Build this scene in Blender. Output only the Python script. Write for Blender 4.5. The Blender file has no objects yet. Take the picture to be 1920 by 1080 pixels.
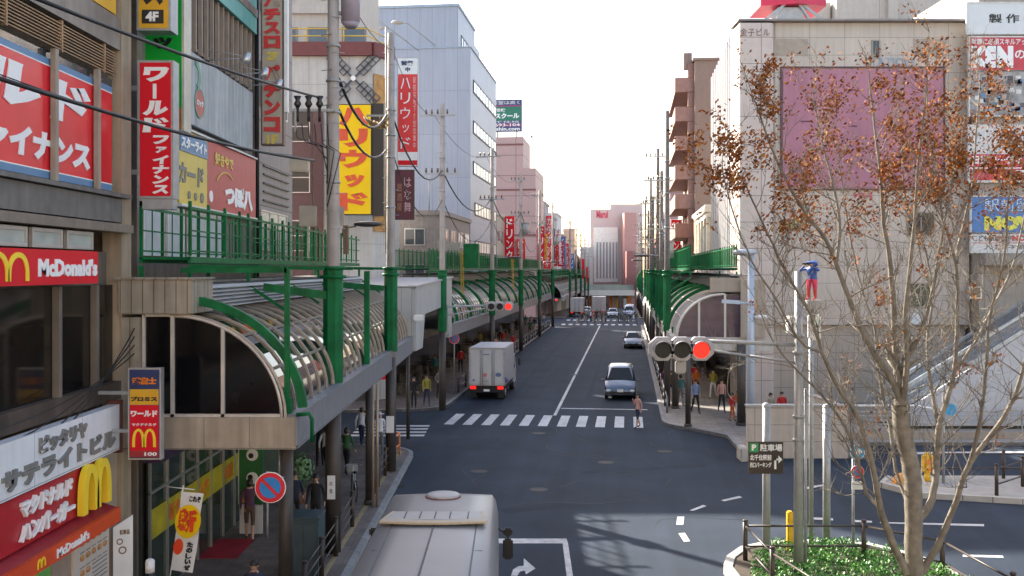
import bpy, bmesh, math, random
from mathutils import Vector, Matrix
R = math.radians
random.seed(7)
SC = bpy.context.scene
COL = SC.collection

# ---------------------------------------------------------------- camera, sky, sun, exposure
FPX, HZ, CH = 1870.0, 505.0, 7.4          # focal length and horizon in photo pixels, eye height in metres
cam = bpy.data.cameras.new('camera')
cam.sensor_width = 36; cam.lens = 36 * FPX / 1920
cam.shift_y = -(540 - HZ) / 1920
cam.clip_end = 3000
camo = bpy.data.objects.new('camera', cam); COL.objects.link(camo)
camo.location = (0, 0, CH); camo.rotation_euler = (R(90), 0, 0)
SC.camera = camo

SUN = Vector((-0.66, 0.75, 0.605)).normalized()      # towards the sun
EL = math.asin(SUN.z); AZ = math.atan2(SUN.x, SUN.y)
w = bpy.data.worlds.new('World'); SC.world = w; w.use_nodes = True
nt = w.node_tree
bg = nt.nodes['Background']
sky = nt.nodes.new('ShaderNodeTexSky'); sky.sky_type = 'NISHITA'; sky.sun_disc = False
sky.sun_elevation = EL; sky.sun_rotation = AZ
sky.air_density = 1.0; sky.dust_density = 2.6; sky.ozone_density = 0.8; sky.altitude = 0
wb = nt.nodes.new('ShaderNodeVectorMath'); wb.operation = 'MULTIPLY'; wb.inputs[1].default_value = (1.10, 1.0, .90)   # the camera's white balance
nt.links.new(sky.outputs[0], wb.inputs[0]); nt.links.new(wb.outputs[0], bg.inputs[0]); bg.inputs[1].default_value = 0.15
sl = bpy.data.lights.new('sun', 'SUN'); sl.energy = 4.6; sl.angle = R(0.7); sl.color = (1, .93, .82)
so = bpy.data.objects.new('sun', sl); COL.objects.link(so)
so.rotation_euler = (-SUN).to_track_quat('-Z', 'Y').to_euler()
SC.view_settings.view_transform = 'Standard'; SC.view_settings.look = 'None'
SC.view_settings.exposure = 1.8; SC.view_settings.gamma = 1

# ---------------------------------------------------------------- frames
TH = math.atan2(1178 - 960, FPX)                     # the far street bends right of the near block
NF = Matrix.Identity(4)
SF = Matrix.Rotation(-TH, 4, 'Z')                    # street frame (u across, v along)
CT, ST = math.cos(TH), math.sin(TH)
def X(px, Y): return (px - 960) / FPX * Y
def Z(py, Y): return CH - (py - HZ) / FPX * Y
def YX(px, x): return x * FPX / (px - 960)           # depth at which a pixel column meets the plane X = x
def YU(px, u): k = (px - 960) / FPX; return u / (k * CT - ST)
def VU(px, u):                                       # v at which a pixel column meets the plane u
    k = (px - 960) / FPX; y = YU(px, u); return k * y * ST + y * CT
def UV(x, y): return (x * CT - y * ST, x * ST + y * CT)
def SP(u, v, z=0): return SF @ Vector((u, v, z))
def gz(v): return 0.0 if v < 150 else -min((v - 150) * .022, 4.0)

# ---------------------------------------------------------------- materials
MATS = {}
def mat(name, c, r=.6, m=0.0, var=.12, sc=3.0, streak=0.0, bump=0.0, spec=.5, grid=None, emit=None, es=0, coat=0, alpha=1.0, dirt=0.0, speck=0.0, lane=0.0):
    if name in MATS: return MATS[name]
    M = bpy.data.materials.new(name); M.use_nodes = True
    t = M.node_tree; N = t.nodes; L = t.links
    b = N['Principled BSDF']
    b.inputs['Roughness'].default_value = r; b.inputs['Metallic'].default_value = m
    b.inputs['Specular IOR Level'].default_value = spec
    if coat: b.inputs['Coat Weight'].default_value = coat; b.inputs['Coat Roughness'].default_value = .06
    if alpha < 1: b.inputs['Alpha'].default_value = alpha
    tc = N.new('ShaderNodeTexCoord')
    col = None
    def rgb(c):
        n = N.new('ShaderNodeRGB'); n.outputs[0].default_value = (*c, 1); return n.outputs[0]
    col = rgb(c)
    if grid:                                         # panel joints: (width, height, joint, joint colour, tone change)
        gw, gh, gj, gc, gv = grid[:5]
        sep = N.new('ShaderNodeSeparateXYZ'); L.new(tc.outputs['Object'], sep.inputs[0])
        ad = N.new('ShaderNodeMath'); L.new(sep.outputs[0], ad.inputs[0]); L.new(sep.outputs[1], ad.inputs[1])
        cb = N.new('ShaderNodeCombineXYZ'); L.new(ad.outputs[0], cb.inputs[0]); L.new(sep.outputs[2], cb.inputs[1])
        if len(grid) > 5:
            L.new(sep.outputs[0], cb.inputs[0]); L.new(sep.outputs[1], cb.inputs[1])
        br = N.new('ShaderNodeTexBrick'); L.new(cb.outputs[0], br.inputs[0])
        br.offset = .5 if len(grid) > 5 and grid[5] == 'bond' else 0.0; br.squash = 1
        br.inputs['Scale'].default_value = 1; br.inputs['Mortar Size'].default_value = gj
        br.inputs['Mortar Smooth'].default_value = .2
        br.inputs['Brick Width'].default_value = gw; br.inputs['Row Height'].default_value = gh
        br.inputs['Color1'].default_value = (*c, 1)
        br.inputs['Color2'].default_value = (*[min(1, x * (1 - gv)) for x in c], 1)
        br.inputs['Mortar'].default_value = (*gc, 1)
        col = br.outputs[0]
    def mul(colsock, fac_sock, lo, hi):
        mr = N.new('ShaderNodeMapRange'); L.new(fac_sock, mr.inputs[0])
        mr.inputs[1].default_value = .3; mr.inputs[2].default_value = .7
        mr.inputs[3].default_value = lo; mr.inputs[4].default_value = hi
        vm = N.new('ShaderNodeVectorMath'); vm.operation = 'SCALE'
        L.new(colsock, vm.inputs[0]); L.new(mr.outputs[0], vm.inputs['Scale']); return vm.outputs[0]
    def noise(scale, det=4, stretch=None):
        n = N.new('ShaderNodeTexNoise'); n.inputs['Scale'].default_value = scale; n.inputs['Detail'].default_value = det
        if stretch:
            mp = N.new('ShaderNodeMapping'); mp.inputs['Scale'].default_value = stretch
            L.new(tc.outputs['Object'], mp.inputs[0]); L.new(mp.outputs[0], n.inputs[0])
        else: L.new(tc.outputs['Object'], n.inputs[0])
        return n.outputs[0]
    if var: col = mul(col, noise(sc), 1 - var, 1 + var)
    if streak: col = mul(col, noise(1.0, 5, (5, 5, .35)), 1 - streak, 1 + streak * .3)
    if lane: col = mul(col, noise(1.0, 5, (1.1, .03, 1)), 1 - lane, 1 + lane*.8)
    if dirt: col = mul(col, noise(.45, 6), 1 - dirt, 1 + dirt * .4)
    if speck: col = mul(col, noise(60, 2), 1 - speck, 1 + speck)
    L.new(col, b.inputs['Base Color'])
    if bump:
        bp = N.new('ShaderNodeBump'); bp.inputs['Strength'].default_value = bump; bp.inputs['Distance'].default_value = .02
        L.new(noise(sc * 6, 4), bp.inputs['Height']); L.new(bp.outputs[0], b.inputs['Normal'])
    if emit:
        b.inputs['Emission Color'].default_value = (*emit, 1); b.inputs['Emission Strength'].default_value = es
    MATS[name] = M; return M

# ---------------------------------------------------------------- mesh builder
class MB:
    def __init__(s): s.v = []; s.f = []; s.m = []; s.sm = []
    def add(s, vs, fs, m=0, smooth=False):
        o = len(s.v); s.v += [Vector(p) for p in vs]
        for f in fs: s.f.append([i + o for i in f]); s.m.append(m); s.sm.append(smooth)
        return s
    def box(s, x0, x1, y0, y1, z0, z1, m=0):
        if x0 > x1: x0, x1 = x1, x0
        if y0 > y1: y0, y1 = y1, y0
        if z0 > z1: z0, z1 = z1, z0
        return s.add([(x0,y0,z0),(x1,y0,z0),(x1,y1,z0),(x0,y1,z0),(x0,y0,z1),(x1,y0,z1),(x1,y1,z1),(x0,y1,z1)],
            [(0,3,2,1),(4,5,6,7),(0,1,5,4),(1,2,6,5),(2,3,7,6),(3,0,4,7)], m)
    def bbox(s, x0, x1, y0, y1, z0, z1, b=.02, m=0):       # box with bevelled edges
        bm = bmesh.new(); bmesh.ops.create_cube(bm, size=1)
        for v in bm.verts: v.co = Vector(((x0+x1)/2 + v.co.x*abs(x1-x0), (y0+y1)/2 + v.co.y*abs(y1-y0), (z0+z1)/2 + v.co.z*abs(z1-z0)))
        bmesh.ops.bevel(bm, geom=bm.edges[:], offset=b, segments=2, affect='EDGES')
        bm.verts.index_update()
        s.add([v.co.copy() for v in bm.verts], [[v.index for v in f.verts] for f in bm.faces], m); bm.free(); return s
    def prism(s, poly, axis, a0, a1, m=0):                # polygon in the two other axes, extruded along axis
        n = len(poly)
        def P(p, a): return {'x': (a, p[0], p[1]), 'y': (p[0], a, p[1]), 'z': (p[0], p[1], a)}[axis]
        vs = [P(p, a0) for p in poly] + [P(p, a1) for p in poly]
        fs = [list(range(n)), list(range(2*n-1, n-1, -1))] + [(i, i+n, (i+1) % n + n, (i+1) % n) for i in range(n)]
        return s.add(vs, fs, m)
    def tube(s, pts, r, n=8, m=0, smooth=True, caps=True):
        pts = [Vector(p) for p in pts]; rs = r if isinstance(r, (list, tuple)) else [r] * len(pts)
        vs = []; up = None
        for i, p in enumerate(pts):
            d = (pts[min(i+1, len(pts)-1)] - pts[max(i-1, 0)])
            if d.length < 1e-9: d = Vector((0,0,1))
            d.normalize()
            if up is None:
                a = Vector((0,0,1)) if abs(d.z) < .9 else Vector((1,0,0)); up = d.cross(a).normalized()
            else:
                up = (up - d * up.dot(d)); up.normalize()
            q = d.cross(up)
            for k in range(n):
                t = 2 * math.pi * k / n + math.pi / n
                vs.append(p + (up * math.cos(t) + q * math.sin(t)) * rs[i])
        fs = []
        for i in range(len(pts) - 1):
            for k in range(n): fs.append((i*n+k, i*n+(k+1) % n, (i+1)*n+(k+1) % n, (i+1)*n+k))
        s.add(vs, fs, m, smooth)
        if caps:
            o = len(s.v) - len(vs); e = o + (len(pts)-1) * n
            s.f.append([o+k for k in range(n-1, -1, -1)]); s.m.append(m); s.sm.append(False)
            s.f.append([e+k for k in range(n)]); s.m.append(m); s.sm.append(False)
        return s
    def ell(s, c, r, n=12, k=8, m=0, zmin=-1.0, rot=None):
        vs = []; fs = []
        a0 = math.asin(max(-1, zmin))
        for i in range(k+1):
            a = a0 + (math.pi/2 - a0) * i / k
            for j in range(n):
                t = 2*math.pi*j/n
                p = Vector((r[0]*math.cos(a)*math.cos(t), r[1]*math.cos(a)*math.sin(t), r[2]*math.sin(a)))
                if rot: p = rot @ p
                vs.append(Vector(c) + p)
        for i in range(k):
            for j in range(n): fs.append((i*n+j, i*n+(j+1) % n, (i+1)*n+(j+1) % n, (i+1)*n+j))
        s.add(vs, fs, m, True)
        return s
    def disc(s, c, r, nrm, th=.03, n=24, m=0, mf=None):       # flat round plate facing nrm
        nrm = Vector(nrm).normalized(); a = nrm.cross(Vector((0,0,1)))
        if a.length < .1: a = Vector((1,0,0))
        a.normalize(); b = nrm.cross(a); c = Vector(c); vs = []
        for d in (0, th):
            for k in range(n):
                t = 2*math.pi*k/n; vs.append(c + (a*math.cos(t) + b*math.sin(t)) * r + nrm * d)
        s.add(vs, [list(range(n-1,-1,-1)), list(range(n, 2*n))] + [(k, (k+1) % n, (k+1) % n + n, k+n) for k in range(n)], m)
        return s
    def beam(s, p, q, w, h, m=0):
        p = Vector(p); q = Vector(q); d = (q-p).normalized()
        a = d.cross(Vector((0,0,1)))
        if a.length < .05: a = Vector((1,0,0))
        a.normalize(); b = a.cross(d).normalized(); vs = []
        for c in (p, q):
            for sx, sz in ((-1,-1),(1,-1),(1,1),(-1,1)): vs.append(c + a*sx*w/2 + b*sz*h/2)
        return s.add(vs, [(0,1,2,3),(7,6,5,4),(0,4,5,1),(1,5,6,2),(2,6,7,3),(3,7,4,0)], m)
    def mesh(s, name, mats, off=Vector((0,0,0))):
        me = bpy.data.meshes.new(name)
        me.from_pydata([v - off for v in s.v], [], s.f)
        for x in mats: me.materials.append(x)
        me.polygons.foreach_set('material_index', s.m)
        me.polygons.foreach_set('use_smooth', s.sm)
        bm = bmesh.new(); bm.from_mesh(me); bmesh.ops.recalc_face_normals(bm, faces=bm.faces[:]); bm.to_mesh(me); bm.free()
        me.update(); return me

def aslist(m): return list(m) if isinstance(m, (list, tuple)) else [m]
class Thing:
    def __init__(s, name, label, cat, base=(0,0,0), frame=NF, group=None):
        s.base = Vector(base); s.frame = frame
        o = bpy.data.objects.new(name, None); COL.objects.link(o); s.o = o; o.empty_display_size = .3
        o.matrix_world = frame @ Matrix.Translation(s.base)
        o['label'] = label; o['category'] = cat
        if group: o['group'] = group
    def part(s, name, mb, mats, parent=None, label=None):
        me = mb.mesh(name, aslist(mats), s.base)
        o = bpy.data.objects.new(name, me); COL.objects.link(o); o.parent = parent or s.o
        if label: o['label'] = label
        return o
def solo(name, mb, mats, label=None, cat=None, frame=NF, base=(0,0,0), kind=None, group=None):   # a one-mesh thing
    me = mb.mesh(name, aslist(mats), Vector(base))
    o = bpy.data.objects.new(name, me); COL.objects.link(o); o.matrix_world = frame @ Matrix.Translation(Vector(base))
    if label: o['label'] = label
    if cat: o['category'] = cat
    if kind: o['kind'] = kind
    if group: o['group'] = group
    return o
def copy_tree(o, parent=None):
    c = o.copy(); COL.objects.link(c); c.parent = parent
    for ch in list(o.children):
        if ch.name in COL.objects: copy_tree(ch, c)
    return c

# ---------------------------------------------------------------- lettering: real text turned to a thin mesh and fitted into a rectangle of a plane
_TX = {}
def glyphs(body, bold=.02, sp=1.0):
    k = (body, bold, sp)
    if k in _TX: return _TX[k]
    c = bpy.data.curves.new('t', 'FONT'); c.body = body; c.extrude = .05; c.offset = bold; c.resolution_u = 2; c.space_character = sp
    o = bpy.data.objects.new('t', c); COL.objects.link(o)
    dg = bpy.context.evaluated_depsgraph_get(); dg.update()
    me = bpy.data.meshes.new_from_object(o.evaluated_get(dg))
    vs = [v.co.copy() for v in me.vertices]; fs = [list(p.vertices) for p in me.polygons]
    bpy.data.objects.remove(o); bpy.data.curves.remove(c); bpy.data.meshes.remove(me)
    xs = [v.x for v in vs]; ys = [v.y for v in vs]
    x0, x1, y0, y1 = min(xs), max(xs), min(ys), max(ys)
    vs = [Vector(((v.x-x0)/(x1-x0), (v.y-y0)/(y1-y0), v.z/.05)) for v in vs]
    _TX[k] = (vs, fs); return _TX[k]
class Plane:                                              # origin, right, up; normal points at the reader
    def __init__(s, o, r, u=(0,0,1)):
        s.o = Vector(o); s.r = Vector(r); s.u = Vector(u); s.n = s.r.cross(s.u).normalized()
    def p(s, a, b, d=0): return s.o + s.r*a + s.u*b + s.n*d
    def text(s, mb, body, a0, a1, b0, b1, d=.012, th=.008, m=0, bold=.02, shear=0, sp=1.0, curve=0):
        vs, fs = glyphs(body, bold, sp)
        mb.add([s.p(a0 + (a1-a0)*v.x + shear*(b1-b0)*v.y, b0 + (b1-b0)*v.y + curve*math.sin(math.pi*v.x), d + th*v.z) for v in vs], fs, m)
    def vtext(s, mb, body, a0, a1, b0, b1, d=.012, th=.008, m=0, bold=.02, gap=.12, shear=0):   # top to bottom, one sign under another
        n = len(body); h = (b1-b0)/n
        for i, ch in enumerate(body):
            if ch == ' ': continue
            t1 = b1 - h*i - h*gap/2; t0 = b1 - h*(i+1) + h*gap/2
            if ch == 'ー': s.rect(mb, (a0+a1)/2 - (a1-a0)*.07, (a0+a1)/2 + (a1-a0)*.07, t0, t1, d, th, m)
            elif ch in 'ァャュョッィ' : s.text(mb, ch, a0+(a1-a0)*.2, a1-(a1-a0)*.12, t0+h*.1, t1-h*.15, d, th, m, bold, shear)
            else: s.text(mb, ch, a0, a1, t0, t1, d, th, m, bold, shear)
    def rect(s, mb, a0, a1, b0, b1, d=0, th=.01, m=0):
        vs = [s.p(a, b, dd) for dd in (d-th, d+th) for a, b in ((a0,b0),(a1,b0),(a1,b1),(a0,b1))]
        mb.add(vs, [(3,2,1,0),(4,5,6,7),(0,1,5,4),(1,2,6,5),(2,3,7,6),(3,0,4,7)], m)
    def poly(s, mb, pts, d=0, th=.01, m=0):
        n = len(pts); vs = [s.p(a, b, dd) for dd in (d-th, d+th) for a, b in pts]
        mb.add(vs, [list(range(n-1,-1,-1)), list(range(n, 2*n))] + [(i, (i+1) % n, (i+1) % n + n, i+n) for i in range(n)], m)
    def ring(s, mb, ca, cb, r0, r1, d=0, th=.01, m=0, n=24, a0=0, a1=360, ky=1.0):
        vs = []; full = (a1-a0 >= 360); k = n if full else n+1
        for i in range(k):
            t = R(a0 + (a1-a0)*i/n)
            for rr in (r0, r1):
                for dd in (d-th, d+th): vs.append(s.p(ca + rr*math.cos(t), cb + rr*ky*math.sin(t), dd))
        fs = []
        for i in range(n):
            a = i*4; b = ((i+1) % k)*4
            fs += [(a+1, a+3, b+3, b+1), (a, b, b+2, a+2), (a, a+1, b+1, b), (a+2, b+2, b+3, a+3)]
        mb.add(vs, fs, m)
    def circ(s, mb, ca, cb, r, d=0, th=.01, m=0, n=24, ky=1.0):
        s.poly(mb, [(ca + r*math.cos(2*math.pi*i/n), cb + r*ky*math.sin(2*math.pi*i/n)) for i in range(n)], d, th, m)
    def arches(s, mb, a0, a1, b0, b1, d, th, w, m=0):      # the double golden arch
        mid = (a0+a1)/2
        for c0, c1 in ((a0, mid), (mid, a1)):
            c = (c0+c1)/2; hw = (c1-c0)/2; out = []; inn = []
            for i in range(21):
                t = math.pi*i/20
                out.append((c - (hw+w*.25)*math.cos(t), b0 + (b1-b0)*math.sin(t)**.62))
                inn.append((c - (hw-w*.75)*math.cos(t), b0 + (b1-b0-w*.9)*math.sin(t)**.62))
            for i in range(20): s.poly(mb, [out[i], out[i+1], inn[i+1], inn[i]], d, th, m)

# ---------------------------------------------------------------- palette
asphalt = mat('asphalt', (.024,.0355,.055), .85, spec=.25, var=.14, sc=.35, dirt=.2, speck=.22, bump=.25, lane=.22)
asphalt_patch = mat('asphalt_patch', (.029,.039,.057), .85, spec=.25, var=.12, sc=.5, dirt=.2, speck=.22)
paint = mat('road_paint', (.52,.52,.53), .7, var=.22, sc=5, speck=.2, dirt=.25)
concrete = mat('concrete', (.38,.37,.35), .85, var=.12, dirt=.18, speck=.05)
kerbm = mat('kerb_stone', (.27,.27,.27), .85, var=.15, sc=2, grid=(.6,5,.012,(.12,.12,.12),.1), speck=.1)
kerby = mat('kerb_ochre', (.33,.25,.13), .8, var=.15, speck=.1)
paving = mat('paving', (.20,.16,.145), .85, var=.16, sc=1.5, dirt=.3, grid=(.3,.3,.006,(.09,.08,.07),.25,'flat'), speck=.08)
paving_r = mat('paving_pale', (.34,.30,.27), .85, var=.12, sc=1.5, dirt=.25, grid=(.6,.3,.008,(.15,.13,.12),.2,'flat'), speck=.08)
green = mat('green_paint', (.003,.135,.042), .5, var=.28, sc=2.5, streak=.25, dirt=.2, spec=.22)
rib_m = mat('rib_metal', (.36,.34,.32), .35, m=.6, var=.1)
fascia_m = mat('fascia_metal', (.20,.20,.215), .5, var=.1, streak=.2, grid=(1.8,3,.008,(.08,.08,.08),.04))
fascia_b = mat('fascia_beige', (.36,.30,.235), .6, var=.1, streak=.3, grid=(.9,3,.008,(.12,.11,.09),.06))
smoke = mat('smoked_glazing', (.04,.04,.045), .09, var=.3, sc=1.2, spec=.8)
smoke_t = mat('smoked_glazing_clear', (.014,.014,.017), .05, var=.2, spec=1.0, alpha=.88)
darkgl = mat('dark_glass', (.02,.022,.025), .06, var=.1, spec=.6)
winglass = mat('window_glass', (.05,.06,.07), .08, var=.3, sc=.8, spec=.9)
pale_gl = mat('pale_window', (.62,.66,.68), .25, var=.2, sc=2)
alum = mat('aluminium', (.5,.5,.5), .35, m=.7, var=.08)
alum_d = mat('aluminium_bronze', (.22,.19,.16), .45, m=.4, var=.15, streak=.2)
galv = mat('galvanised_steel', (.33,.34,.35), .45, m=.3, var=.1, sc=6)
pole_m = mat('pole_concrete', (.37,.33,.30), .85, var=.12, sc=2, streak=.2, speck=.1)
pole_d = mat('column_brown', (.055,.045,.038), .5, var=.15, sc=3)
white_p = mat('white_paint', (.78,.78,.77), .45, var=.05, streak=.06)
offwhite = mat('offwhite_board', (.62,.62,.60), .5, var=.08, streak=.15)
red = mat('sign_red', (.62,.010,.022), .45, var=.06, sc=1, spec=.2)
red_d = mat('sign_red_dark', (.30,.02,.03), .45, var=.08)
red_lit = mat('red_letter', (.55,.03,.03), .4, var=.05)
yellow = mat('sign_yellow', (.82,.55,.008), .45, var=.05, sc=1, spec=.2)
yellow_o = mat('sign_amber', (.66,.36,.02), .4, var=.06)
yellow_m = mat('sign_mustard', (.6,.46,.07), .45, var=.08)
orange = mat('orange', (.75,.20,.02), .45, var=.06)
signgreen = mat('sign_green', (.008,.36,.04), .45, var=.06, sc=1, spec=.2)
blue = mat('sign_blue', (.03,.13,.40), .4, var=.05)
blue_g = mat('grey_blue', (.10,.22,.38), .45, var=.06)
navy = mat('navy', (.02,.035,.12), .45, var=.05)
cyan = mat('cyan_blue', (.02,.32,.62), .35, var=.03)
teal = mat('teal', (.10,.33,.30), .5, var=.12)
black = mat('black', (.012,.012,.012), .45, var=.1)
rubber = mat('rubber', (.02,.02,.02), .85, var=.1)
brown_m = mat('brown_metal', (.05,.035,.028), .45, var=.12)
white_l = mat('white_letter', (.80,.80,.80), .45, var=.02)
grey_l = mat('grey_letter', (.18,.18,.17), .5, var=.05)
yel_l = mat('yellow_letter', (.85,.62,.03), .4, var=.02)
beige_w = mat('beige_wall', (.33,.28,.22), .8, var=.08, streak=.18, dirt=.15)
cable_m = mat('cable', (.012,.012,.013), .55, var=.1)
box_grey = mat('grey_box', (.33,.33,.32), .5, var=.1, streak=.15)
# ---------------------------------------------------------------- ground, roads, pavements
def strip(mb, pts, w, z0, z1, m=0, side=0):               # flat band following a polyline; side -1/0/1 shifts it
    P = [Vector((p[0], p[1], 0)) for p in pts]; L_ = []; R_ = []
    for i, p in enumerate(P):
        d = (P[min(i+1, len(P)-1)] - P[max(i-1, 0)]).normalized(); n = Vector((-d.y, d.x, 0))
        L_.append(p + n*(w/2 + side*w/2)); R_.append(p - n*(w/2 - side*w/2))
    for i in range(len(P)-1):
        q = [L_[i], L_[i+1], R_[i+1], R_[i]]
        vs = [(a.x, a.y, z0) for a in q] + [(a.x, a.y, z1) for a in q]
        mb.add(vs, [(0,1,2,3),(7,6,5,4),(0,4,5,1),(2,6,7,3)] + ([(3,7,4,0)] if i == 0 else []) + ([(1,5,6,2)] if i == len(P)-2 else []), m)
def arc(cx, cy, r, a0, a1, n=8): return [(cx + r*math.cos(R(a0+(a1-a0)*i/n)), cy + r*math.sin(R(a0+(a1-a0)*i/n))) for i in range(n+1)]

g = MB(); prof = [(-60,0),(150,0),(332,-4.0),(900,-4.0)]
for (v0,z0),(v1,z1) in zip(prof, prof[1:]):
    g.add([(-400,v0,z0-.03),(400,v0,z0-.03),(400,v1,z1-.03),(-400,v1,z1-.03)], [(0,1,2,3)])
solo('ground', g, concrete, frame=SF, kind='structure')
g = MB()
for (v0,z0),(v1,z1) in zip(prof[:3], prof[1:3]): g.add([(-9.65,v0,z0),(1.6,v0,z0),(1.6,v1,z1),(-9.65,v1,z1)] if v0 > 100 else
    [(-60,v0,z0),(60,v0,z0),(60,v1,z1),(-60,v1,z1)], [(0,1,2,3)])
solo('road', g, asphalt, frame=SF, kind='structure')
g = MB(); g.add([(-9.0,62,.003),(-6.6,62,.003),(-6.9,132,.003),(-8.8,132,.003)], [(0,1,2,3)])
g.add([(-.3,50,.003),(1.3,50,.003),(1.3,128,.003),(-.2,128,.003)], [(0,1,2,3)])
solo('road_patch', g, asphalt_patch, frame=SF, kind='structure')

# pavements (photo frame near, street frame beyond the side street)
g = MB(); kl = [(-4.05,-5),(-4.05,39.2)] + arc(-5.85,39.2,1.8,0,70,6) + [(-7.9,41.7),(-16,43.2)]
g.prism([(-16,-5)] + kl, 'z', -.02, .15); solo('pavement', g, paving, kind='structure')
g = MB(); strip(g, [(x, y) for x, y in kl], .16, -.01, .162, 0, -1); solo('kerb', g, kerbm, kind='structure')
g = MB(); strip(g, [(x-.42 if i < 3 else x-.3, y-.05*i) for i, (x, y) in enumerate(kl[:6])], .14, .15, .156, 0); solo('kerb_line', g, kerby, kind='structure')
g = MB(); kl2 = [(-30,49.0),(-12.6,50.3)] + arc(-11.9,53.0,2.3,-95,0,8)[0:] + [(-9.65,60),(-9.65,131)]
g.prism(kl2 + [(-30,131)], 'z', -.02, .15); solo('pavement', g, paving, frame=SF, kind='structure')
g = MB(); strip(g, kl2, .18, -.01, .162, 0, 1); solo('kerb', g, kerbm, frame=SF, kind='structure')
# right far pavement, corner rounding to the cross street
kr = [(1.6,131),(1.6,48.5)] + arc(4.1,48.5,2.5,180,240,6) + [(4.3,44.4),(4.5,39.9),(9.4,40.4),(9.6,43.2),(60,49)]
g = MB(); g.prism(kr + [(60,131)], 'z', -.02, .15); solo('pavement', g, paving_r, frame=SF, kind='structure')
g = MB(); strip(g, kr, .18, -.01, .162, 0, 1); solo('kerb', g, kerbm, frame=SF, kind='structure')
for s_, (a, b) in ((0, (-30,-9.65)), (1, (1.6,40))):
    g = MB(); q = [(a,150),(b,150),(b,332),(a,332)]
    g.add([(x,y,z+gz(y)) for z in (-.02,.15) for x,y in q], [(0,1,2,3),(7,6,5,4),(0,4,5,1),(1,5,6,2),(2,6,7,3),(3,7,4,0)])
    solo('pavement', g, paving, frame=SF, kind='structure')

# painted marks
def mark(quads, frame=NF, name='road_marking', z=.004):
    g = MB()
    for q in quads: g.add([(x, y, z) for x, y in q], [tuple(range(len(q)))])
    return solo(name, g, paint, frame=frame, kind='structure')
def rq(x0, x1, y0, y1): return [(x0,y0),(x1,y0),(x1,y1),(x0,y1)]
mark([rq(-8.75+.9*i, -8.3+.9*i, 46.9, 50.4) for i in range(11)], SF)
mark([rq(-3.78,-3.62, 50.4, 131), rq(-3.55,1.0, 52.9, 53.15)], SF)
mark([rq(-7.2, -3.9, 44.2+.9*i, 44.65+.9*i) for i in range(4)])
for v in (132.6, 144.0): mark([rq(-8.9+.95*i, -8.4+.95*i, v, v+2.8) for i in range(11)], SF)
def G(px, py): y = CH*FPX/(py-HZ); return ((px-960)/FPX*y, y)
mark([[G(932,1019), G(1065,1019), G(1062,1010), G(932,1010)], [G(1055,1019), G(1065,1019), G(1075,1085), G(1063,1085)]])
mark([[G(958,1080), G(962,1068), G(972,1062), G(982,1061), G(982,1047), G(1004,1066), G(986,1077), G(984,1070), G(975,1072), G(970,1080)]])
for q in ([(1268,984),(1281,984),(1283,969),(1270,969)], [(1272,1000),(1284,999),(1294,1015),(1282,1016)], [(1293,957),(1300,958),(1325,949),(1318,947)],
          [(1352,938),(1358,940),(1392,933),(1386,930)], [(1805,1040),(1880,1042),(1882,1046),(1805,1044)], [(1650,979),(1845,983),(1845,987),(1650,981)],
          [(1523,970),(1562,972),(1562,976),(1523,974)], [(1602,975),(1635,977),(1635,980),(1602,979)], [(1512,913),(1546,908),(1546,911),(1512,917)], [(1658,1037),(1700,1038),(1700,1042),(1658,1041)],
          [(1700,848),(1925,846),(1925,850),(1700,852)]):
    mark([[G(*p) for p in q]])

# planted island
isl = [(5.35,24.2)] + [(5.6,25.0),(6.1,25.8),(6.9,26.3),(8.2,26.4),(9.3,26.1),(10.0,25.2),(10.4,24.2),(10.6,21),(9.9,18.4),(8,17.3),(6,18.4),(5.4,20.5),(5.35,24.2)]
g = MB(); g.prism(isl[:-1], 'z', -.02, .17); solo('island', g, mat('soil', (.06,.045,.03), .9, var=.3), kind='structure')
g = MB(); strip(g, isl, .22, -.01, .2, 0, 1); solo('kerb', g, mat('kerb_pale', (.42,.41,.38), .8, var=.12, grid=(.6,5,.014,(.15,.15,.15),.1)), kind='structure')
g = MB(); random.seed(11)
for i in range(14000):
    x = random.uniform(5.4,10.5); y = random.uniform(20.4,26.2)
    if (x-7.95)**2/6.2 + (y-22)**2/17 > 1: continue
    z = .2 + random.random()**.7*.28*(1 + .5*math.sin(x*4)*math.cos(y*3)); s_ = random.uniform(.025,.05)
    d = Vector((random.gauss(0,1), random.gauss(0,1), random.gauss(.8,.6))).normalized(); e = d.orthogonal().normalized(); f = d.cross(e)
    c = Vector((x,y,z)); g.add([c-e*s_, c-f*s_*.6, c+e*s_, c+f*s_*.6], [(0,1,2,3)], 0 if random.random() < .6 else 1)
solo('ground_cover', g, [mat('leaf_green', (.05,.19,.025), .5, var=.3, sc=9), mat('leaf_green_pale', (.13,.32,.05), .45, var=.3, sc=9)], 'low green ground cover filling the planted island', 'ground cover', kind='stuff')
# paved apron round the island and light grey traffic area behind it
g = MB(); g.add([(4.7,22.6,.003),(5.4,24.8,.003),(5.2,16,.003),(4.2,16,.003)], [(0,1,2,3)]); solo('apron', g, concrete, kind='structure')

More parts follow.
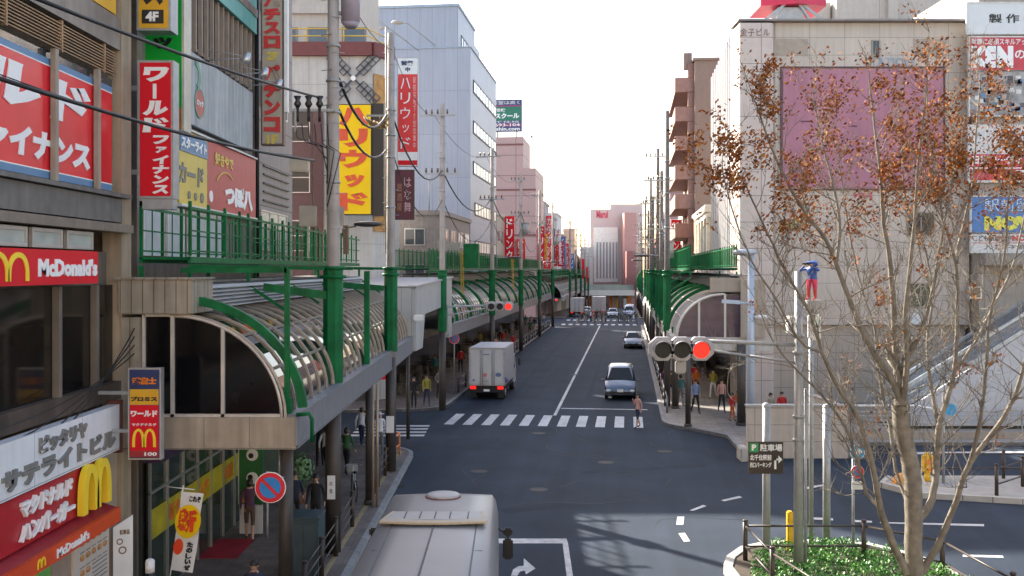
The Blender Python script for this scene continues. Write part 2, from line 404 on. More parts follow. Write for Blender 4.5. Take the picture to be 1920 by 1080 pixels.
# ---------------------------------------------------------------- building helpers
def window(T, P, a0, a1, b0, b1, nx=1, ny=1, fr=alum, gl=winglass, w=.05, d=.03, parent=None):
    f = MB()
    P.rect(f, a0, a1, b0, b0+w, d, .03); P.rect(f, a0, a1, b1-w, b1, d, .03)
    P.rect(f, a0, a0+w, b0+w, b1-w, d, .03); P.rect(f, a1-w, a1, b0+w, b1-w, d, .03)
    for i in range(1, nx): c = a0 + (a1-a0)*i/nx; P.rect(f, c-w/2, c+w/2, b0+w, b1-w, d, .027)
    for i in range(1, ny): c = b0 + (b1-b0)*i/ny; P.rect(f, a0+w, a1-w, c-w/2, c+w/2, d, .024)
    fo = T.part('window', f, fr)
    q = MB(); P.rect(q, a0+.02, a1-.02, b0+.02, b1-.02, d-.012, .012); T.part('pane', q, gl, fo)
    return fo

# ---- corner building with the hamburger restaurant (left edge)
T = Thing('commercial_building', 'narrow dark glazed building with red and white signs at the left edge', 'building', (-8,14,0))
b = MB()
b.box(-22,-8.0,6,20.2,11.14,24)                      # upper mass (open shop floors below are glazed)
b.box(-22,-12.5,6,20.2,0,11.14)
b.box(-12.5,-8.0,6,20.2,8.3,8.8); b.box(-12.5,-8.0,6,20.2,4.9,5.15); b.box(-12.5,-8.0,19.9,20.2,0,11.14)
b.box(-12.5,-8.02,6,20,7.1,7.74)
T.part('wall', b, mat('wall_taupe', (.12,.10,.08), .75, var=.15, streak=.3))
b = MB(); b.box(-8.1,-7.72,19.72,20.22,0,24); b.box(-8.06,-7.8,9.6,9.9,4.9,24); T.part('pier', b, mat('pier_stone', (.34,.27,.19), .7, var=.1, streak=.3))
PX = Plane((-7.8,0,0), (0,1,0))
b = MB(); PX.rect(b, 6, 19.7, 11.72, 12.35, -.02, .08); T.part('ledge', b, alum_d)
b = MB(); PX.rect(b, 6, 19.7, 8.32, 8.78, .0, .1); PX.rect(b, 6, 19.95, 8.8, 8.88, .06, .14); T.part('ledge', b, mat('ledge_grey', (.14,.13,.12), .6, var=.2, streak=.3))
b = MB(); PX.rect(b, 6, 19.95, 8.12, 8.28, .1, .13); T.part('ledge', b, alum_d)
b = MB()
for i in range(9): PX.rect(b, 6, 19.5, 11.18+i*.055, 11.2+i*.055, .0, .03)
for y in (9.9,12.4,15.3,17.2,19.0): PX.rect(b, y, y+.05, 11.15, 11.7, 0, .04)
T.part('louvre', b, mat('louvre_tan', (.28,.17,.08), .5, var=.2))
b = MB()
for y0, y1 in ((8.5,12),(12.2,15.4),(15.6,17.2),(17.4,18.4),(18.55,19.6)): PX.rect(b, y0, y1, 12.4, 13.6, .0, .02)
T.part('window_film', b, yellow_o)
# shop floor glazing with the red film lettering
b = MB(); PX.rect(b, 6, 19.7, 8.9, 11.14, -.12, .01); T.part('shop_glass', b, winglass)
f = MB(); PX.rect(f, 6, 19.62, 9.08, 10.85, -.08, .01); T.part('window_film', f, mat('film_red', (.70,.02,.03), .25, var=.1, sc=.8))
f = MB(); PX.rect(f, 6, 19.62, 10.87, 10.98, -.08, .012); PX.rect(f, 6, 19.62, 8.94, 9.06, -.08, .012); T.part('window_film', f, blue_g)
f = MB(); PX.rect(f, 6, 19.62, 10.85, 10.87, -.078, .012); PX.rect(f, 6, 19.62, 9.06, 9.08, -.078, .012); T.part('window_film', f, white_l)
f = MB(); PX.text(f, 'ワールド', 10.5, 18.45, 9.98, 10.72, -.06, bold=.06, shear=.25); PX.text(f, 'ファイナンス', 14.1, 18.55, 9.2, 9.72, -.06, bold=.06, shear=.15)
T.part('lettering', f, white_l)
for y in (17.0, 18.75): 
    f = MB(); PX.rect(f, y-.05, y+.07, 8.9, 11.16, .0, .045); T.part('mullion', f, mat('mullion_beige', (.33,.28,.22), .6, var=.1, streak=.2))
f = MB()
for y in [13+i*.13 for i in range(40)]: PX.rect(f, y, y+.05, 8.78, 8.93, -.1, .02)
T.part('curtain', f, offwhite)
for y0, y1 in ((13.4,14.7),(14.75,15.9),(16.05,17.15),(17.3,18.4)): window(T, PX, y0, y1, 7.76, 8.08, gl=mat('frosted_pane', (.34,.40,.38), .3, var=.15), w=.06, d=.05)
# sign with the arch
S = Thing('shop_sign', 'red box sign with white latin lettering above dark glazing at the left edge', 'sign', (-7.6,16,7.43))
PY = Plane((-7.5,0,0), (0,1,0))
f = MB(); PY.rect(f, 12.2, 18.05, 7.15, 7.72, -.06, .07); S.part('panel', f, red)
f = MB(); PY.text(f, "McDonald's", 15.75, 17.98, 7.28, 7.58, .02, bold=.05); S.part('lettering', f, white_l)
f = MB(); PY.arches(f, 14.2, 15.42, 7.22, 7.66, .02, .01, .09); S.part('emblem', f, yel_l)
S.o['label'] = 'red box sign with white latin lettering above dark glazing at the left edge'
# glazed first floor
b = MB(); PX.rect(b, 6, 19.7, 5.2, 7.1, -.1, .01); T.part('shop_glass', b, mat('dark_see_glass', (.012,.011,.010), .08, var=.3, spec=.5, alpha=.6))
for y in (10.6, 14.9, 17.15, 18.7): 
    f = MB(); PX.rect(f, y-.06, y+.06, 5.2, 7.1, -.02, .06); T.part('mullion', f, alum_d)
f = MB(); f.beam((-9.2,9,5.4),(-9.2,19.6,6.1),.25,.4); f.beam((-8.6,9,6.3),(-8.6,16.5,6.5),.1,.12); T.part('stair_beam', f, mat('stair_brown', (.16,.085,.04), .6))
f = MB()
for i in range(5): f.box(-10.6,-10.3,9.5+i*2.2,10.9+i*2.2,6.75,6.8)
T.part('added_glow_panel', f, mat('glow_dim', (.5,.45,.35), .5, emit=(1,.85,.6), es=.5))  # invented glow panels, added so the blank glazing shows some light inside
f = MB()
for i in range(7): f.box(-9.6,-8.9,9+i*1.5,9.7+i*1.5,5.15,6.0); f.box(-9.0,-8.85,9+i*1.5,9.7+i*1.5,6.0,6.35)
T.part('seat', f, mat('seat_tan', (.22,.10,.05), .6, var=.3))
b = MB(); PX.rect(b, 6, 19.72, 4.86, 5.2, -.05, .12); T.part('ledge', b, mat('ledge_rust', (.085,.06,.045), .6, var=.4, sc=1.2, streak=.4))
# white sign
S = Thing('shop_sign', 'long white board sign with grey katakana below the dark glazing', 'sign', (-7.6,14,4.0))
f = MB(); PY.rect(f, 8, 19.0, 3.97, 4.83, -.08, .1); S.part('panel', f, mat('white_panel', (.70,.72,.75), .35, var=.05, streak=.1, grid=(1.75,5,.01,(.35,.35,.35),.03)))
f = MB(); PY.text(f, 'ピッタリヤ', 15.75, 17.5, 4.46, 4.75, .03, th=.03, bold=.05); PY.text(f, 'サテライトビル', 14.6, 18.75, 4.08, 4.42, .03, th=.03, bold=.055, sp=1.15); S.part('lettering', f, grey_l)
f = MB(); PY.rect(f, 19.01, 19.12, 3.9, 4.9, -.08, .12); S.part('frame', f, mat('frame_maroon', (.12,.03,.02), .5))
# red sign with the double arch, awning
S = Thing('shop_sign', 'dark red fascia sign with white katakana and big yellow double arch', 'sign', (-7.6,14,3.2))
f = MB(); PY.rect(f, 8, 18.3, 3.12, 3.93, -.12, .08); S.part('panel', f, mat('sign_crimson', (.38,.012,.02), .4, var=.1))
f = MB(); PY.text(f, 'マクドナルド', 15.2, 16.95, 3.58, 3.86, .0, th=.03, bold=.05, shear=.2); PY.text(f, 'ハンバーガー', 15.2, 17.05, 3.2, 3.5, .0, th=.03, bold=.05, shear=.2); S.part('lettering', f, white_l)
f = MB(); PY.arches(f, 17.25, 18.35, 3.14, 3.98, .06, .06, .17); S.part('emblem', f, yel_l)
S = Thing('awning', 'sloping dark red shop awning with orange red fascia edge at the left edge', 'awning', (-7.5,14,2.9))
f = MB(); f.add([(-7.8,8,3.14),(-7.8,18.5,3.14),(-7.3,18.5,2.98),(-7.3,8,2.98),(-7.8,8,3.1),(-7.8,18.5,3.1),(-7.3,18.5,2.94),(-7.3,8,2.94)], [(0,1,2,3),(7,6,5,4),(0,4,5,1),(1,5,6,2),(2,6,7,3),(3,7,4,0)]); S.part('canopy', f, red_d)
f = MB(); f.box(-7.34,-7.26,8,18.5,2.74,3.0); S.part('fascia', f, mat('fascia_orange_red', (.62,.07,.02), .4, var=.05))
f = MB(); P2 = Plane((-7.26,0,0), (0,1,0)); P2.text(f, "McDonald's", 15.9, 17.1, 2.79, 2.94, .01, bold=.03); P2.text(f, "McDonald's", 13.2, 14.45, 2.79, 2.94, .01, bold=.03); S.part('lettering', f, white_l)
f = MB(); P2.arches(f, 15.25, 15.5, 2.8, 2.95, .01, .006, .03); S.part('emblem', f, yel_l)
# ground floor wall, menu board, side poster
f = MB(); PX.rect(f, 16.9, 19.7, 0, 3.95, -.1, .1); T.part('wall', f, mat('wall_pinkbeige', (.36,.28,.21), .7, var=.08, streak=.1))
f = MB(); PX.rect(f, 8, 16.8, 0, 2.9, -.15, .02); T.part('shop_glass', f, mat('shop_interior', (.20,.17,.08), .3, var=.6, sc=1.5))
f = MB(); PX.rect(f, 16.4, 16.9, 1.2, 2.6, -.05, .03); T.part('poster', f, mat('poster_green', (.14,.42,.10), .4, var=.4))
S = Thing('menu_board', 'pale menu board with rows of burger pictures on the beige wall', 'menu board', (-7.75,18,1.3))
f = MB(); PX.rect(f, 17.65, 19.15, 1.3, 2.66, .03, .03); S.part('panel', f, mat('menu_paper', (.62,.55,.48), .5, var=.05))
f = MB()
for r_ in range(3):
    for c_ in range(5):
        if r_ == 2 and c_ > 1: continue
        f.ell((-7.735, 17.95+c_*.25, 2.47-r_*.27), (.03,.09,.06), 8, 4)
S.part('picture', f, mat('burger_brown', (.50,.24,.08), .6, var=.3, sc=20))
f = MB()
for r_ in range(5): PX.rect(f, 18.4, 19.05, 1.95-r_*.08, 1.97-r_*.08, .065, .004)
for r_ in range(3):
    for c_ in range(5): PX.rect(f, 17.87+c_*.25, 18.05+c_*.25, 2.56-r_*.27, 2.575-r_*.27, .065, .004)
S.part('lettering', f, grey_l)
f = MB(); f.ell((-7.735,18.05,1.5), (.03,.2,.12), 10, 5); S.part('picture', f, mat('salad', (.2,.3,.06), .6, var=.5, sc=20))

# stacked projecting signs
def blade(name, label, px0, px1, y0, y1, Y, m, depth=.25, frame_m=galv, edge=.05):
    x0, x1, z0, z1 = X(px0,Y), X(px1,Y), Z(y1,Y), Z(y0,Y)
    S = Thing(name, label, 'sign', ((x0+x1)/2, Y, z0))
    f = MB(); f.box(x0, x1, Y, Y+depth, z0, z1); S.part('casing', f, frame_m)
    P = Plane((0,Y,0), (1,0,0))
    f = MB(); P.rect(f, x0+edge, x1-edge, z0+edge, z1-edge, .004, .01); S.part('panel', f, m)
    return S, P, x0, x1, z0, z1
S, P, x0, x1, z0, z1 = blade('vertical_sign', 'tall red projecting sign with white katakana beside the alley', 258, 325, 113, 372, 20.4, red, .35)
f = MB(); P.vtext(f, 'ワールド', x0+.1, x1-.12, z0+(z1-z0)*.47, z1-.12, .02, bold=.07, shear=.15)
P.vtext(f, 'ファイナンス', x0+.3, x1-.1, z0+.08, z0+(z1-z0)*.46, .02, bold=.06, gap=.1, shear=.15); S.part('lettering', f, white_l)
f = MB(); f.box(x0, x1-.02, 20.42, 20.7, z0-.22, z0-.003); f.box(x0-.4, x0, 20.5, 20.6, z1-.6, z1-.5); f.box(x0-.4, x0, 20.5, 20.6, z0+.5, z0+.6); S.part('bracket', f, galv)
S, P, x0, x1, z0, z1 = blade('vertical_sign', 'amber projecting sign marked 4F above the red vertical sign', 256, 320, -120, 57, 20.6, yellow_o, .45)
f = MB(); P.rect(f, x0+.12, x1-.14, z0+.14, z0+.42, .02, .008); S.part('plate', f, black)
f = MB(); P.text(f, '4F', x0+.2, x1-.24, z0+.18, z0+.38, .035, bold=.04); S.part('lettering', f, white_l)
f = MB(); P.text(f, 'ス', x0+.15, x1-.15, z0+.52, z0+1.0, .02, bold=.07); P.text(f, 'ミ', x0+.15, x1-.15, z0+1.1, z0+1.55, .02, bold=.07); S.part('lettering', f, black)
S, P, x0, x1, z0, z1 = blade('vertical_sign', 'bright green tall sign with dark katakana behind the red sign', 262, 345, -150, 245, 21.9, signgreen, .5, mat('frame_cream', (.5,.46,.38), .5))
f = MB(); P.text(f, 'ツ', x0+.3, x1-.25, Z(92,21.9), Z(70,21.9), .02, bold=.07); P.text(f, 'ネ', x0+.3, x1-.25, Z(20,21.9), Z(-20,21.9), .02, bold=.07); S.part('lettering', f, black)
f = MB(); P.rect(f, x0+.05, x1-.05, z0+.03, z0+.5, .03, .01); S.part('panel', f, mat('rust_orange', (.45,.12,.03), .5, var=.3))
# small stacked tenant sign
S, P, x0, x1, z0, z1 = blade('tenant_sign', 'slim stacked tenant sign in blue amber and red beside the arcade end', 240, 302, 690, 862, 18.6, navy, .16, alum, .03)
h = z1-z0
for a, b_, mm in ((.60,.77,yellow_o), (.10,.595,red), (.03,.10,red_d)):
    f = MB(); P.rect(f, x0+.04, x1-.04, z0+h*a, z0+h*b_, .012, .008); S.part('panel', f, mm)
f = MB(); P.text(f, '武富士', x0+.08, x1-.08, z0+h*.82, z0+h*.90, .02, bold=.06); S.part('lettering', f, orange)
f = MB(); P.text(f, 'プロミス', x0+.06, x1-.06, z0+h*.64, z0+h*.69, .024, bold=.06); S.part('lettering', f, black)
f = MB(); P.text(f, 'ワールド', x0+.06, x1-.06, z0+h*.47, z0+h*.54, .024, bold=.06); P.text(f, 'マクドナルド', x0+.08, x1-.08, z0+h*.37, z0+h*.40, .024, bold=.03); P.text(f, '100', x1-.3, x1-.07, z0+h*.045, z0+h*.085, .024, bold=.03); S.part('lettering', f, white_l)
f = MB(); P.arches(f, x0+.1, x1-.1, z0+h*.14, z0+h*.34, .024, .006, .05); S.part('emblem', f, yel_l)
f = MB(); f.box(-8.0, x0, 18.63, 18.73, z0+.5, z0+.56); f.box(-8.0, x0, 18.63, 18.73, z1-.5, z1-.44); S.part('bracket', f, galv)
# white poster by the alley, striped post, flag
S = Thing('poster', 'white upright poster hung on the corner beside the menu board', 'poster', (-7.5,19.6,1.2))
P = Plane((-7.72,19.3,0), (.92,.39,0)); f = MB(); P.poly(f, [(0,1.0),(.36,1.0),(.36,2.62),(0,2.4)], 0, .01); S.part('panel', f, white_p)
f = MB(); P.text(f, '新商品', .12,.3,2.25,2.35,.014,bold=.03); P.ring(f, .17,1.95,.05,.075,.014,.004); P.ring(f, .12,2.12,.04,.06,.014,.004); S.part('lettering', f, mat('print_brown',(.2,.12,.08),.6))
f = MB(); P.circ(f, .18,1.25,.14,.014,.004); S.part('picture', f, mat('drink_orange',(.6,.32,.1),.5,var=.4,sc=9))
S = Thing('striped_post', 'rounded black and white banded post at the lower left', 'post', (-6.75,18.6,.15))
for i in range(9):
    f = MB(); f.tube([(-6.75,18.6,.15+i*.2),(-6.75,18.6,.35+i*.2)], .09 if i % 2 else .085, 14)
    if i == 8: f.ell((-6.75,18.6,1.95), (.085,.085,.06), 14, 5, zmin=0)
    S.part('band', f, white_p if i % 2 == 0 else black)
S = Thing('banner_flag', 'leaning advertising flag in red yellow and white by the shop entrance', 'banner', (-6.75,20.1,.15))
f = MB(); f.tube([(-7.05,20.1,.15),(-6.62,20.1,3.05)], .012, 6); f.tube([(-6.95,20.1,3.02),(-6.4,20.1,2.96)], .01, 6); S.part('pole', f, white_p)
P = Plane((-6.85,20.07,1.35), (.985,-.12,-.07), (.13,0,.99))
def wavy(mb, a0,a1,b0,b1,m=0,d=0):
    n=8; vs=[]
    for i in range(n+1):
        b_=b0+(b1-b0)*i/n
        for j in range(5):
            a=a0+(a1-a0)*j/4; vs.append(P.p(a,b_,d+.03*math.sin(b_*5+a*4)))
    mb.add(vs,[(i*5+j,i*5+j+1,(i+1)*5+j+1,(i+1)*5+j) for i in range(n) for j in range(4)],m,True)
f = MB(); wavy(f, 0,.46,0,1.6); S.part('cloth', f, white_p)
f = MB(); P.circ(f, .23,1.02,.27,.05,.006,ky=1.25); S.part('print', f, yellow)
f = MB(); P.text(f, '新', .03,.42,.8,1.28,.07,bold=.07); P.circ(f,.1,.5,.1,.06,.006,ky=1.6); S.part('print', f, mat('flag_red',(.75,.06,.01),.5))
f = MB(); P.vtext(f, 'たのしいぜ', .27,.40,.04,.62,.05,bold=.05); P.text(f, 'これぞ', .2,.44,1.42,1.54,.05,bold=.04); S.part('lettering', f, black)

# ---- second near building
T = Thing('commercial_building', 'tall building with mustard and red boards behind the green walkway', 'building', (-8,26,0))
b = MB(); b.box(-21,-8.05,21.4,31,0,24); T.part('wall', b, mat('wall_dim', (.20,.17,.15), .75, var=.12, streak=.3))
PB = Plane((-8.05,0,0), (0,1,0))
for i in range(6): window(T, PB, 23.9+i*1.1, 24.9+i*1.1, 12.9, 15.0, 2, 1, alum_d, w=.09)
f = MB()
for i in range(14): PB.rect(f, 24+i*.48, 24.07+i*.48, 12.85, 15.1, .09, .05)
T.part('mullion', f, mat('mullion_tan', (.30,.24,.19), .6))
f = MB(); PB.rect(f, 23.6, 30.6, 15.1, 15.35, .1, .15); T.part('ledge', f, alum_d)
for i, (a0, a1) in enumerate(((21.6,22.9),(23.1,24.3),(24.6,26.0),(26.3,27.7))): window(T, PB, a0, a1, 7.7, 8.85, 1, 1, white_p, mat('shutter_white', (.55,.58,.62), .4, var=.1), d=.05)
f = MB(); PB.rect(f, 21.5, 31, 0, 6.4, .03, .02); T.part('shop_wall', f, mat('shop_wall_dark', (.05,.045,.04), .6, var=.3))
f = MB(); f.tube([(-7.9,30.9,7),(-7.9,30.9,18)], .07, 8); T.part('drainpipe', f, black)
def board(name, label, P, a0, a1, b0, b1, m, th=.06, d=.1, cat='sign'):
    S = Thing(name, label, cat, P.p((a0+a1)/2, b0, d)); f = MB(); P.rect(f, a0, a1, b0, b1, d, th); S.part('panel', f, m); return S
PC = Plane((-8.0,0,0), (0,1,0))
S = board('billboard', 'mustard billboard with blue strip above the green walkway', PC, 23.5, 25.65, 8.97, 10.74, yellow_m)
f = MB(); PC.rect(f, 23.52, 25.63, 10.22, 10.66, .17, .01); S.part('panel', f, blue_g)
f = MB(); PC.text(f, 'スターライト', 23.55, 25.5, 10.3, 10.58, .19, bold=.05, shear=.1); S.part('lettering', f, white_l)
f = MB(); PC.text(f, 'カード', 23.4, 25.3, 9.45, 9.95, .17, bold=.05, shear=.1); PC.circ(f, 25.2,9.2,.13,.17,.01); PC.circ(f,24.7,9.2,.1,.17,.01); PC.circ(f,24.2,9.2,.1,.17,.01); S.part('lettering', f, grey_l)
S = board('billboard', 'faded red billboard with white and yellow brush lettering', PC, 25.66, 30.5, 8.97, 10.74, mat('board_red', (.42,.035,.04), .45, var=.08))
f = MB(); PC.text(f, '好きやで', 26.3, 28.0, 10.15, 10.5, .17, bold=.04); PC.ring(f, 27.3,9.45,.95,1.0,.17,.01,a0=50,a1=150,ky=.6); S.part('lettering', f, yellow_m)
f = MB(); PC.text(f, 'つぼ八', 27.2, 30.1, 9.12, 9.75, .17, bold=.075); PC.circ(f, 25.95,9.3,.15,.17,.01); S.part('lettering', f, white_l)
f = MB(); PC.rect(f, 23.5, 30.5, 8.9, 8.96, .1, .12); PC.rect(f, 23.5, 30.5, 10.75, 10.8, .1, .12); S.part('frame', f, offwhite)
S = board('billboard', 'weathered blank white board with a small round red emblem', PC, 24.3, 30.1, 10.95, 12.72, mat('board_blank', (.42,.45,.46), .6, var=.08, streak=.35, dirt=.1), .05, .12)
f = MB(); PC.circ(f, 24.95,11.55,.34,.18,.01); S.part('emblem', f, mat('emblem_red', (.45,.10,.08), .5))
f = MB(); PC.ring(f, 24.62,12.2,.25,.42,.18,.01,a0=-60,a1=90); PC.ring(f, 24.95,11.55,.34,.38,.185,.01); S.part('emblem', f, mat('emblem_green', (.12,.3,.2), .5))
f = MB(); PC.text(f, 'ロック', 24.72,25.2,11.47,11.63,.2,bold=.03); S.part('lettering', f, white_l)
S = board('billboard', 'teal banner board with pink flourish high on the left buildings', PC, 26.2, 30.6, 14.6, 17.4, teal, .05, .12)
f = MB()
for i in range(9): PC.ring(f, 28.2+.22*i, 15.5+.12*(i % 3), .12, .18, .19, .01, a0=20*i, a1=220+20*i)
S.part('emblem', f, mat('pink_print', (.55,.35,.42), .5))
for i, y in enumerate((26.0, 27.9, 29.6)):
    S = Thing('spotlight', ('first', 'middle', 'third')[i] + ' small chrome spotlight on a wall arm above the blank white board', 'spotlight', (-8,y,12.85), group='spotlights over the blank board')
    f = MB(); f.tube([(-8.0,y,12.85),(-6.9,y,12.9)], .016, 6); f.tube([(-8.0,y,13.15),(-6.95,y,12.95)], .01, 5); S.part('arm', f, galv)
    f = MB(); f.tube([(-6.85,y,13.05),(-6.92,y,12.9),(-6.98,y,12.78)], [.05,.11,.13], 10); S.part('lamp', f, alum)

# ---- third near building, cream and pink, with the tall parlour sign
T = Thing('commercial_building', 'slim pinkish beige building next to the mustard and red boards', 'building', (-8,33,0))
b = MB(); b.box(-21,-8.0,31,36.3,0,25); T.part('wall', b, mat('wall_rosebeige', (.33,.27,.24), .7, var=.06, streak=.15, grid=(30,1.35,.02,(.14,.11,.1),.04)))
f = MB()
for i in range(5): PC.rect(f, 32.0, 35.6, 9.6+i*.28, 9.65+i*.28, .02, .04)
T.part('louvre', f, mat('louvre_dark', (.08,.07,.07), .5))
window(T, PC, 31.6, 35.3, 8.0, 9.3, 3, 1, alum, mat('pane_sage', (.30,.34,.30), .2, var=.2))
window(T, PC, 31.6, 35.3, 12.6, 14.0, 3, 1, alum); window(T, PC, 31.6, 35.3, 15.6, 17.0, 3, 1, alum)
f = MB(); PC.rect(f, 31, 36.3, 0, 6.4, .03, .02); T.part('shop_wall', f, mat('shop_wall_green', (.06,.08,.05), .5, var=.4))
S, P, x0, x1, z0, z1 = blade('vertical_sign', 'tall cream vertical sign with red katakana letters beside a white edge', 489, 532, -60, 272, 30.6, mat('cream_panel', (.40,.36,.29), .5, var=.08, streak=.1), .3, mat('casing_brown', (.14,.08,.06), .5))
f = MB(); P.vtext(f, 'パチスロ', x0+.1, x1-.1, Z(92,30.6), Z(-12,30.6), .02, bold=.07, gap=.1, th=.03)
P.vtext(f, 'パチンコ', x0+.1, x1-.1, Z(250,30.6), Z(120,30.6), .02, bold=.07, gap=.1, th=.03); S.part('lettering', f, red_lit)
f = MB(); P.text(f, '2F', x0+.18, x1-.18, Z(113,30.6), Z(97,30.6), .02, bold=.05); P.text(f, '1F', x0+.18, x1-.18, Z(270,30.6), Z(253,30.6), .02, bold=.05); S.part('lettering', f, yellow_m)
f = MB(); f.box(x1+.01, x1+.12, 30.6, 30.75, Z(210,30.6), Z(-60,30.6)); S.part('edge_strip', f, white_p)
# low link building at the corner of the side street
T = Thing('low_building', 'low building behind the arcade roof at the side street corner', 'building', (-10,40,0))
b = MB(); b.box(-16,-8.0,36.3,43.2,0,6.9); T.part('wall', b, beige_w)
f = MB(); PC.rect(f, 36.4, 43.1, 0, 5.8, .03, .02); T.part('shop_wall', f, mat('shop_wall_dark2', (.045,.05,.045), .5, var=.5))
# pachinko frontage under the near arcade
S = Thing('storefront', 'glazed shop front with a yellow poster band under the near arcade', 'shop front', (-7.9,26,.15))
P = Plane((-7.9,0,0), (0,1,0))
f = MB(); P.rect(f, 21.6, 30.5, .15, 3.2, 0, .02); S.part('glass', f, mat('glass_green', (.03,.05,.035), .08, var=.5, sc=2, spec=.8))
f = MB()
for y in [21.6+i*1.1 for i in range(9)]: P.rect(f, y, y+.07, .15, 3.2, .04, .03)
P.rect(f, 21.6, 30.5, 2.5, 2.56, .04, .028); S.part('frame', f, alum)
f = MB(); P.rect(f, 21.7, 30.4, 1.5, 2.15, .045, .006); S.part('poster', f, mat('poster_yellow', (.50,.42,.02), .4, var=.25, sc=2))
f = MB()
for i, y in enumerate((23.2,25.4,27.6,29.2)): P.text(f, ('新台','入替','大開放','本日')[i], y-.4, y+.45, 1.62, 2.02, .055, bold=.05)
S.part('lettering', f, orange)
f = MB(); P.rect(f, 21.6, 30.5, 3.2, 3.75, .1, .2); S.part('lintel', f, mat('lintel_purple', (.05,.03,.09), .5, var=.3))
f = MB(); random.seed(3)
for i in range(26): f.ell((-7.55, 22+random.random()*7, 3.3+random.random()*.4), (.02,.02,.02), 6, 4)
S.part('fairy_light', f, mat('lamp_warm', (.8,.6,.3), .4, emit=(1,.65,.35), es=4))
f = MB(); f.box(-8.0,-6.9,25.0,26.8,.152,.165); solo('door_mat', f, mat('mat_red', (.35,.012,.03), .9, var=.2), 'red entrance mat on the pavement before the yellow poster band', 'mat')
f = MB(); f.bbox(-5.62,-5.5,20.55,20.9,3.72,3.8,.02); solo('lamp', f, mat('lamp_white', (.9,.9,.85), .3, emit=(1,.97,.9), es=6), 'small lit white lamp under the arcade fascia by the shop corner', 'lamp')
S = Thing('character_board', 'upright green display board with two round white eyes', 'display board', (-7.0,27.7,.15))
P = Plane((-7.15,27.2,0), (1,0,0)); f = MB(); P.rect(f, -.28, .36, 1.0, 3.0, 0, .05); S.part('panel', f, mat('display_green', (.02,.14,.04), .45, var=.2))
f = MB(); P.circ(f, .08,2.35,.16,.06,.01); P.circ(f,.08,1.72,.16,.06,.01); S.part('eye', f, white_l)
f = MB(); P.circ(f, .05,2.33,.07,.075,.01); P.circ(f,.03,1.75,.07,.075,.01); S.part('pupil', f, black)
f = MB(); P.poly(f, [(-.1,2.6),(.36,2.6),(.36,3.0),(.0,3.0)], .06,.01); P.poly(f, [(-.26,1.05),(.1,1.05),(.2,1.4),(-.2,1.4)], .06,.01); S.part('print', f, mat('print_amber', (.55,.3,.03), .5, var=.5, sc=6))
f = MB(); P.rect(f, -.30,-.28,1,3,0,.06); P.rect(f, -.27,.35,.2,.98,0,.04); S.part('frame', f, offwhite)
# ---------------------------------------------------------------- covered arcades
def arcpts(uc, s, a, b, z0, t0, t1, n, v=None, off=0):
    return [(uc + s*(a+off)*math.cos(R(t0+(t1-t0)*i/n)), v, z0 + (b+off)*math.sin(R(t0+(t1-t0)*i/n))) for i in range(n+1)]
def band(mb, uc, s, a, b, z0, v, w, th, off, t0=0, t1=90, n=12, m=0):      # curved bar of rectangular section
    o = arcpts(uc, s, a, b, z0, t0, t1, n, v, off+th); i_ = arcpts(uc, s, a, b, z0, t0, t1, n, v, off)
    vs = []
    for p, q in zip(o, i_):
        vs += [(p[0],v,p[2]),(p[0],v+w,p[2]),(q[0],v+w,q[2]),(q[0],v,q[2])]
    fs = [(0,1,2,3),(4*n+3,4*n+2,4*n+1,4*n)]
    for k in range(n):
        for j in range(4): fs.append((4*k+j, 4*k+(j+1)%4, 4*k+4+(j+1)%4, 4*k+4+j))
    mb.add(vs, fs, m)
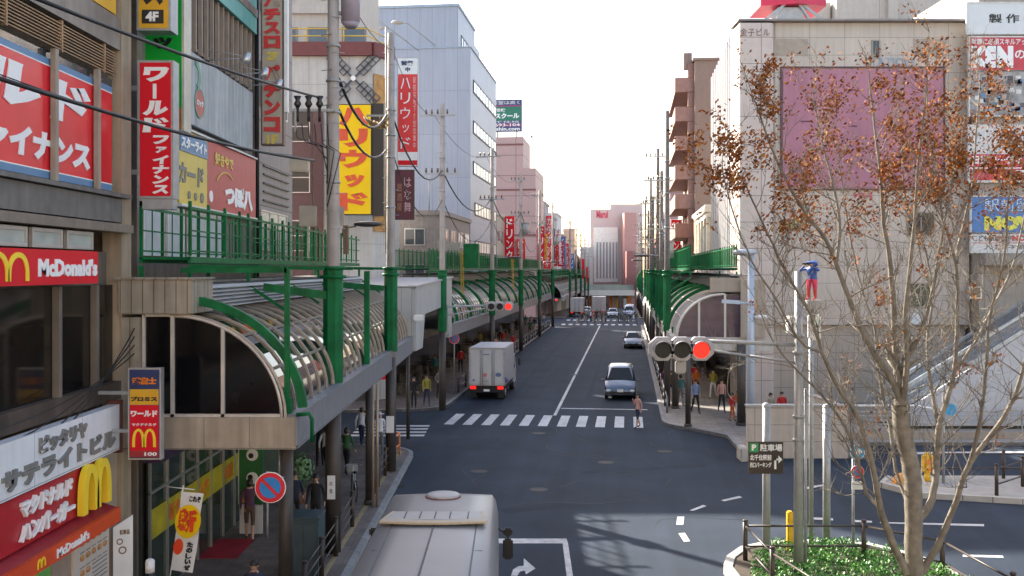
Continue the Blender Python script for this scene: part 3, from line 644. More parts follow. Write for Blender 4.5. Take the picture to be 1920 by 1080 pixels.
def arcade(label, F, s, uf, uc, uw, v0, v1, step, arches, fz=(3.86,4.45), glz=smoke_t, rm=rib_m, fm=fascia_m, louvre=True, base=None):
    """s=+1: vault falls towards +u. uf fascia face, uc vault centre, uw wall"""
    a = abs(uf-uc) - .22; b = 2.05; z0 = fz[1]
    T = Thing('arcade_roof', label, 'arcade', (uf,v0,fz[0]) if base is None else base, F)
    f = MB(); f.box(uf, uf-s*.22, v0+.2, v1, fz[0], fz[1]); f.box(uf+s*.03, uf-s*.3, v0+.2, v1, fz[1]+.002, fz[1]+.05)
    f.box(uf+s*.02, uf-s*.02, v0+.2, v1, fz[0]-.04, fz[0]+.02); T.part('fascia', f, fm)
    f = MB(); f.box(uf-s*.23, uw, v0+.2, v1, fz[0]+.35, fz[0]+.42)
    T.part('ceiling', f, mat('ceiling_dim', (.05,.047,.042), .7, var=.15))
    g = MB(); n = 12; P0 = arcpts(uc, s, a, b, z0, 0, 90, n, v0+.1); 
    for i in range(n):
        p, q = P0[i], P0[i+1]; g.add([(p[0],v0+.1,p[2]),(p[0],v1,p[2]),(q[0],v1,q[2]),(q[0],v0+.1,q[2])], [(0,1,2,3)])
    T.part('vault_glazing', g, glz)
    k = int((v1-v0)/step)
    proto = None
    for i in range(k+1):
        if i >= 95: break
        if proto is None:
            f = MB(); band(f, uc, s, a, b, z0, v0+.05, .05, .045, .0); proto = T.part('rib', f, rm)
        else:
            o = proto.copy(); COL.objects.link(o); o.parent = T.o; o.location = (0, step*i, 0)
    for t in (28, 52):
        p = arcpts(uc, s, a, b, z0, t, t, 1, 0, .02)[0]
        f = MB(); f.beam((p[0],v0+.1,p[2]), (p[0],v1,p[2]), .05, .05); T.part('purlin', f, rm)
    f = MB(); f.box(uc-s*.02, uw, v0+.1, v1, 6.5, 6.56); f.box(uc-s*.35, uw, v0+.1, v1, 7.08, 7.15); T.part('roof', f, mat('roof_grey', (.24,.23,.22), .7, var=.2, streak=.1))
    if louvre:
        f = MB()
        for j in range(6): f.add([(uc+s*.35,v0+1,6.58+j*.085),(uc+s*.35,v1,6.58+j*.085),(uc+s*.22,v1,6.64+j*.085),(uc+s*.22,v0+1,6.64+j*.085),(uc+s*.35,v0+1,6.565+j*.085),(uc+s*.35,v1,6.565+j*.085)], [(0,1,2,3),(0,4,5,1)])
        T.part('louvre', f, mat('louvre_pale', (.40,.40,.40), .5, var=.1))
        f = MB(); f.box(uc+s*.18, uc-s*.3, v0+.9, v1, 6.57, 7.09); T.part('vent_box', f, mat('vent_dark', (.07,.07,.07), .7))
    for v in arches:
        f = MB(); band(f, uc, s, a, b, z0, v-.08, .15, .17, .22, 4, 80, 12); f.box(uf-s*.32, uf-s*.14, v-.09, v+.09, z0+.05, z0+.35)
        T.part('arch', f, green)
    return T
def lattice(T, pts_uvz, name, w, m): 
    f = MB()
    for p, q in pts_uvz: f.beam(p, q, w, w)
    return T.part(name, f, m)
def walkway(label, F, s, uo, ui, v0, v1, z, bay, uf, group=None, bal=.28, sleeves=()):
    """green maintenance walkway on top; uo street side, ui wall side"""
    T = Thing('walkway', label, 'walkway', (uo,v0,z), F)
    f = MB(); f.box(uo, ui, v0, v1, z+.02, z+.07); f.box(uo+s*.03, uo-s*.03, v0, v1, z-.05, z+.08); f.box(ui-s*.03, ui+s*.03, v0, v1, z-.05, z+.08); T.part('deck', f, green)
    n = max(1, int(round((v1-v0)/bay))); L_ = (v1-v0)/n
    for side, u in enumerate((uo, ui)):
        proto = None
        for i in range(n):
            if proto is None:
                f = MB(); a = v0; b = v0+L_
                f.beam((u,a,z+1.08),(u,b,z+1.08),.055,.055); f.beam((u,a,z+.2),(u,b,z+.2),.035,.035)
                if bal > .5: f.beam((u,a,z+.62),(u,b,z+.62),.03,.03)
                k = int(L_/bal)
                for j in range(k):
                    big = j % max(1, int(1.4/bal)) == 0
                    f.beam((u,a+j*bal+.05,z+.1),(u,a+j*bal+.05,z+(1.22 if big else 1.08)),.06 if big else .022,.06 if big else .022)
                proto = T.part('railing', f, green)
            else:
                o = proto.copy(); COL.objects.link(o); o.parent = T.o; o.location = (0, L_*i, 0)
    pb = None
    for i in range(n+1):
        if pb is None:
            v = v0+.05
            f = MB(); f.beam((uo,v,z-.1),(uo,v,7.1),.08,.08); f.beam((ui,v,z-.1),(ui,v,7.1),.08,.08)
            f.beam((uo+s*.02,v,z-.12),(uf-s*.4,v,z-.16),.09,.09); f.beam((uo,v,7.0),(uo+s*.9,v,6.4),.07,.07)
            pb = T.part('bracket', f, green)
        else:
            o = pb.copy(); COL.objects.link(o); o.parent = T.o; o.location = (0, L_*i, 0)
    return T

T = arcade('near left arcade roof with dark glazed end wall and smoked barrel vault', NF, 1, -4.3, -6.8, -8.0, 19.75, 43.2, .9, (20.15,))
f = MB(); f.box(-8.0,-4.3,19.75,19.95,3.88,4.46); f.box(-8.0,-4.28,19.72,19.76,3.84,3.89); T.part('fascia', f, fascia_b)
f = MB(); e = arcpts(-6.8, 1, 2.22, 2.02, 4.46, 0, 90, 16, 19.85)
f.add([(-7.3,19.85,4.46),(-7.3,19.85,6.48)] + [(p[0],19.85,p[2]) for p in reversed(e)] + [(-7.3,19.9,4.46),(-7.3,19.9,6.48)] + [(p[0],19.9,p[2]) for p in reversed(e)], [tuple(range(19)), tuple(range(37,18,-1))]); T.part('end_glazing', f, mat('end_glass', (.004,.004,.005), .12, var=.3, spec=.2))
f = MB(); f.tube([(p[0],19.82,p[2]) for p in e], .035, 6)
for x in (-6.74,-5.74): f.box(x-.035,x+.035,19.78,19.84,4.46,4.46+2.02*math.sqrt(max(0,1-((x+6.8)/2.22)**2)))
f.box(-7.3,-4.6,19.78,19.84,4.465,4.53); f.box(-7.34,-7.28,19.78,19.84,4.465,6.5); f.box(-7.3,-6.78,19.78,19.84,6.46,6.52); T.part('end_frame', f, mat('frame_silver', (.50,.46,.42), .4, m=.2))
f = MB(); f.box(-7.72,-7.36,19.7,20.0,4.47,6.45); f.box(-7.75,-6.3,19.65,21.0,6.53,7.2); f.box(-7.8,-6.25,19.6,21.05,7.201,7.24); T.part('end_cladding', f, mat('cladding_rust', (.34,.30,.24), .65, var=.12, streak=.35, grid=(.22,6,.012,(.15,.10,.06),.06)))
f = MB(); f.beam((-4.52,20.05,4.45),(-4.52,20.05,7.42),.1,.1); f.beam((-4.52,20.05,7.38),(-6.65,20.05,7.38),.1,.1); T.part('pipe_frame', f, green)
f = MB(); f.tube([(-4.3,19.9,4.5),(-4.05,19.9,4.52),(-4.0,19.95,4.4),(-4.0,19.95,3.95)], .04, 8); T.part('gutter_pipe', f, green)
f = MB(); f.beam((-4.45,30.6,4.5),(-4.45,30.6,7.35),.16,.16); T.part('strut', f, green)
for y, x0 in ((25.3,-6.3),(35.6,-7.4)):
    f = MB(); f.beam((x0,y,6.95),(-4.6,y+.2,6.72),.16,.2); T.part('crossbeam', f, green)
walkway('green steel maintenance walkway over the near left arcade', NF, 1, -6.6, -7.6, 20.4, 43, 7.58, 4.6, -4.3, bal=.62)
for x, y, lab in ((-4.6,20.3,'brown arcade column at the near front corner'), (-4.42,30.75,'slim brown arcade column between the two tall poles')):
    T = Thing('arcade_column', lab, 'column', (x,y,.15), group=None)
    f = MB(); r_ = .15 if y < 25 else .1; f.tube([(x,y,.15),(x,y,3.9)], r_, 14); T.part('shaft', f, pole_d)
    f = MB(); f.tube([(x,y,.15),(x,y,.3)], r_+.04, 14); T.part('collar', f, pole_d)
for i, x in enumerate((-4.25,-4.12)):
    f = MB(); f.tube([(x,30.5,.15),(x,30.5,3.9)], .045, 8); solo('drainpipe', f, mat('pipe_tan', (.35,.27,.2), .4, m=.3), ('left','right')[i]+' of two tan downpipes beside the slim brown arcade column', 'pipe')

T = Thing('arcade_portal', 'pale panelled gateway box bridging the side street between two arcades', 'gateway', (-4.4,43.3,3.8))
p0 = Vector((-4.3,43.3,0)); q2 = SP(-9.85,54.6); p1 = Vector((q2.x,q2.y,0)); d = (p1-p0).normalized(); Lp = (p1-p0).length
P = Plane(p0, d)
a0 = 2.1; a1 = Lp-1.5
f = MB()
P.poly(f, [(0,3.85),(a0-.2,3.85),(a0+.5,5.35),(a1-.3,5.5),(a1+.25,3.7),(Lp,3.7),(Lp,6.9),(0,6.6)], 0, .12); T.part('panel', f, mat('panel_pale', (.42,.42,.41), .5, var=.05, streak=.12, grid=(.45,9,.012,(.22,.22,.22),.04)))
f = MB(); f.box(-7.9,-4.32,43.25,43.4,4.5,6.6); T.part('panel', f, mat('panel_pale', (0,0,0)))
f = MB(); P.poly(f, [(-.1,6.62),(Lp+.1,6.92),(Lp+.1,7.0),(-.1,6.7)], 0, .2); f.add([(-4.3,43.3,6.66),(-8,43.3,6.66),(p1.x-4,p1.y,6.96),(p1.x,p1.y,6.96)], [(0,1,2,3)]); T.part('roof', f, mat('roof_pale', (.36,.35,.34), .6, var=.1))
f = MB(); n_ = P.n; 
for a, b_ in ((a0+.2,4.6),(a1+.0,4.6)): pass
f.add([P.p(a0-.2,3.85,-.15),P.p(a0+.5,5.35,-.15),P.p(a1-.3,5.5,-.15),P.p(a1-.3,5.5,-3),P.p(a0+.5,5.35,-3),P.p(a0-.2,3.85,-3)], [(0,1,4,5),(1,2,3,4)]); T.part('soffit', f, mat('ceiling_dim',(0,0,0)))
f = MB(); f.bbox(p0.x+.1,p0.x+.5,42.6,42.85,5.2,5.45,.03); f.beam((p0.x+.05,42.9,5.3),(p0.x+.3,42.75,5.3),.05,.05); solo('security_camera', f, white_p, 'white security camera box fixed to the pale gateway', 'camera')

T = arcade('long left arcade with silver barrel vault beyond the side street', SF, 1, -9.9, -12.4, -14.0, 54.6, 131, .9, [57+5.2*i for i in range(14)], (3.65,4.25), smoke, mat('rib_silver', (.40,.39,.38), .4, m=.4))
walkway('long green walkway with railings over the far left arcade', SF, 1, -11.2, -13.2, 55.5, 131, 7.4, 9.4, -9.9, bal=.3)
T = arcade('left arcade roof past the distant crossing', SF, 1, -9.9, -12.4, -14.0, 151, 260, 1.8, [], (2.6,3.2), smoke, mat('rib_silver',(0,0,0)), louvre=False)
walkway('green walkway over the left arcade past the distant crossing', SF, 1, -11.2, -13.2, 151, 250, 6.2, 20, -9.9, bal=1.2)
T = arcade('right arcade roof with sunlit mauve glazed end', SF, -1, 2.0, 4.5, 6.2, 47.6, 131, .95, [50+4.8*i for i in range(16)], (3.6,4.2), mat('mauve_glazing', (.20,.15,.19), .12, var=.2, spec=.7), mat('rib_cream', (.62,.58,.52), .4, var=.05), mat('fascia_cream', (.50,.48,.44), .5, var=.06, streak=.15))
f = MB(); f.box(2.0,6.6,47.45,47.7,3.6,4.22); T.part('fascia', f, mat('fascia_cream',(0,0,0)))
f = MB(); e = arcpts(4.5, -1, 2.22, 2.02, 4.22, 0, 90, 14, 47.6)
vv = [(5.6,47.62,4.22),(5.6,47.62,6.2)] + [(p[0],47.62,p[2]) for p in reversed(e)]
f.add(vv, [tuple(range(len(vv)))]); T.part('end_glazing', f, mat('end_mauve', (.07,.04,.07), .15, var=.3, spec=.6))
f = MB()
for x in (3.3,4.5): f.box(x-.05,x+.05,47.5,47.58,4.22,4.22+2.02*math.sqrt(max(0,1-((x-4.5)/2.22)**2)))
f.tube([(p[0],47.55,p[2]) for p in e], .06, 6); T.part('end_frame', f, mat('rib_cream',(0,0,0)))
f = MB(); f.box(5.2,6.3,47.2,48.6,4.23,6.9); f.box(3.9,5.3,47.5,48.8,6.35,7.0); T.part('end_cladding', f, mat('stone_beige', (.40,.34,.27), .7, var=.06, streak=.12))
walkway('green walkway over the right arcade beside the beige building', SF, -1, 3.0, 5.2, 49, 131, 7.4, 9.1, 2.0, bal=.3)
T = arcade('right arcade roof past the distant crossing', SF, -1, 2.0, 4.5, 6.2, 151, 260, 1.8, [], (2.6,3.2), smoke, mat('rib_silver',(0,0,0)), louvre=False)
# green cabinet and yellow ladder on the left walkway, orange barrier
for i, (px, Yd) in enumerate(((882,64.0),(990,92.0))):
    u = -10.6; v = UV(X(px,Yd), Yd)[1]
    f = MB(); 
    for du in (0,.35): f.beam((u+du*.2,v+du,4.3),(u-.1+du*.2,v+du,8.6),.06,.06)
    for k in range(14): f.beam((u,v,4.5+k*.3),(u+.07,v+.35,4.5+k*.3),.035,.035)
    solo('ladder', f, mat('ladder_ochre', (.5,.33,.03), .5), ('near','distant')[i]+' upright ochre ladder against the long left arcade', 'ladder', frame=SF)
f = MB(); c = UV(X(882,62),62); f.bbox(c[0]-.45,c[0]+.5,c[1],c[1]+.6,7.5,9.0,.03); solo('cabinet', f, green, 'green steel cabinet standing on the long left walkway', 'cabinet', frame=SF)

# ---------------------------------------------------------------- utility poles
def upole(label, u, v, F, h=15.9, sleeve=(4.3,7.4), r=.17, gear=0, g=None, low=pole_d, zb=.15, pm=None):
    T = Thing('utility_pole', label, 'utility pole', (u,v,zb), F, g)
    f = MB(); f.tube([(u,v,zb+4),(u,v,8),(u,v,h)], [r,r*.93,r*.72], 14); T.part('shaft', f, pm or pole_m)
    f = MB(); f.tube([(u,v,zb),(u,v,zb+4.1)], r*1.12, 12); T.part('lower_casing', f, low)
    if sleeve:
        f = MB(); f.tube([(u,v,sleeve[0]),(u,v,sleeve[1])], r*1.45, 8, smooth=False); f.tube([(u,v,sleeve[1]-.25),(u,v,sleeve[1]-.17)], r*1.9, 12); f.tube([(u,v,sleeve[1]-.02),(u,v,sleeve[1]+.06)], r*1.75, 12)
        T.part('sleeve', f, green)
    f = MB()
    for k in range(int((h-8.2)/.45)):
        f.tube([(u-.0,v-r,8+k*.45),(u+(r+.12)*(1 if k % 2 else -1),v,8+k*.45)], .012, 4, caps=False)
    for z in (9.6,11.4,12.2,13.1): f.tube([(u,v,z),(u,v,z+.06)], r*1.02, 12)
    T.part('step_bolt', f, galv)
    if gear >= 1:
        f = MB(); f.beam((u-.9,v-r-.05,h-3.6),(u+.9,v-r-.05,h-3.6),.08,.08); f.beam((u-1.1,v-r-.05,h-.6),(u+.7,v-r-.05,h-.6),.08,.08); T.part('crossarm', f, galv)
        f = MB()
        for du in (-.8,-.5,-.2,.3,.7):
            for zz in (h-3.55,) + ((h-.55,) if du < .4 else ()): f.tube([(u+du,v-r-.05,zz),(u+du,v-r-.05,zz+.1),(u+du,v-r-.05,zz+.16),(u+du,v-r-.05,zz+.24)], [.03,.07,.04,.05], 8)
        T.part('insulator', f, mat('insulator', (.10,.07,.05), .3))
    if gear >= 2:
        f = MB(); f.tube([(u+.45,v,h-5.4),(u+.45,v,h-4.4)], .3, 14); f.tube([(u+.45,v,h-4.4),(u+.45,v,h-4.32)], .33, 14); f.box(u,u+.3,v-.06,v+.06,h-5.1,h-5.0); T.part('transformer', f, box_grey)
    return T
T = upole('nearest tall concrete pole rising through the near arcade roof', -4.59, 25.6, NF, 17.5, (4.45,7.42), .18)
f = MB(); f.tube([(-4.16,25.7,13.75),(-4.16,25.7,15.3)], .24, 16); f.tube([(-4.16,25.7,13.62),(-4.16,25.7,13.75)], [.14,.24], 16); f.beam((-4.5,25.7,14.0),(-4.2,25.7,14.0),.08,.08); T.part('transformer', f, mat('transformer_lilac', (.34,.30,.36), .5, streak=.1))
f = MB(); f.beam((-5.6,25.4,11.45),(-4.5,25.4,11.45),.07,.07); f.beam((-5.5,25.35,10.9),(-5.5,25.35,11.5),.05,.05); T.part('crossarm', f, galv)
f = MB()
for i in range(3):
    x = -5.45+i*.28; f.tube([(x,25.35,11.8),(x,25.35,11.7),(x,25.35,11.6),(x,25.35,11.5)], [.1,.05,.1,.04], 10); f.tube([(x,25.35,11.5),(x,25.35,11.15)], .035, 6)
T.part('insulator', f, mat('insulator_black', (.02,.02,.02), .4))
f = MB(); f.bbox(-5.6,-5.15,25.1,25.4,9.85,10.2,.03); T.part('junction_box', f, mat('box_beige', (.42,.37,.30), .5))
f = MB()
for i in range(6):
    x = -5.5+i*.16; f.tube([(x,25.35,11.1),(x+.05,25.3,10.75-.04*i),(x+.35,25.3,10.6-.05*i),(-4.7,25.35,10.5-.3*i)], .014, 5)
T.part('jumper_cable', f, cable_m)
f = MB(); P = Plane((0,25.38,0),(1,0,0)); P.rect(f, -4.7,-4.5,1.55,2.15,0,.012); T.part('notice', f, white_p)
f = MB(); P.text(f, '広', -4.64,-4.56,1.9,2.0,.015); P.text(f, '告', -4.64,-4.56,1.7,1.82,.015); T.part('lettering', f, grey_l)
T = upole('second tall concrete pole of the near arcade with coiled cables', -4.36, 35.9, NF, 15.9, (4.45,7.42), .17, 0)
f = MB(); f.beam((-4.36,35.7,12.9),(-5.2,35.7,12.9),.07,.07); f.tube([(-4.53,35.8,8),(-4.53,35.8,16.1)], .02, 6); T.part('conduit', f, galv)
f = MB()
for i in range(7):
    f.tube([(-5.3+.12*i,35.6,12.85-.05*i),(-5.0+.1*i,35.5,12.5-.04*(i%3)),(-4.7,35.5,12.4+.07*i),(-4.4,35.6,12.8)], .035, 6)
T.part('splice_coil', f, mat('splice_ochre', (.28,.17,.05), .5, var=.5, sc=8))
f = MB(); P = Plane((0,35.68,0),(1,0,0)); P.rect(f, -4.5,-4.22,1.55,2.15,0,.012); T.part('notice', f, white_p)
f = MB(); f.tube([(-4.44,42.6,.15),(-4.44,42.6,3.9)], .08, 10); solo('arcade_column', f, pole_d, 'thin dark arcade column at the side street corner', 'column')
lp = [(-9.5, UV(X(829,51.3),51.3)[1])]
vs_ = [UV(X(829,51.3),51.3)[1] + 18.9*i for i in range(12)]
nth = ['first','second','third','fourth','fifth','sixth','seventh','eighth','ninth','tenth','eleventh','twelfth']
for i, v in enumerate(vs_):
    if 133 < v < 149: continue
    upole(nth[i]+' concrete pole beyond the side street on the left arcade', -9.5, v, SF, 15.9+gz(v), (4.2+gz(v),7.3+gz(v)), .16, 2 if i in (2,4) else 1, 'utility poles along the left arcade', zb=.15+gz(v))
rv = [53.5, 62.5, 70, 84, 92, 104, 121, 155, 170, 186, 205, 228]
for i, v in enumerate(rv):
    upole(nth[i]+' utility pole counted away from the red signal on the right arcade', 2.05, v, SF, (15.8 if i % 2 == 0 else 13.5)+gz(v), (4.1+gz(v),7.3+gz(v)), .15, (1,2,1,2,0,2,1,1,2,1,1,1)[i] if i else 0, 'utility poles along the right arcade', zb=.15+gz(v), pm=mat('pole_concrete_dark', (.17,.145,.13), .85, var=.15, streak=.2))  # darker copy of the pole concrete for the right arcade
for i, (x, y) in enumerate(((X(1290,46),46.0),(X(1266,52),52.0),(X(1390,46.4),46.4))):
    T = Thing('arcade_column', ('dark arcade column below the big red signal','brown arcade column just behind the big red signal','broad dark column at the right end of the sunlit arcade')[i], 'column', (x,y,.15))
    f = MB(); r_ = (.13,.16,.2)[i]; f.tube([(x,y,.15),(x,y,4.0)], r_, 12); T.part('shaft', f, pole_d); f = MB(); f.tube([(x,y,.15),(x,y,.28)], r_+.05, 12); T.part('collar', f, pole_d)

# ---------------------------------------------------------------- overhead cables
def cable(label, pts, r=.02, sag=.3, frame=NF, g='overhead cables'):
    f = MB(); out = []
    for (p, q) in zip(pts, pts[1:]):
        p = Vector(p); q = Vector(q); s_ = sag*(q-p).length/15
        for i in range(9 if q is not Vector(pts[-1]) else 10):
            t = i/9; out.append(p.lerp(q, t) - Vector((0,0,4*s_*t*(1-t))))
    out.append(Vector(pts[-1])); f.tube(out, r, 6)
    return solo('cable', f, cable_m, label, 'cable', frame, group=g)
cable('upper of two thick black cables crossing the left buildings', [(X(20,11),11,Z(-22,11)), (X(600,25.4),25.4,Z(183,25.4))], .028, .1)
cable('lower of two thick black cables crossing the left buildings', [(X(-60,11),11,Z(128,11)), (X(590,25.4),25.4,Z(301,25.4))], .03, .15)
cable('thin cable just above the lower thick cable at left', [(X(-60,11),11,Z(118,11)), (X(560,25.4),25.4,Z(292,25.4))], .008, .2)
cable('twisted thick cable between the first and second tall pole', [(-4.45,25.6,12.3), (-4.5,35.8,12.95)], .04, 1.2)
cable('lower thick cable between the first and second tall pole', [(-4.45,25.6,11.5), (-4.5,35.8,11.7)], .035, 1.0)
L3 = [SP(-9.5, v, 12.5) for v in vs_[:6]]
cable('thick cable running from pole to pole over the left arcade', [(-4.3,35.9,12.9)] + [tuple(p) for p in L3], .035, 1.2)
cable('thinner cable below it along the left poles', [(-4.3,35.9,11.6)] + [tuple(SP(-9.5,v,11.0)) for v in vs_[:6]], .022, 1.5)
cable('high thin cable along the left poles', [(-4.5,25.6,15)] + [(-4.3,35.9,15.3)] + [tuple(SP(-9.9,v,15.3)) for v in vs_[:6]], .012, .6)
cable('cable running from pole to pole over the right arcade', [tuple(SP(2.05,v,12.2)) for v in rv[:7]], .03, 1.0)
cable('lower cable along the right arcade poles', [tuple(SP(2.05,v,10.4)) for v in rv[:7]], .025, 1.2)
for i in range(4): cable(('first','second','third','fourth')[i]+' slack wire hanging past the dark restaurant glazing', [(-7.6,12,5.2-.3*i),(-7.45,20.3,5.9+.25*i),(-7.3,21.2,7.2)], .012, .8+.3*i, g='slack wires on the left wall')

# ---------------------------------------------------------------- left side beyond the side street
T = Thing('parlour_building', 'white walled amusement building with a windmill emblem and maroon trim', 'building', (-9,55,0))
b = MB(); b.prism([(-26,55),(-7.7,55),(-6.75,56.3),(-6.95,58.5),(-7.95,66),(-8.2,73),(-26,73)], 'z', 0, 19.3); T.part('wall', b, mat('wall_white', (.50,.49,.47), .65, var=.05, streak=.15, grid=(2.2,2.2,.012,(.25,.25,.25),.03)))
P = Plane((0,54.98,0),(1,0,0))
f = MB(); P.rect(f, -26, -7.7, 19.15, 19.9, .1, .15); f.beam((-7.65,54.85,19.52),(-6.7,56.2,19.52),.3,.75); T.part('cornice', f, mat('maroon_trim', (.16,.045,.045), .6, var=.1))
f = MB(); P.rect(f, -12.3,-11.0,6,16.2,.05,.06); P.rect(f,-10.95,-10.4,6,16.2,.05,.03); T.part('wall', f, mat('wall_maroon', (.15,.075,.07), .6, var=.1))
for z in (8.4,11.6,14.4): window(T, P, -12.15,-11.1, z, z+1.7, 1, 2, alum, darkgl, d=.16)
f = MB()
P9 = Plane((-8.87,54.85,17.85),(1,0,0))
def blade_shape(mb, ang):
    ca, sa = math.cos(R(ang)), math.sin(R(ang))
    def q(a, b): return (.15 + a*ca - b*sa, .05 + a*sa + b*ca)
    def bar(a0,b0,a1,b1,w=.05):
        dx, dy = a1-a0, b1-b0; l = math.hypot(dx,dy); nx, ny = -dy/l*w/2, dx/l*w/2
        P9.poly(mb, [q(a0+nx,b0+ny), q(a1+nx,b1+ny), q(a1-nx,b1-ny), q(a0-nx,b0-ny)], 0, .04)
    bar(0,0,1.8,0,.1); bar(.5,-.28,1.8,-.28); bar(.5,.28,1.8,.28)
    for t in (.5,.83,1.15,1.48,1.8): bar(t,-.28,t,.28)
for a in (45,135,225,315): blade_shape(f, a)
T.part('windmill_emblem', f, mat('emblem_ink', (.05,.065,.085), .5))
f = MB(); P9.circ(f, .15,.05,.14,.06,.05); T.part('hub', f, white_l)
f = MB(); f.prism([(-7.6,54.98),(-6.68,56.25),(-6.88,58.4),(-7.6,58.5)], 'z', 9.5, 18.2); T.part('corner_panel', f, mat('panel_amber', (.42,.22,.06), .5, var=.3, streak=.2))
f = MB()
for z in (20.3,20.7): f.tube([(-15,55.2,z),(-11.5,55.1,z),(-8.0,55.1,z),(-6.9,56.4,z-.3)], .035, 6)
for x in (-15,-13.8,-12.6,-11.4,-10.2,-9.3): f.tube([(x,55.15,19.9),(x,55.15,20.7)], .03, 6)
T.part('roof_railing', f, mat('railing_yellow', (.65,.42,.04), .5))
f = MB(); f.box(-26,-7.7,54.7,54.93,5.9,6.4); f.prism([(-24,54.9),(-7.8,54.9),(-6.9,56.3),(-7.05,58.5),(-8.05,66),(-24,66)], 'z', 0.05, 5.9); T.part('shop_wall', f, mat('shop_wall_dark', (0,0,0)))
T = Thing('office_building', 'pale beige upper building with recessed windows behind the windmill wall', 'building', (-13,62,0))
b = MB(); b.box(-19.5,-9.6,61,72,0,27.5); T.part('wall', b, mat('wall_pale', (.46,.42,.38), .7, var=.05, streak=.12))
P = Plane((0,61,0),(1,0,0))
for i in range(3):
    for j in range(2): window(T, P, -14.6+i*2.1,-13.1+i*2.1, 20.6+3.3*j, 22.2+3.3*j, 1, 1, mat('frame_shadow',(.2,.18,.17),.6), winglass, w=.12)
f = MB(); f.box(-19.8,-9.3,60.7,61.0,23.0,23.5); f.box(-19.8,-9.3,60.6,72,27.5,27.9); T.part('ledge', f, mat('wall_pale',(0,0,0)))
S, P, x0, x1, z0, z1 = blade('vertical_sign', 'large yellow sign with red katakana below the windmill', 612, 697, 195, 403, 52.6, yellow, .5, black)
f = MB(); P.vtext(f, 'ハリウッド', x0+.65, x1-.2, z0+.15, z1-.1, .02, bold=.06, gap=.14, th=.02); S.part('lettering', f, mat('letter_vermilion', (.62,.07,.02), .4))
f = MB(); f.box(x1+.005, x1+.62, 52.7, 53.1, z0-.05, z1+.05); S.part('side_panel', f, black)
f = MB(); f.box(x0+.3,x0+.4,53.1,55,z1-1,z1-.9); f.box(x0+.3,x0+.4,53.1,55,z0+1,z0+1.1); f.box(x0+1.9,x0+2.0,53.1,55,z0+1,z0+1.1); S.part('bracket', f, galv)
S, P, x0, x1, z0, z1 = blade('vertical_sign', 'tall red sign with thin white katakana and a white cap', 745, 784, 108, 312, 63, mat('sign_scarlet', (.70,.03,.03), .4, var=.04), .3)
f = MB(); P.rect(f, x0+.03,x1-.03, z1-1.05, z1-.04, .02, .01); P.rect(f, x0+.03,x1-.03, z0+.03, z0+.9, .02, .01); S.part('panel', f, white_p)
f = MB(); P.vtext(f, 'ハリウッド', x0+.2, x1-.5, z0+1.0, z1-1.15, .02, bold=-.0, gap=.25); f2 = MB(); P.vtext(f2, '駅前店地下食堂営業中', x1-.32, x1-.14, z0+1.1, z1-1.2, .02, bold=.01); S.part('lettering', f, white_l); S.part('lettering', f2, mat('letter_pink', (.7,.4,.35), .5))
f = MB(); P.text(f, '営業', x0+.25, x1-.25, z1-.5, z1-.2, .035, bold=.05); P.text(f, '中', x0+.5, x1-.5, z1-.9, z1-.6, .035, bold=.05); S.part('lettering', f, navy)
f = MB(); P.rect(f, x0+.05,x1-.05, z0+.08, z0+.38, .035, .008); S.part('panel', f, red)
S, P, x0, x1, z0, z1 = blade('vertical_sign', 'dark maroon vertical sign hanging below the tall red sign', 738, 777, 318, 412, 60, mat('sign_maroon', (.11,.02,.035), .45, var=.15), .25, pole_d)
f = MB(); P.vtext(f, 'はな舞', x1-.62, x1-.2, z0+.4, z1-.4, .02, bold=.0, gap=.2); S.part('lettering', f, mat('letter_rose', (.6,.4,.4), .5))
f = MB(); P.vtext(f, '居酒屋', x0+.2, x0+.5, z0+.5, z1-.8, .02, bold=.0, gap=.2); S.part('lettering', f, mat('letter_bronze', (.4,.2,.08), .5))

pb = mat('panel_blue', (.32,.355,.44), .45, var=.03, sc=.4, streak=.08, grid=(1.15,3.9,.022,(.20,.24,.33),.05))
T = Thing('department_building', 'large windowless pale blue panelled building on the left', 'building', (-14,88,0), SF)
b = MB(); b.box(-34,-14,88,105.5,0,27.2); b.box(-34,-15.1,88.01,97.5,27.2,30.9); b.box(-34,-15.1,97.5,101,27.2,29.6); b.box(-34,-15.1,101,105.4,27.2,28.4); T.part('wall', b, pb)
f = MB(); f.box(-34.1,-15.0,87.9,97.6,30.91,31.15); f.box(-34.1,-13.9,87.9,105.6,27.21,27.3); T.part('parapet', f, mat('parapet_blue', (.30,.37,.46), .5))
P = Plane((-14,0,0),(0,1,0))
for i, z in enumerate((24.0,20.3,16.6,12.9,9.4)):
    window(T, P, 89.6 if i < 3 else 90.5, 105.2, z-.55, z+.65, 8, 1, mat('frame_ink',(.05,.06,.08),.5), mat('pane_white', (.75,.76,.74), .2, var=.15, sc=3), w=.12, d=.05)
P = Plane((-15.1,0,0),(0,1,0)); window(T, P, 89.5, 93.5, 27.6, 28.7, 3, 1, mat('frame_ink',(0,0,0)), winglass, w=.12)
for px, py in ((690,36),(710,52),(745,42)):
    v = 80; f = MB(); c = Vector((X(px,v),v,Z(py,v))); f.tube([c+Vector((.8,.3,0)), c], .05, 6); f.ell(c, (.5,.3,.18), 12, 5, zmin=-1); f.tube([c+Vector((.8,.3,0)),Vector((c.x+2.4,88+.3,c.z))], .04, 5)
    solo('floodlight', f, box_grey, {690:'leftmost',710:'lower middle',745:'rightmost'}[px]+' of three arm floodlights high before the pale blue building', 'floodlight')
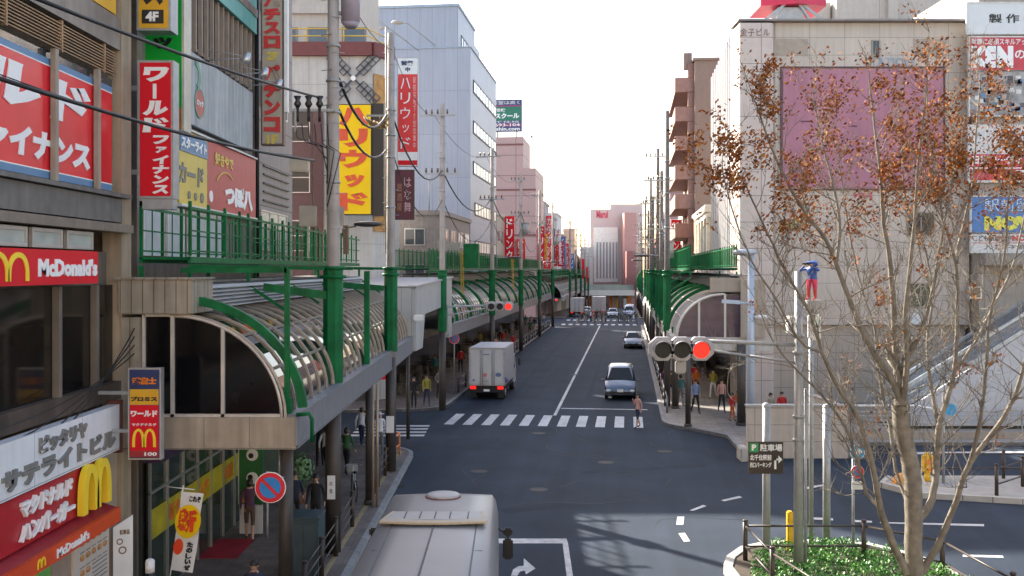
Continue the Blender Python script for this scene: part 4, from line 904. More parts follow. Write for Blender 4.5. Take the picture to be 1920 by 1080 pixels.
# filler block behind / between
def block(name, label, cat, F, u0, u1, v0, v1, h, wallm, rows=(), cols=4, side='R', winm=winglass, base=0.0, frm=alum, extra=None, wh=1.3, strip_=False):
    T = Thing(name, label, cat, ((u0+u1)/2,v0,base), F)
    b = MB(); b.box(u0,u1,v0,v1,base,h); T.part('wall', b, wallm)
    f = MB(); f.box(u0-.15,u1+.15,v0-.15,v1+.15,h+.003,h+.35); T.part('parapet', f, wallm)
    f = MB(); f.box(u0+(u1-u0)*.6,u0+(u1-u0)*.8,v0+1,v0+3.5,h+.35,h+2.1); T.part('roof_unit', f, box_grey)
    f = MB(); um = u1-1.2 if side == 'R' else u0+1.2; f.tube([(um,v0+1.5,h+.3),(um,v0+1.5,h+3.2)], .04, 5); f.beam((um-.6,v0+1.5,h+3),(um+.6,v0+1.5,h+3),.04,.04); f.beam((um-.45,v0+1.5,h+2.6),(um+.45,v0+1.5,h+2.6),.04,.04); T.part('aerial', f, galv)
    Ps = Plane((u1,0,0),(0,1,0)) if side == 'R' else Plane((u0,0,0),(0,-1,0))
    Pf = Plane((0,v0,0),(1,0,0))
    for z in rows:
        L_ = (v1-v0)/cols
        for i in range(cols):
            a = v0+L_*(i+.18); a2 = v0+L_*(i+.82)
            if side == 'L': a, a2 = -a2, -a
            window(T, Ps, a, a2, z, z+wh, 2, 1, frm, winm, w=.08, d=.04)
        n = max(1, int((u1-u0)/4))
        if not strip_:
            for i in range(min(n,3)):
                a = (u1-1.2-i*3.2-1.6) if side == 'R' else (u0+1.0+i*3.2)
                window(T, Pf, a, a+1.6, z, z+wh, 2, 1, frm, winm, w=.08, d=.04)
    return T
block('shop_building', 'low grey shop building between windmill building and pale blue building', 'building', SF, -30,-14.02,74,87.8,11.5, mat('wall_greyrose',(.25,.22,.21),.7,streak=.2), (6.5,9.2), 4)
block('shop_building', 'cream building just past the pale blue building', 'building', SF, -30,-14,106,118,13.2, mat('wall_cream',(.45,.43,.38),.7,streak=.15), (7.4,10.4), 4)
block('shop_building', 'dim rose shop building before the distant crossing on the left', 'building', SF, -30,-14,118.2,131,10.8, mat('wall_dimrose',(.22,.16,.15),.7,streak=.15), (6.6,), 4)
pk = mat('tile_pink', (.46,.31,.29), .6, var=.04, grid=(6.4,3.1,.06,(.26,.15,.14),.05))
T = Thing('tower_building', 'pink tiled stepped building with a big rooftop billboard', 'building', (-18,152,0), SF)
b = MB(); b.box(-34,-14,151,166,-.5,22.8); b.box(-34,-15.9,151.01,162,22.8,27.6); T.part('wall', b, pk)
f = MB()
for z in (12.5,19.4,26.3): f.box(-34.05,-13.93 if z < 22 else -15.85,150.9,151,z,z+.25)
T.part('band', f, mat('band_maroon',(.20,.08,.08),.6))
S = Thing('billboard', 'rooftop billboard in blue and green with white lettering on the pink building', 'billboard', (-19,151.5,27.8), SF)
P = Plane((0,151.3,0),(1,0,0)); f = MB(); P.rect(f, -25.5,-16.1,28.4,33.3,0,.3); S.part('panel', f, mat('board_navy',(.05,.06,.16),.45))
f = MB(); P.rect(f, -25.4,-16.2,30.1,32.2,.31,.02); S.part('panel', f, mat('board_green',(.02,.17,.10),.45))
f = MB(); P.rect(f, -25.4,-16.2,32.22,32.4,.31,.02); P.rect(f, -25.4,-16.2,29.2,29.6,.31,.02); S.part('band', f, mat('board_magenta',(.3,.04,.14),.5))
f = MB(); P.text(f, '東進ハイスクール', -24.0,-16.5,30.35,31.25,.34,bold=.05); P.text(f, '大学受験', -21.5,-18.6,31.4,31.95,.34,bold=.02); P.text(f, 'で、志望は高く', -22.4,-16.4,32.55,33.1,.34,bold=.0); P.text(f, '0120-693-104', -23,-16.4,29.2,29.65,.34,bold=.02); P.text(f, 'toshin.com', -21,-16.4,28.55,29.1,.34,bold=.03); P.text(f,'北千住校',-21.5,-16.5,29.72,30.05,.34,bold=.0); S.part('lettering', f, white_l)
f = MB()
for u in (-24,-20,-17): f.box(u,u+.2,151.2,151.4,27.6,28.4)
S.part('support', f, mat('support_brown',(.15,.1,.08),.6))
random.seed(21)
far = [('grey slab building','building',-14,167,176,18.5,(.34,.31,.33)),('narrow rust red building','building',-14,176.2,184,14.5,(.26,.12,.10)),('mauve grey building','building',-14,184.2,196,17.0,(.32,.29,.30)),
       ('white topped building','building',-14,196.2,210,18.2,(.55,.55,.53)),('brown building','building',-14,210.2,226,14.5,(.22,.17,.13)),('pale building','building',-14,226.2,250,13,(.45,.43,.40)),('dun end building','building',-13.5,250.2,280,11,(.32,.28,.24))]
for i, (lab, cat, u, v0, v1, h, c) in enumerate(far):
    T = block('street_building', lab + ', ' + nth[i] + ' past the pink tower on the left', cat, SF, u-16, u, v0, v1, h, mat('far_wall_%d' % i, c, .7, var=.06, streak=.15), [z for z in (5,8,11,14) if z < h-2], 3, base=-4)
farr = [('white ribbed building',6.2,116,126,15.5,(.50,.48,.46)),('rose building',6.2,151,163,19,(.42,.27,.26)),('grey building',6.2,163.2,174,22,(.33,.33,.35)),('cream building',6.2,174.2,188,17,(.48,.44,.36)),
        ('dark red building',6.4,188.2,202,14.5,(.24,.09,.09)),('pale grey building',6.4,202.2,226,17.5,(.40,.40,.41))]
for i, (lab, u, v0, v1, h, c) in enumerate(farr):
    T = block('street_building', lab + ', ' + nth[i] + ' past the brown apartment block on the right', 'building', SF, u, u+16, v0, v1, h, mat('farr_wall_%d' % i, c, .7, var=.06, streak=.15), [z for z in (6,9,12,15) if z < h-2], 3, 'L', base=-4)
# shop signs hung along both sides, far
random.seed(5)
cols_ = [('red',red),('white',white_p),('scarlet',mat('sign_scarlet',(0,0,0))),('yellow',yellow_o),('blue',blue),('grey',box_grey),('cream',mat('cream_panel',(0,0,0))),('maroon',mat('sign_maroon',(0,0,0)))]
hs = [(-13.9,153,8,6,0),(-13.9,158,9,4,3),(-13.9,165,7.5,4,2),(-13.9,175,8.5,6,7),(-13.9,184.5,9,4,0),(-13.9,198,8,5,0),(-13.9,209,7,5,5),(-13.9,225,7,5,0),(-13.9,236,6,5,4),(6.1,152,9,6,4),(6.1,158,8.5,4.5,7),(6.1,165,9,5,2),(6.1,182,8,5,0),(6.1,191,8,5,1),(6.1,207,7,5,0),(6.1,218,7,5,5),(-13.9,112,8.2,5.2,0),(-13.9,124,7.6,3.6,2),(-13.9,169,10,6.5,2),(-13.9,172,11.5,5,5),(-13.9,180,8,5,0),(-13.9,190,9,6,1),(-13.9,203,8,6,4),(-13.9,216,8,5,2),(6.1,118,8.2,5,0),(6.1,123,9.5,4,1),(6.1,154,8,5,3),(6.1,161,10,5,0),(6.1,170,11,6,1),(6.1,178,8,4.5,4),(6.1,186,9,5,2),(6.1,198,7.5,5,6)]
for i, (u, v, z, h, c) in enumerate(hs):
    du = 1.0 if u < 0 else -1.0
    T = Thing('hanging_sign', cols_[c][0] + ' vertical sign hung %d storeys tall, number %d along the far %s street fronts' % (max(1,round(h/2.6)), 1+sorted(q[1] for q in hs if (q[0]<0)==(u<0)).index(v), 'left' if u < 0 else 'right'), 'sign', (u,v,z), SF, 'hanging signs far down the street')
    f = MB(); f.box(u, u+du*1.1, v, v+.25, z, z+h); T.part('casing', f, cols_[c][1])
    P = Plane((0,v,0),(1,0,0)); x0, x1 = sorted((u+du*.2, u+du*.9)); f = MB()
    P.vtext(f, ('ドリンク','ビデオ','カラオケ','スーツ','めがね','そば処','くすり','本店')[i % 8], x0, x1, z+.2, z+h-.2, .02, bold=.02); T.part('lettering', f, white_l if c in (0,2,4,7) else red_lit)
# shopfront fascia strips under the far arcades
random.seed(9)
k = 0
for u, s_ in ((-13.95,1),(6.15,-1)):
    v = 56 if s_ > 0 else 57
    while v < 129 and k < 40:
        L_ = random.uniform(4,7); c = random.choice([(.5,.45,.3),(.35,.03,.03),(.5,.5,.5),(.08,.12,.2),(.5,.35,.05),(.1,.2,.08),(.25,.14,.1)])
        T = Thing('storefront', ('red trimmed','cream','white','dark blue','amber','olive','brown')[[(.5,.45,.3),(.35,.03,.03),(.5,.5,.5),(.08,.12,.2),(.5,.35,.05),(.1,.2,.08),(.25,.14,.1)].index(c)] + ' signed shop front, number %d from the corner under the %s arcade' % (k+1 if s_ > 0 else k-nL+1, 'left' if s_ > 0 else 'right'), 'shop front', (u,v,.15), SF, 'shop fronts under the arcades')
        f = MB(); f.box(u, u+s_*.12, v, v+L_-.15, .15, 2.7); T.part('glass', f, mat('shop_glass_dim', (.05,.045,.04), .2, var=.7, sc=1.3))
        f = MB(); f.box(u, u+s_*.3, v, v+L_-.15, 2.75, 3.5); T.part('sign_board', f, mat('shop_sign_%d' % int(c[0]*100+c[1]*10), c, .5, var=.2))
        f = MB()
        for j in range(3): f.box(u+s_*.3, u+s_*.9, v+.3+j*1.2, v+1.0+j*1.2, .15, random.uniform(.5,1.4))
        T.part('goods', f, mat('goods_mix', (.10,.08,.06), .7, var=.9, sc=2.2))
        v += L_; k += 1
    nL = k
# ---------------------------------------------------------------- beige tiled building on the right
tile = mat('tile_beige', (.55,.475,.41), .55, var=.04, sc=.5, streak=.12, dirt=.05, grid=(1.88,.95,.014,(.27,.22,.18),.035))
tile_d = mat('tile_greybeige', (.46,.385,.32), .6, var=.04, streak=.06, grid=(1.0,.95,.014,(.17,.15,.13),.04))
T = Thing('commercial_building', 'beige tiled building with a large blank pink panel behind the bare tree', 'building', (18,54,0))
b = MB(); b.prism([(14.2,54),(24.75,54),(24.75,75),(17.5,75),(14.6,56.5)],'z',4.4,20.75); T.part('wall', b, tile)
b = MB(); b.prism([(12.4,54.35),(24.7,54.35),(24.7,75),(15.6,75)],'z',0,4.4); T.part('base_wall', b, tile_d)
b = MB(); b.prism([(12.25,53.6),(13.9,53.6),(14.1,53.75),(14.15,54),(14.15,56),(12.25,56)], 'z', 0.1, 20.65); T.part('corner_pier', b, mat('tile_lilac', (.58,.49,.44), .5, var=.04, streak=.06, grid=(5,1.42,.018,(.2,.17,.16),.02)))
b = MB(); b.box(12.15,24.9,53.55,55.5,20.76,20.86); b.box(18,24.9,55.5,75,20.76,20.86); T.part('parapet', b, mat('parapet_grey', (.25,.22,.21), .6))
P = Plane((0,54,0),(1,0,0))
f = MB(); P.rect(f, X(1467,54), X(1767,54), Z(352,54), Z(130,54), .05, .05); T.part('panel', f, mat('panel_pink', (.42,.18,.24), .6, var=.07, streak=.08, sc=.5, dirt=.06))
f = MB(); x0,x1,z0,z1 = X(1465,54), X(1769,54), Z(354,54), Z(128,54)
for q in ((x0,x1,z1,z1+.08),(x0,x1,z0-.08,z0),(x0-.06,x0,z0-.08,z1+.08),(x1,x1+.06,z0-.08,z1+.08)): P.rect(f, *q, .06, .05)
T.part('panel_frame', f, mat('frame_plum', (.12,.05,.07), .6))
f = MB()
for px, py in ((1520,196),(1560,194)): P.ring(f, X(px,54), Z(py,54), .26, .31, .115, .01, n=4, a0=45, a1=405); 
P.rect(f, X(1566,54),X(1568,54),Z(222,54),Z(198,54),.115,.01); P.rect(f, X(1590,54),X(1606,54),Z(238,54),Z(236,54),.115,.01); P.rect(f, X(1500,54),X(1520,54),Z(229,54),Z(227,54),.115,.01)
P.text(f, '回', X(1685,54), X(1716,54), Z(318,54), Z(285,54), .11, bold=.0)
T.part('fixing_marks', f, mat('mark_plum', (.09,.03,.08), .6))
f = MB(); P.text(f, 'STATION', X(1622,54), X(1712,54), Z(124,54), Z(108,54), .03, bold=.01); T.part('lettering', f, mat('letter_bluegrey', (.28,.34,.44), .5))
f = MB(); P.rect(f, X(1455,54), X(1515,54), Z(105,54), Z(73,54), .01, .012); P.rect(f, X(1712,54), X(1775,54), Z(105,54), Z(73,54), .01, .012); T.part('stain_panel', f, mat('tile_darker', (.37,.31,.25), .6, var=.1))
P2 = Plane((0,53.6,0),(1,0,0)); f = MB(); P2.text(f, '金子ビル', X(1388,53.6), X(1443,53.6), Z(68,53.6), Z(53,53.6), .02, bold=.0, sp=1.1); T.part('lettering', f, mat('letter_rosegrey', (.16,.10,.11), .5))
f = MB(); P.text(f, 'VISA', X(1596,54), X(1636,54), Z(372,54), Z(361,54), .03, bold=.03, shear=.3); T.part('lettering', f, mat('letter_pinkred', (.55,.10,.14), .5))
f = MB(); P.rect(f, X(1462,54), X(1512,54), Z(431,54), Z(411,54), .05, .05); so_ = T.part('small_sign', f, mat('olive_board', (.18,.17,.10), .5)); 
f = MB(); P.text(f, 'H.I.S', X(1473,54), X(1505,54), Z(428,54), Z(415,54), .11, bold=.02); T.part('lettering', f, mat('letter_straw', (.42,.40,.15), .5), so_)
for q, gm in (((1700,1753,397,443), darkgl), ((1700,1752,530,577), mat('pane_olive', (.09,.10,.07), .25, var=.3)), ((1634,1650,75,110), darkgl)):
    f = MB(); P.rect(f, X(q[0],54), X(q[1],54), Z(q[3],54), Z(q[2],54), -.0, .02); 
    window(T, P, X(q[0],54), X(q[1],54), Z(q[3],54), Z(q[2],54), 2 if q[0] != 1634 else 1, 1, mat('frame_beige', (.3,.26,.22), .5), gm, w=.07, d=.03)
f = MB(); f.disc((X(1715,54),53.98,Z(598,54)), .3, (0,-1,0), .08, 20); T.part('wall_lamp', f, white_p)
# street side with white fins
fa = UV(12.2,56); 
f = MB(); v1 = VU(1341,6.1)
b = MB(); b.box(6.25,13,56,v1,4.3,20.6); o_ = b.mesh('side_wall', [mat('side_fin_shade', (.20,.20,.21), .4, var=.05)], Vector((0,0,0)))  # wall colour lowered to stand for shade between the white fins
oo = bpy.data.objects.new('side_wall', o_); COL.objects.link(oo); oo.parent = T.o; oo.matrix_parent_inverse = Matrix.Identity(4)
oo.matrix_basis = T.o.matrix_world.inverted() @ SF
k = 0; v = 56.2
while v < v1:
    f = MB(); f.box(5.78,6.24,v,v+.22,4.4,20.9)
    me = f.mesh('fin', [mat('fin_white', (.60,.58,.58), .4, var=.03)], Vector((0,0,0))); o_ = bpy.data.objects.new('fin', me); COL.objects.link(o_); o_.parent = T.o; o_.matrix_basis = T.o.matrix_world.inverted() @ SF
    v += 1.35
# rooftop sign and plant
S = Thing('rooftop_sign', 'crimson rooftop sign box cut by the top of the photo on a steel frame', 'sign', (15.2,58,20.8))
P = Plane((0,58,0),(1,0,0)); f = MB(); f.prism([(X(1420,58),57.2),(X(1482,58),56.6),(X(1541,58),57.2),(X(1541,58),60),(X(1420,58),60)], 'z', Z(18,58), 27); S.part('panel', f, mat('sign_crimson2', (.55,.02,.07), .45))
f = MB()
for q in (((13.4,57.2,20.85),(16.2,57,23.0)), ((18.9,57.2,20.85),(16.0,57,23.0)), ((14.3,57.2,20.85),(15.6,57,22.6)), ((15,57.1,21.7),(17.6,57.1,21.7)), ((17.6,57.2,20.85),(16.4,57,22.6))): f.beam(*q, .14, .14)
f.box(15.2,16.7,57.1,58.4,20.9,22.4); S.part('frame', f, galv)
T = Thing('rear_building', 'pale block with louvres rising behind the beige tiled building', 'building', (26,68,0))
b = MB(); b.box(X(1640,68),36,76,90,0,30); b.box(X(1592,68),X(1636,68),77,80,10,28); b.box(X(1745,68),X(1765,68),75.6,76,20,30); T.part('wall', b, mat('wall_palegrey', (.42,.40,.37), .6, var=.05, streak=.1, grid=(5,8,.03,(.25,.24,.23),.03)))
f = MB()
for i in range(5): f.beam((X(1605+i*12,68),76.5,20.9),(X(1605+i*12,68),76.5,26),.1,.1)
for z in (22,23.5,25): f.beam((X(1603,68),76.5,z),(X(1655,68),76.5,z),.08,.08)
T.part('roof_rack', f, galv)
T = Thing('commercial_building', 'grey wall covered in billboards at the right edge', 'building', (28,53,0))
b = MB(); b.box(24.9,46,53.2,75,0,23); T.part('wall', b, mat('wall_warmgrey', (.36,.31,.26), .7, var=.05, streak=.12, grid=(2.6,2.4,.014,(.13,.12,.11),.04)))
PR = Plane((0,53.2,0),(1,0,0)); window(T, PR, X(1817,53.2), X(1840,53.2), Z(560,53.2), Z(537,53.2), 1, 1, alum, darkgl, w=.07)
f = MB(); f.box(24.9,40,52.4,53.2,Z(497,53),Z(475,53)); T.part('ledge', f, mat('ledge_beige', (.27,.24,.21), .6, streak=.1))
def rb(label, px0, px1, y0, y1, m, d=.12):
    a0, a1, b0, b1 = X(px0,53), X(px1,53), Z(y1,53), Z(y0,53)
    S = Thing('billboard', label, 'billboard', (a0,53,b0)); f = MB(); PR.rect(f, a0, a1, b0, b1, d, .06); S.part('panel', f, m)
    f = MB()
    for q in ((a0-.07,a1,b1,b1+.07),(a0-.07,a1,b0-.07,b0),(a0-.07,a0,b0,b1)): PR.rect(f, *q, d, .08)
    S.part('frame', f, offwhite); return S
def ptxt(S, s, px0, px1, y0, y1, m, d=.19, bold=.04, shear=0):
    f = MB(); PR.text(f, s, X(px0,53), X(px1,53), Z(y1,53), Z(y0,53), d, bold=bold, shear=shear); S.part('lettering', f, m)
S = rb('white top billboard with two dark characters at the right edge', 1815, 2060, 6, 62, mat('board_white', (.62,.64,.66), .4, var=.03))
ptxt(S, '製 作 中', 1854, 1942, 26, 43, black, bold=.02)
S = rb('red billboard with large white latin letters at the right edge', 1819, 2060, 70, 132, mat('board_crimson', (.50,.03,.05), .4, var=.08))
ptxt(S, '就職に必須スキルアップ', 1822, 1935, 72, 84, white_l, bold=.01); ptxt(S, 'KEN', 1821, 1900, 86, 127, white_l, bold=.08); ptxt(S, 'のお', 1903, 1945, 92, 110, white_l, bold=.02)
S = rb('photo collage billboard with blurred small pictures at the right edge', 1819, 2060, 134, 216, mat('collage', (.26,.25,.25), .5, var=.7, sc=1.3))
f = MB(); random.seed(4)
for i in range(40): PR.rect(f, (a:=X(1822,53)+random.random()*2.6), a+.28, (b_:=Z(214,53)+random.random()*1.9), b_+.22, .19, .01, i % 4)
S.part('picture', f, [blue_g, mat('skin_print',(.5,.33,.25),.5), offwhite, mat('print_dark',(.1,.08,.09),.5)])
S = rb('white billboard with a red lower half and a small dark emblem at the right edge', 1818, 2060, 236, 340, mat('board_white2', (.58,.58,.58), .4, var=.05))
f = MB(); PR.rect(f, X(1819,53), X(2060,53), Z(338,53), Z(289,53), .185, .01); S.part('panel', f, mat('board_crimson',(0,0,0)))
f = MB(); PR.ring(f, X(1898,53), Z(262,53), .25, .4, .19, .01, ky=.7); PR.rect(f, X(1880,53), X(1925,53), Z(278,53), Z(275,53), .19,.01); S.part('emblem', f, black)
ptxt(S, '日興コーディアル', 1824, 1950, 291, 308, white_l, .2); f = MB(); PR.rect(f, X(1819,53), X(2060,53), Z(316,53), Z(314,53), .2, .006); S.part('line', f, white_l); ptxt(S, '7F', 1905, 1925, 319, 333, white_l, .2)
S = rb('blue billboard with white characters and big yellow letters', 1822, 2060, 369, 436, mat('board_blue', (.05,.17,.42), .4, var=.05))
ptxt(S, '駅前留学', 1846, 1960, 372, 396, mat('letter_paleblue', (.5,.6,.7), .5), bold=.0); ptxt(S, 'NOVA', 1846, 1965, 405, 432, mat('letter_lemon', (.70,.68,.08), .4), bold=.08)
S = rb('pale lower billboard strip with small dark and red lettering', 1822, 2060, 438, 472, mat('board_white2',(0,0,0)))
ptxt(S, 'こども駅前留学', 1825, 1896, 441, 452, black, bold=.0); ptxt(S, 'NOVA', 1898, 1945, 441, 452, red_lit, bold=.06); ptxt(S, '入 口 → 高', 1845, 1925, 458, 468, black, bold=-.0)
f = MB(); PR.rect(f, X(1822,53), X(2060,53), Z(456,53), Z(455,53), .19, .01); S.part('line', f, red_lit)

# brown apartment block, cream hall, orange shop house (right)
T = Thing('apartment_building', 'brown apartment block with stacked balconies on the right', 'building', (7,97,0), SF)
b = MB(); b.box(6.4,22,98,118,0,27.6); T.part('wall', b, mat('wall_mocha', (.235,.165,.14), .7, var=.04, streak=.08))
for i in range(8):
    z = 25.0-i*2.85
    if z < 6: break
    f = MB(); f.box(4.7,6.39,99,116,z-.15,z); f.box(4.55,4.7,98.8,116,z-.25,z+1.15); f.box(4.7,6.39,98.8,98.95,z-.25,z+1.15); f.box(5.8,6.39,98.85,99.4,z+1.2,z+2.55)
    T.part('balcony', f, mat('balcony_rose', (.30,.17,.145), .65, streak=.1))
    f = MB(); f.box(6.3,6.37,101,104,z+.1,z+2.2); f.box(6.3,6.37,106,109,z+.1,z+2.2); T.part('balcony_door', f, winglass)
f = MB(); f.box(6.2,22.2,97.8,118.2,27.61,27.85); f.box(5.4,6.2,99,99.6,27.0,28.6); T.part('parapet', f, mat('wall_mocha',(0,0,0)))
T = Thing('hall_building', 'small cream hall with cornice and pilasters above the green walkway', 'building', (6.3,80,0), SF)
b = MB(); b.box(6.4,20,80,93,0,11.9); T.part('wall', b, mat('wall_straw', (.50,.43,.30), .6, var=.06, streak=.1))
f = MB(); f.box(6.0,20.2,79.6,93.3,11.91,12.5); f.box(6.15,20,79.75,93.1,11.5,11.9); f.box(8.3,12,80.5,84,12.5,13.3); T.part('cornice', f, mat('cornice_white', (.66,.62,.54), .5))
f = MB()
for v in (80.0,83.2,86.4,89.6,92.5): f.box(6.15,6.4,v,v+.6,5,11.5)
for u in (6.7,9.5,12): f.box(u,u+.6,79.8,80,5,11.5)
T.part('pilaster', f, mat('cornice_white',(0,0,0)))
window(T, Plane((0,80,0),(1,0,0)), 7.6,9.2,6.5,11.2,1,1,alum,darkgl)
T = Thing('shop_house', 'terracotta orange shop house beside the cream hall', 'building', (6.3,94,0), SF)
b = MB(); b.box(6.3,20,93.4,97.9,0,12.3); T.part('wall', b, mat('wall_terracotta', (.50,.22,.09), .65, var=.06, streak=.1))
window(T, Plane((6.3,0,0),(0,-1,0)), -97,-94.3,7,9,2,1,alum,winglass)
f = MB(); f.box(6.1,20.2,93.2,98,12.3,12.6); T.part('parapet', f, mat('cornice_white',(0,0,0)))

# buildings closing the street
T = Thing('end_building', 'pale building with tall white vertical ribs closing the street', 'building', (24,262,-3), NF)
b = MB(); b.box(X(1107,262),X(1205,262),262,285,-4,23.2); b.box(X(1145,262),X(1205,262),263,285,19,24.6); T.part('wall', b, mat('wall_rosepale', (.60,.46,.43), .6, var=.05))
P = Plane((0,262,0),(1,0,0)); f = MB(); P.rect(f, X(1113,262),X(1158,262),4,18.4,.3,.3); T.part('front_panel', f, mat('panel_ivory', (.80,.76,.70), .5))
f = MB()
for i in range(7): P.rect(f, X(1118+i*6,262), X(1121+i*6,262), 5, 14.5, .65, .05)
T.part('window_strip', f, mat('strip_grey', (.30,.28,.27), .4))
f = MB(); P.text(f, 'Marui', X(1118,262), X(1140,262), Z(409,262), Z(395,262), .05, bold=.05); T.part('lettering', f, mat('letter_rose2', (.6,.08,.12), .5))
f = MB(); f.box(X(1165,262),X(1187,262),255,261,-4,Z(400,258)); T.part('annex', f, mat('wall_salmon', (.50,.26,.23), .6)); f = MB(); f.box(X(1165,262),X(1187,262),250,254.9,-4,12); T.part('annex', f, mat('wall_oxide', (.3,.12,.11), .6))
T = Thing('end_building', 'low cream shop building with red signs under the ribbed building', 'building', (16,250,-3))
b = MB(); b.box(X(1088,250),X(1112,250),250,262,-4,13); T.part('wall', b, mat('wall_cream2', (.5,.44,.40), .6)); f = MB(); P = Plane((0,250,0),(1,0,0)); P.rect(f, X(1090,250),X(1096,250),3,10,.1,.1); P.rect(f, X(1099,250),X(1105,250),2,8,.1,.1); T.part('sign', f, red)
b = MB(); b.box(X(1056,285),X(1078,285),285,300,-4,19); b.box(X(1078,285),X(1094,285),286,300,-4,13); T = Thing('end_building', 'small brown and grey buildings left of the far crossing roof', 'building', (16,285,-4)); T.part('wall', b, mat('wall_dun2', (.30,.25,.21), .7))
T = Thing('footbridge', 'white arcade crossing with lit shop fronts at the far end of the street', 'footbridge', (20,244,-3))
b = MB(); b.box(X(1090,244),X(1190,244),244,248,1.0,1.9); b.box(X(1090,244),X(1190,244),243.9,244,1.9,2.3); T.part('deck', b, mat('deck_cream', (.85,.83,.76), .5))
b = MB(); b.box(X(1090,248),X(1190,248),248.1,249,-4,1.0); T.part('shop_row', b, mat('shop_row', (.42,.33,.24), .5, var=.8, sc=.8))
random.seed(2)
for i in range(14):
    x = X(1092+i*7,247.6); b = MB(); b.box(x,x+.8,247.6,248.0,-3.6+random.random()*1.5,-.2+random.random()); T.part('shop_sign', b, [red, white_p, orange, mat('sign_pinkish',(.6,.3,.3),.5), yellow_o][i % 5])
for i, x in enumerate((X(1112,244),X(1135,244),X(1160,244))): b = MB(); b.box(x,x+1.0,244.2,245,-4,1.0); T.part('pier', b, mat('pier_brown', (.12,.09,.08), .6))
b = MB(); b.box(X(1090,244),X(1190,244),246,246.1,1.9,3.6); T.part('screen', b, mat('screen_sage', (.30,.32,.27), .4, var=.2, sc=.6))

# ---------------------------------------------------------------- right side street furniture: wall, steps, escalator
T = Thing('boundary_wall', 'low pale concrete wall in front of the beige building', 'wall', (11,39.4,0))
f = MB(); f.box(X(1402,39),X(1590,39),39.0,39.3,0,2.03); f.box(X(1590,39)-.3,X(1590,39),39.3,44,0,2.03); T.part('wall', f, mat('wall_concrete_tile', (.50,.43,.36), .7, var=.06, streak=.15, grid=(1.9,.66,.012,(.2,.18,.17),.04)))
f = MB(); f.box(X(1402,39)-.05,X(1590,39)+.05,38.95,39.35,2.031,2.1); T.part('coping', f, concrete)
f = MB(); f.bbox(X(1385,38.6),X(1401,38.6),38.3,39.0,0,.55,.05); solo('kerb_block', f, mat('block_pale', (.42,.40,.36), .7), 'small pale concrete block at the left foot of the low wall', 'block')
f = MB(); f.box(13.3,60,42.6,43.4,-.01,.45); f.box(13.6,60,43.4,52,.0,.3); solo('raised_pavement', f, mat('pavement_tan', (.34,.29,.24), .75, var=.08, dirt=.15, grid=(1.2,.5,.012,(.2,.17,.15),.06)), kind='structure')
T = Thing('balustrade', 'grey horizontal rail balustrade on the raised pavement at right', 'balustrade', (20,43.5,.45))
for i in range(9):
    x = 14.9+i*1.8; f = MB(); f.beam((x,43.2,.45),(x,43.2,1.35),.05,.05); T.part('post', f, galv)
f = MB()
for z in (.7,.88,1.06,1.24): f.beam((14.9,43.2,z),(30,43.2,z),.05,.05)
T.part('rail', f, galv); f = MB(); f.tube([(14.8,43.15,1.5),(17.5,43.15,1.5),(18.3,43.15,1.35),(18.5,43.15,1.2)], .05, 8); T.part('handrail', f, white_p)
T = Thing('escalator', 'outdoor escalator with steel balustrades rising to the right', 'escalator', (18,45,.4))
sl = lambda x: 1.0 + (x-17.3)*.66
for y, lab in ((44.3,0),(45.9,1)):
    f = MB(); f.prism([(17.6,.45),(27,.45),(27,sl(27)-.1),(17.0,.8)], 'y', y, y+.2); T.part('side_panel', f, mat('panel_steelwhite', (.44,.46,.50), .4, m=.1, var=.05, grid=(1.5,9,.01,(.3,.3,.32),.03)))
    f = MB(); f.prism([(16.6,.75),(27,sl(27)-.1),(27,sl(27)+.55),(16.6,1.45)], 'y', y+.05, y+.12); T.part('balustrade_glass', f, mat('glass_blue', (.24,.27,.31), .15, var=.2, spec=.6, alpha=.5))
    f = MB(); f.beam((16.4,y+.08,1.5),(27,y+.08,sl(27)+.6),.13,.12); f.beam((16.6,y+.02,.85),(27,y+.02,sl(27)-.05),.16,.18); T.part('handrail', f, mat('rail_steelblue', (.34,.40,.46), .3, m=.5))
f = MB()
for i in range(30): x = 16.9+i*.33; f.box(x,x+.34,44.5,45.9,.3,sl(x)-.35)
T.part('step', f, mat('step_dark', (.06,.06,.065), .5, m=.3))
# traffic island and fences on the right
f = MB(); f.prism([(12.6,33.7),(13.3,32.3),(16,31.5),(40,31.2),(40,34.6),(14,35.0),(13,34.6)], 'z', -.02, .17); solo('island', f, mat('pavement_grey', (.34,.33,.31), .8, var=.1, dirt=.2), kind='structure')
f = MB(); strip(f, [(13.2,34.9),(12.55,33.8),(13.25,32.25),(16,31.45),(40,31.15)], .2, -.01, .19); solo('kerb', f, mat('kerb_pale',(0,0,0)), kind='structure')
def fence(label, pts, h=.95, rails=(.4,.9), post_r=.06, m=brown_m, F=NF, z0=.17, bay=2.0, rr=.028, cap=True):
    T = Thing('guard_fence', label, 'fence', (pts[0][0],pts[0][1],z0), F)
    rl = MB(); proto = None
    for i, p in enumerate(pts):
        f = MB(); f.tube([(p[0],p[1],z0),(p[0],p[1],z0+h)], post_r, 10)
        if cap: f.tube([(p[0],p[1],z0+h),(p[0],p[1],z0+h+.02),(p[0],p[1],z0+h+.06)], [post_r*.6,post_r*1.2,post_r*.9], 10)
        T.part('post', f, m)
    for p, q in zip(pts, pts[1:]):
        for z in rails: rl.tube([(p[0],p[1],z0+z),(q[0],q[1],z0+z)], rr, 6)
    T.part('rail', rl, m); return T
fence('brown two rail fence round the planted island', [(6.4,19.5),(5.85,22.4),(5.8,24.8),(8.75,24.8),(10.1,23.4),(10.3,20.5)], rails=(.35,.85))
fence('brown rail fence on the traffic island at the right edge', [(14.6,34.5),(17,34.5),(19.4,34.5),(21.8,34.5)], rails=(.35,.85))
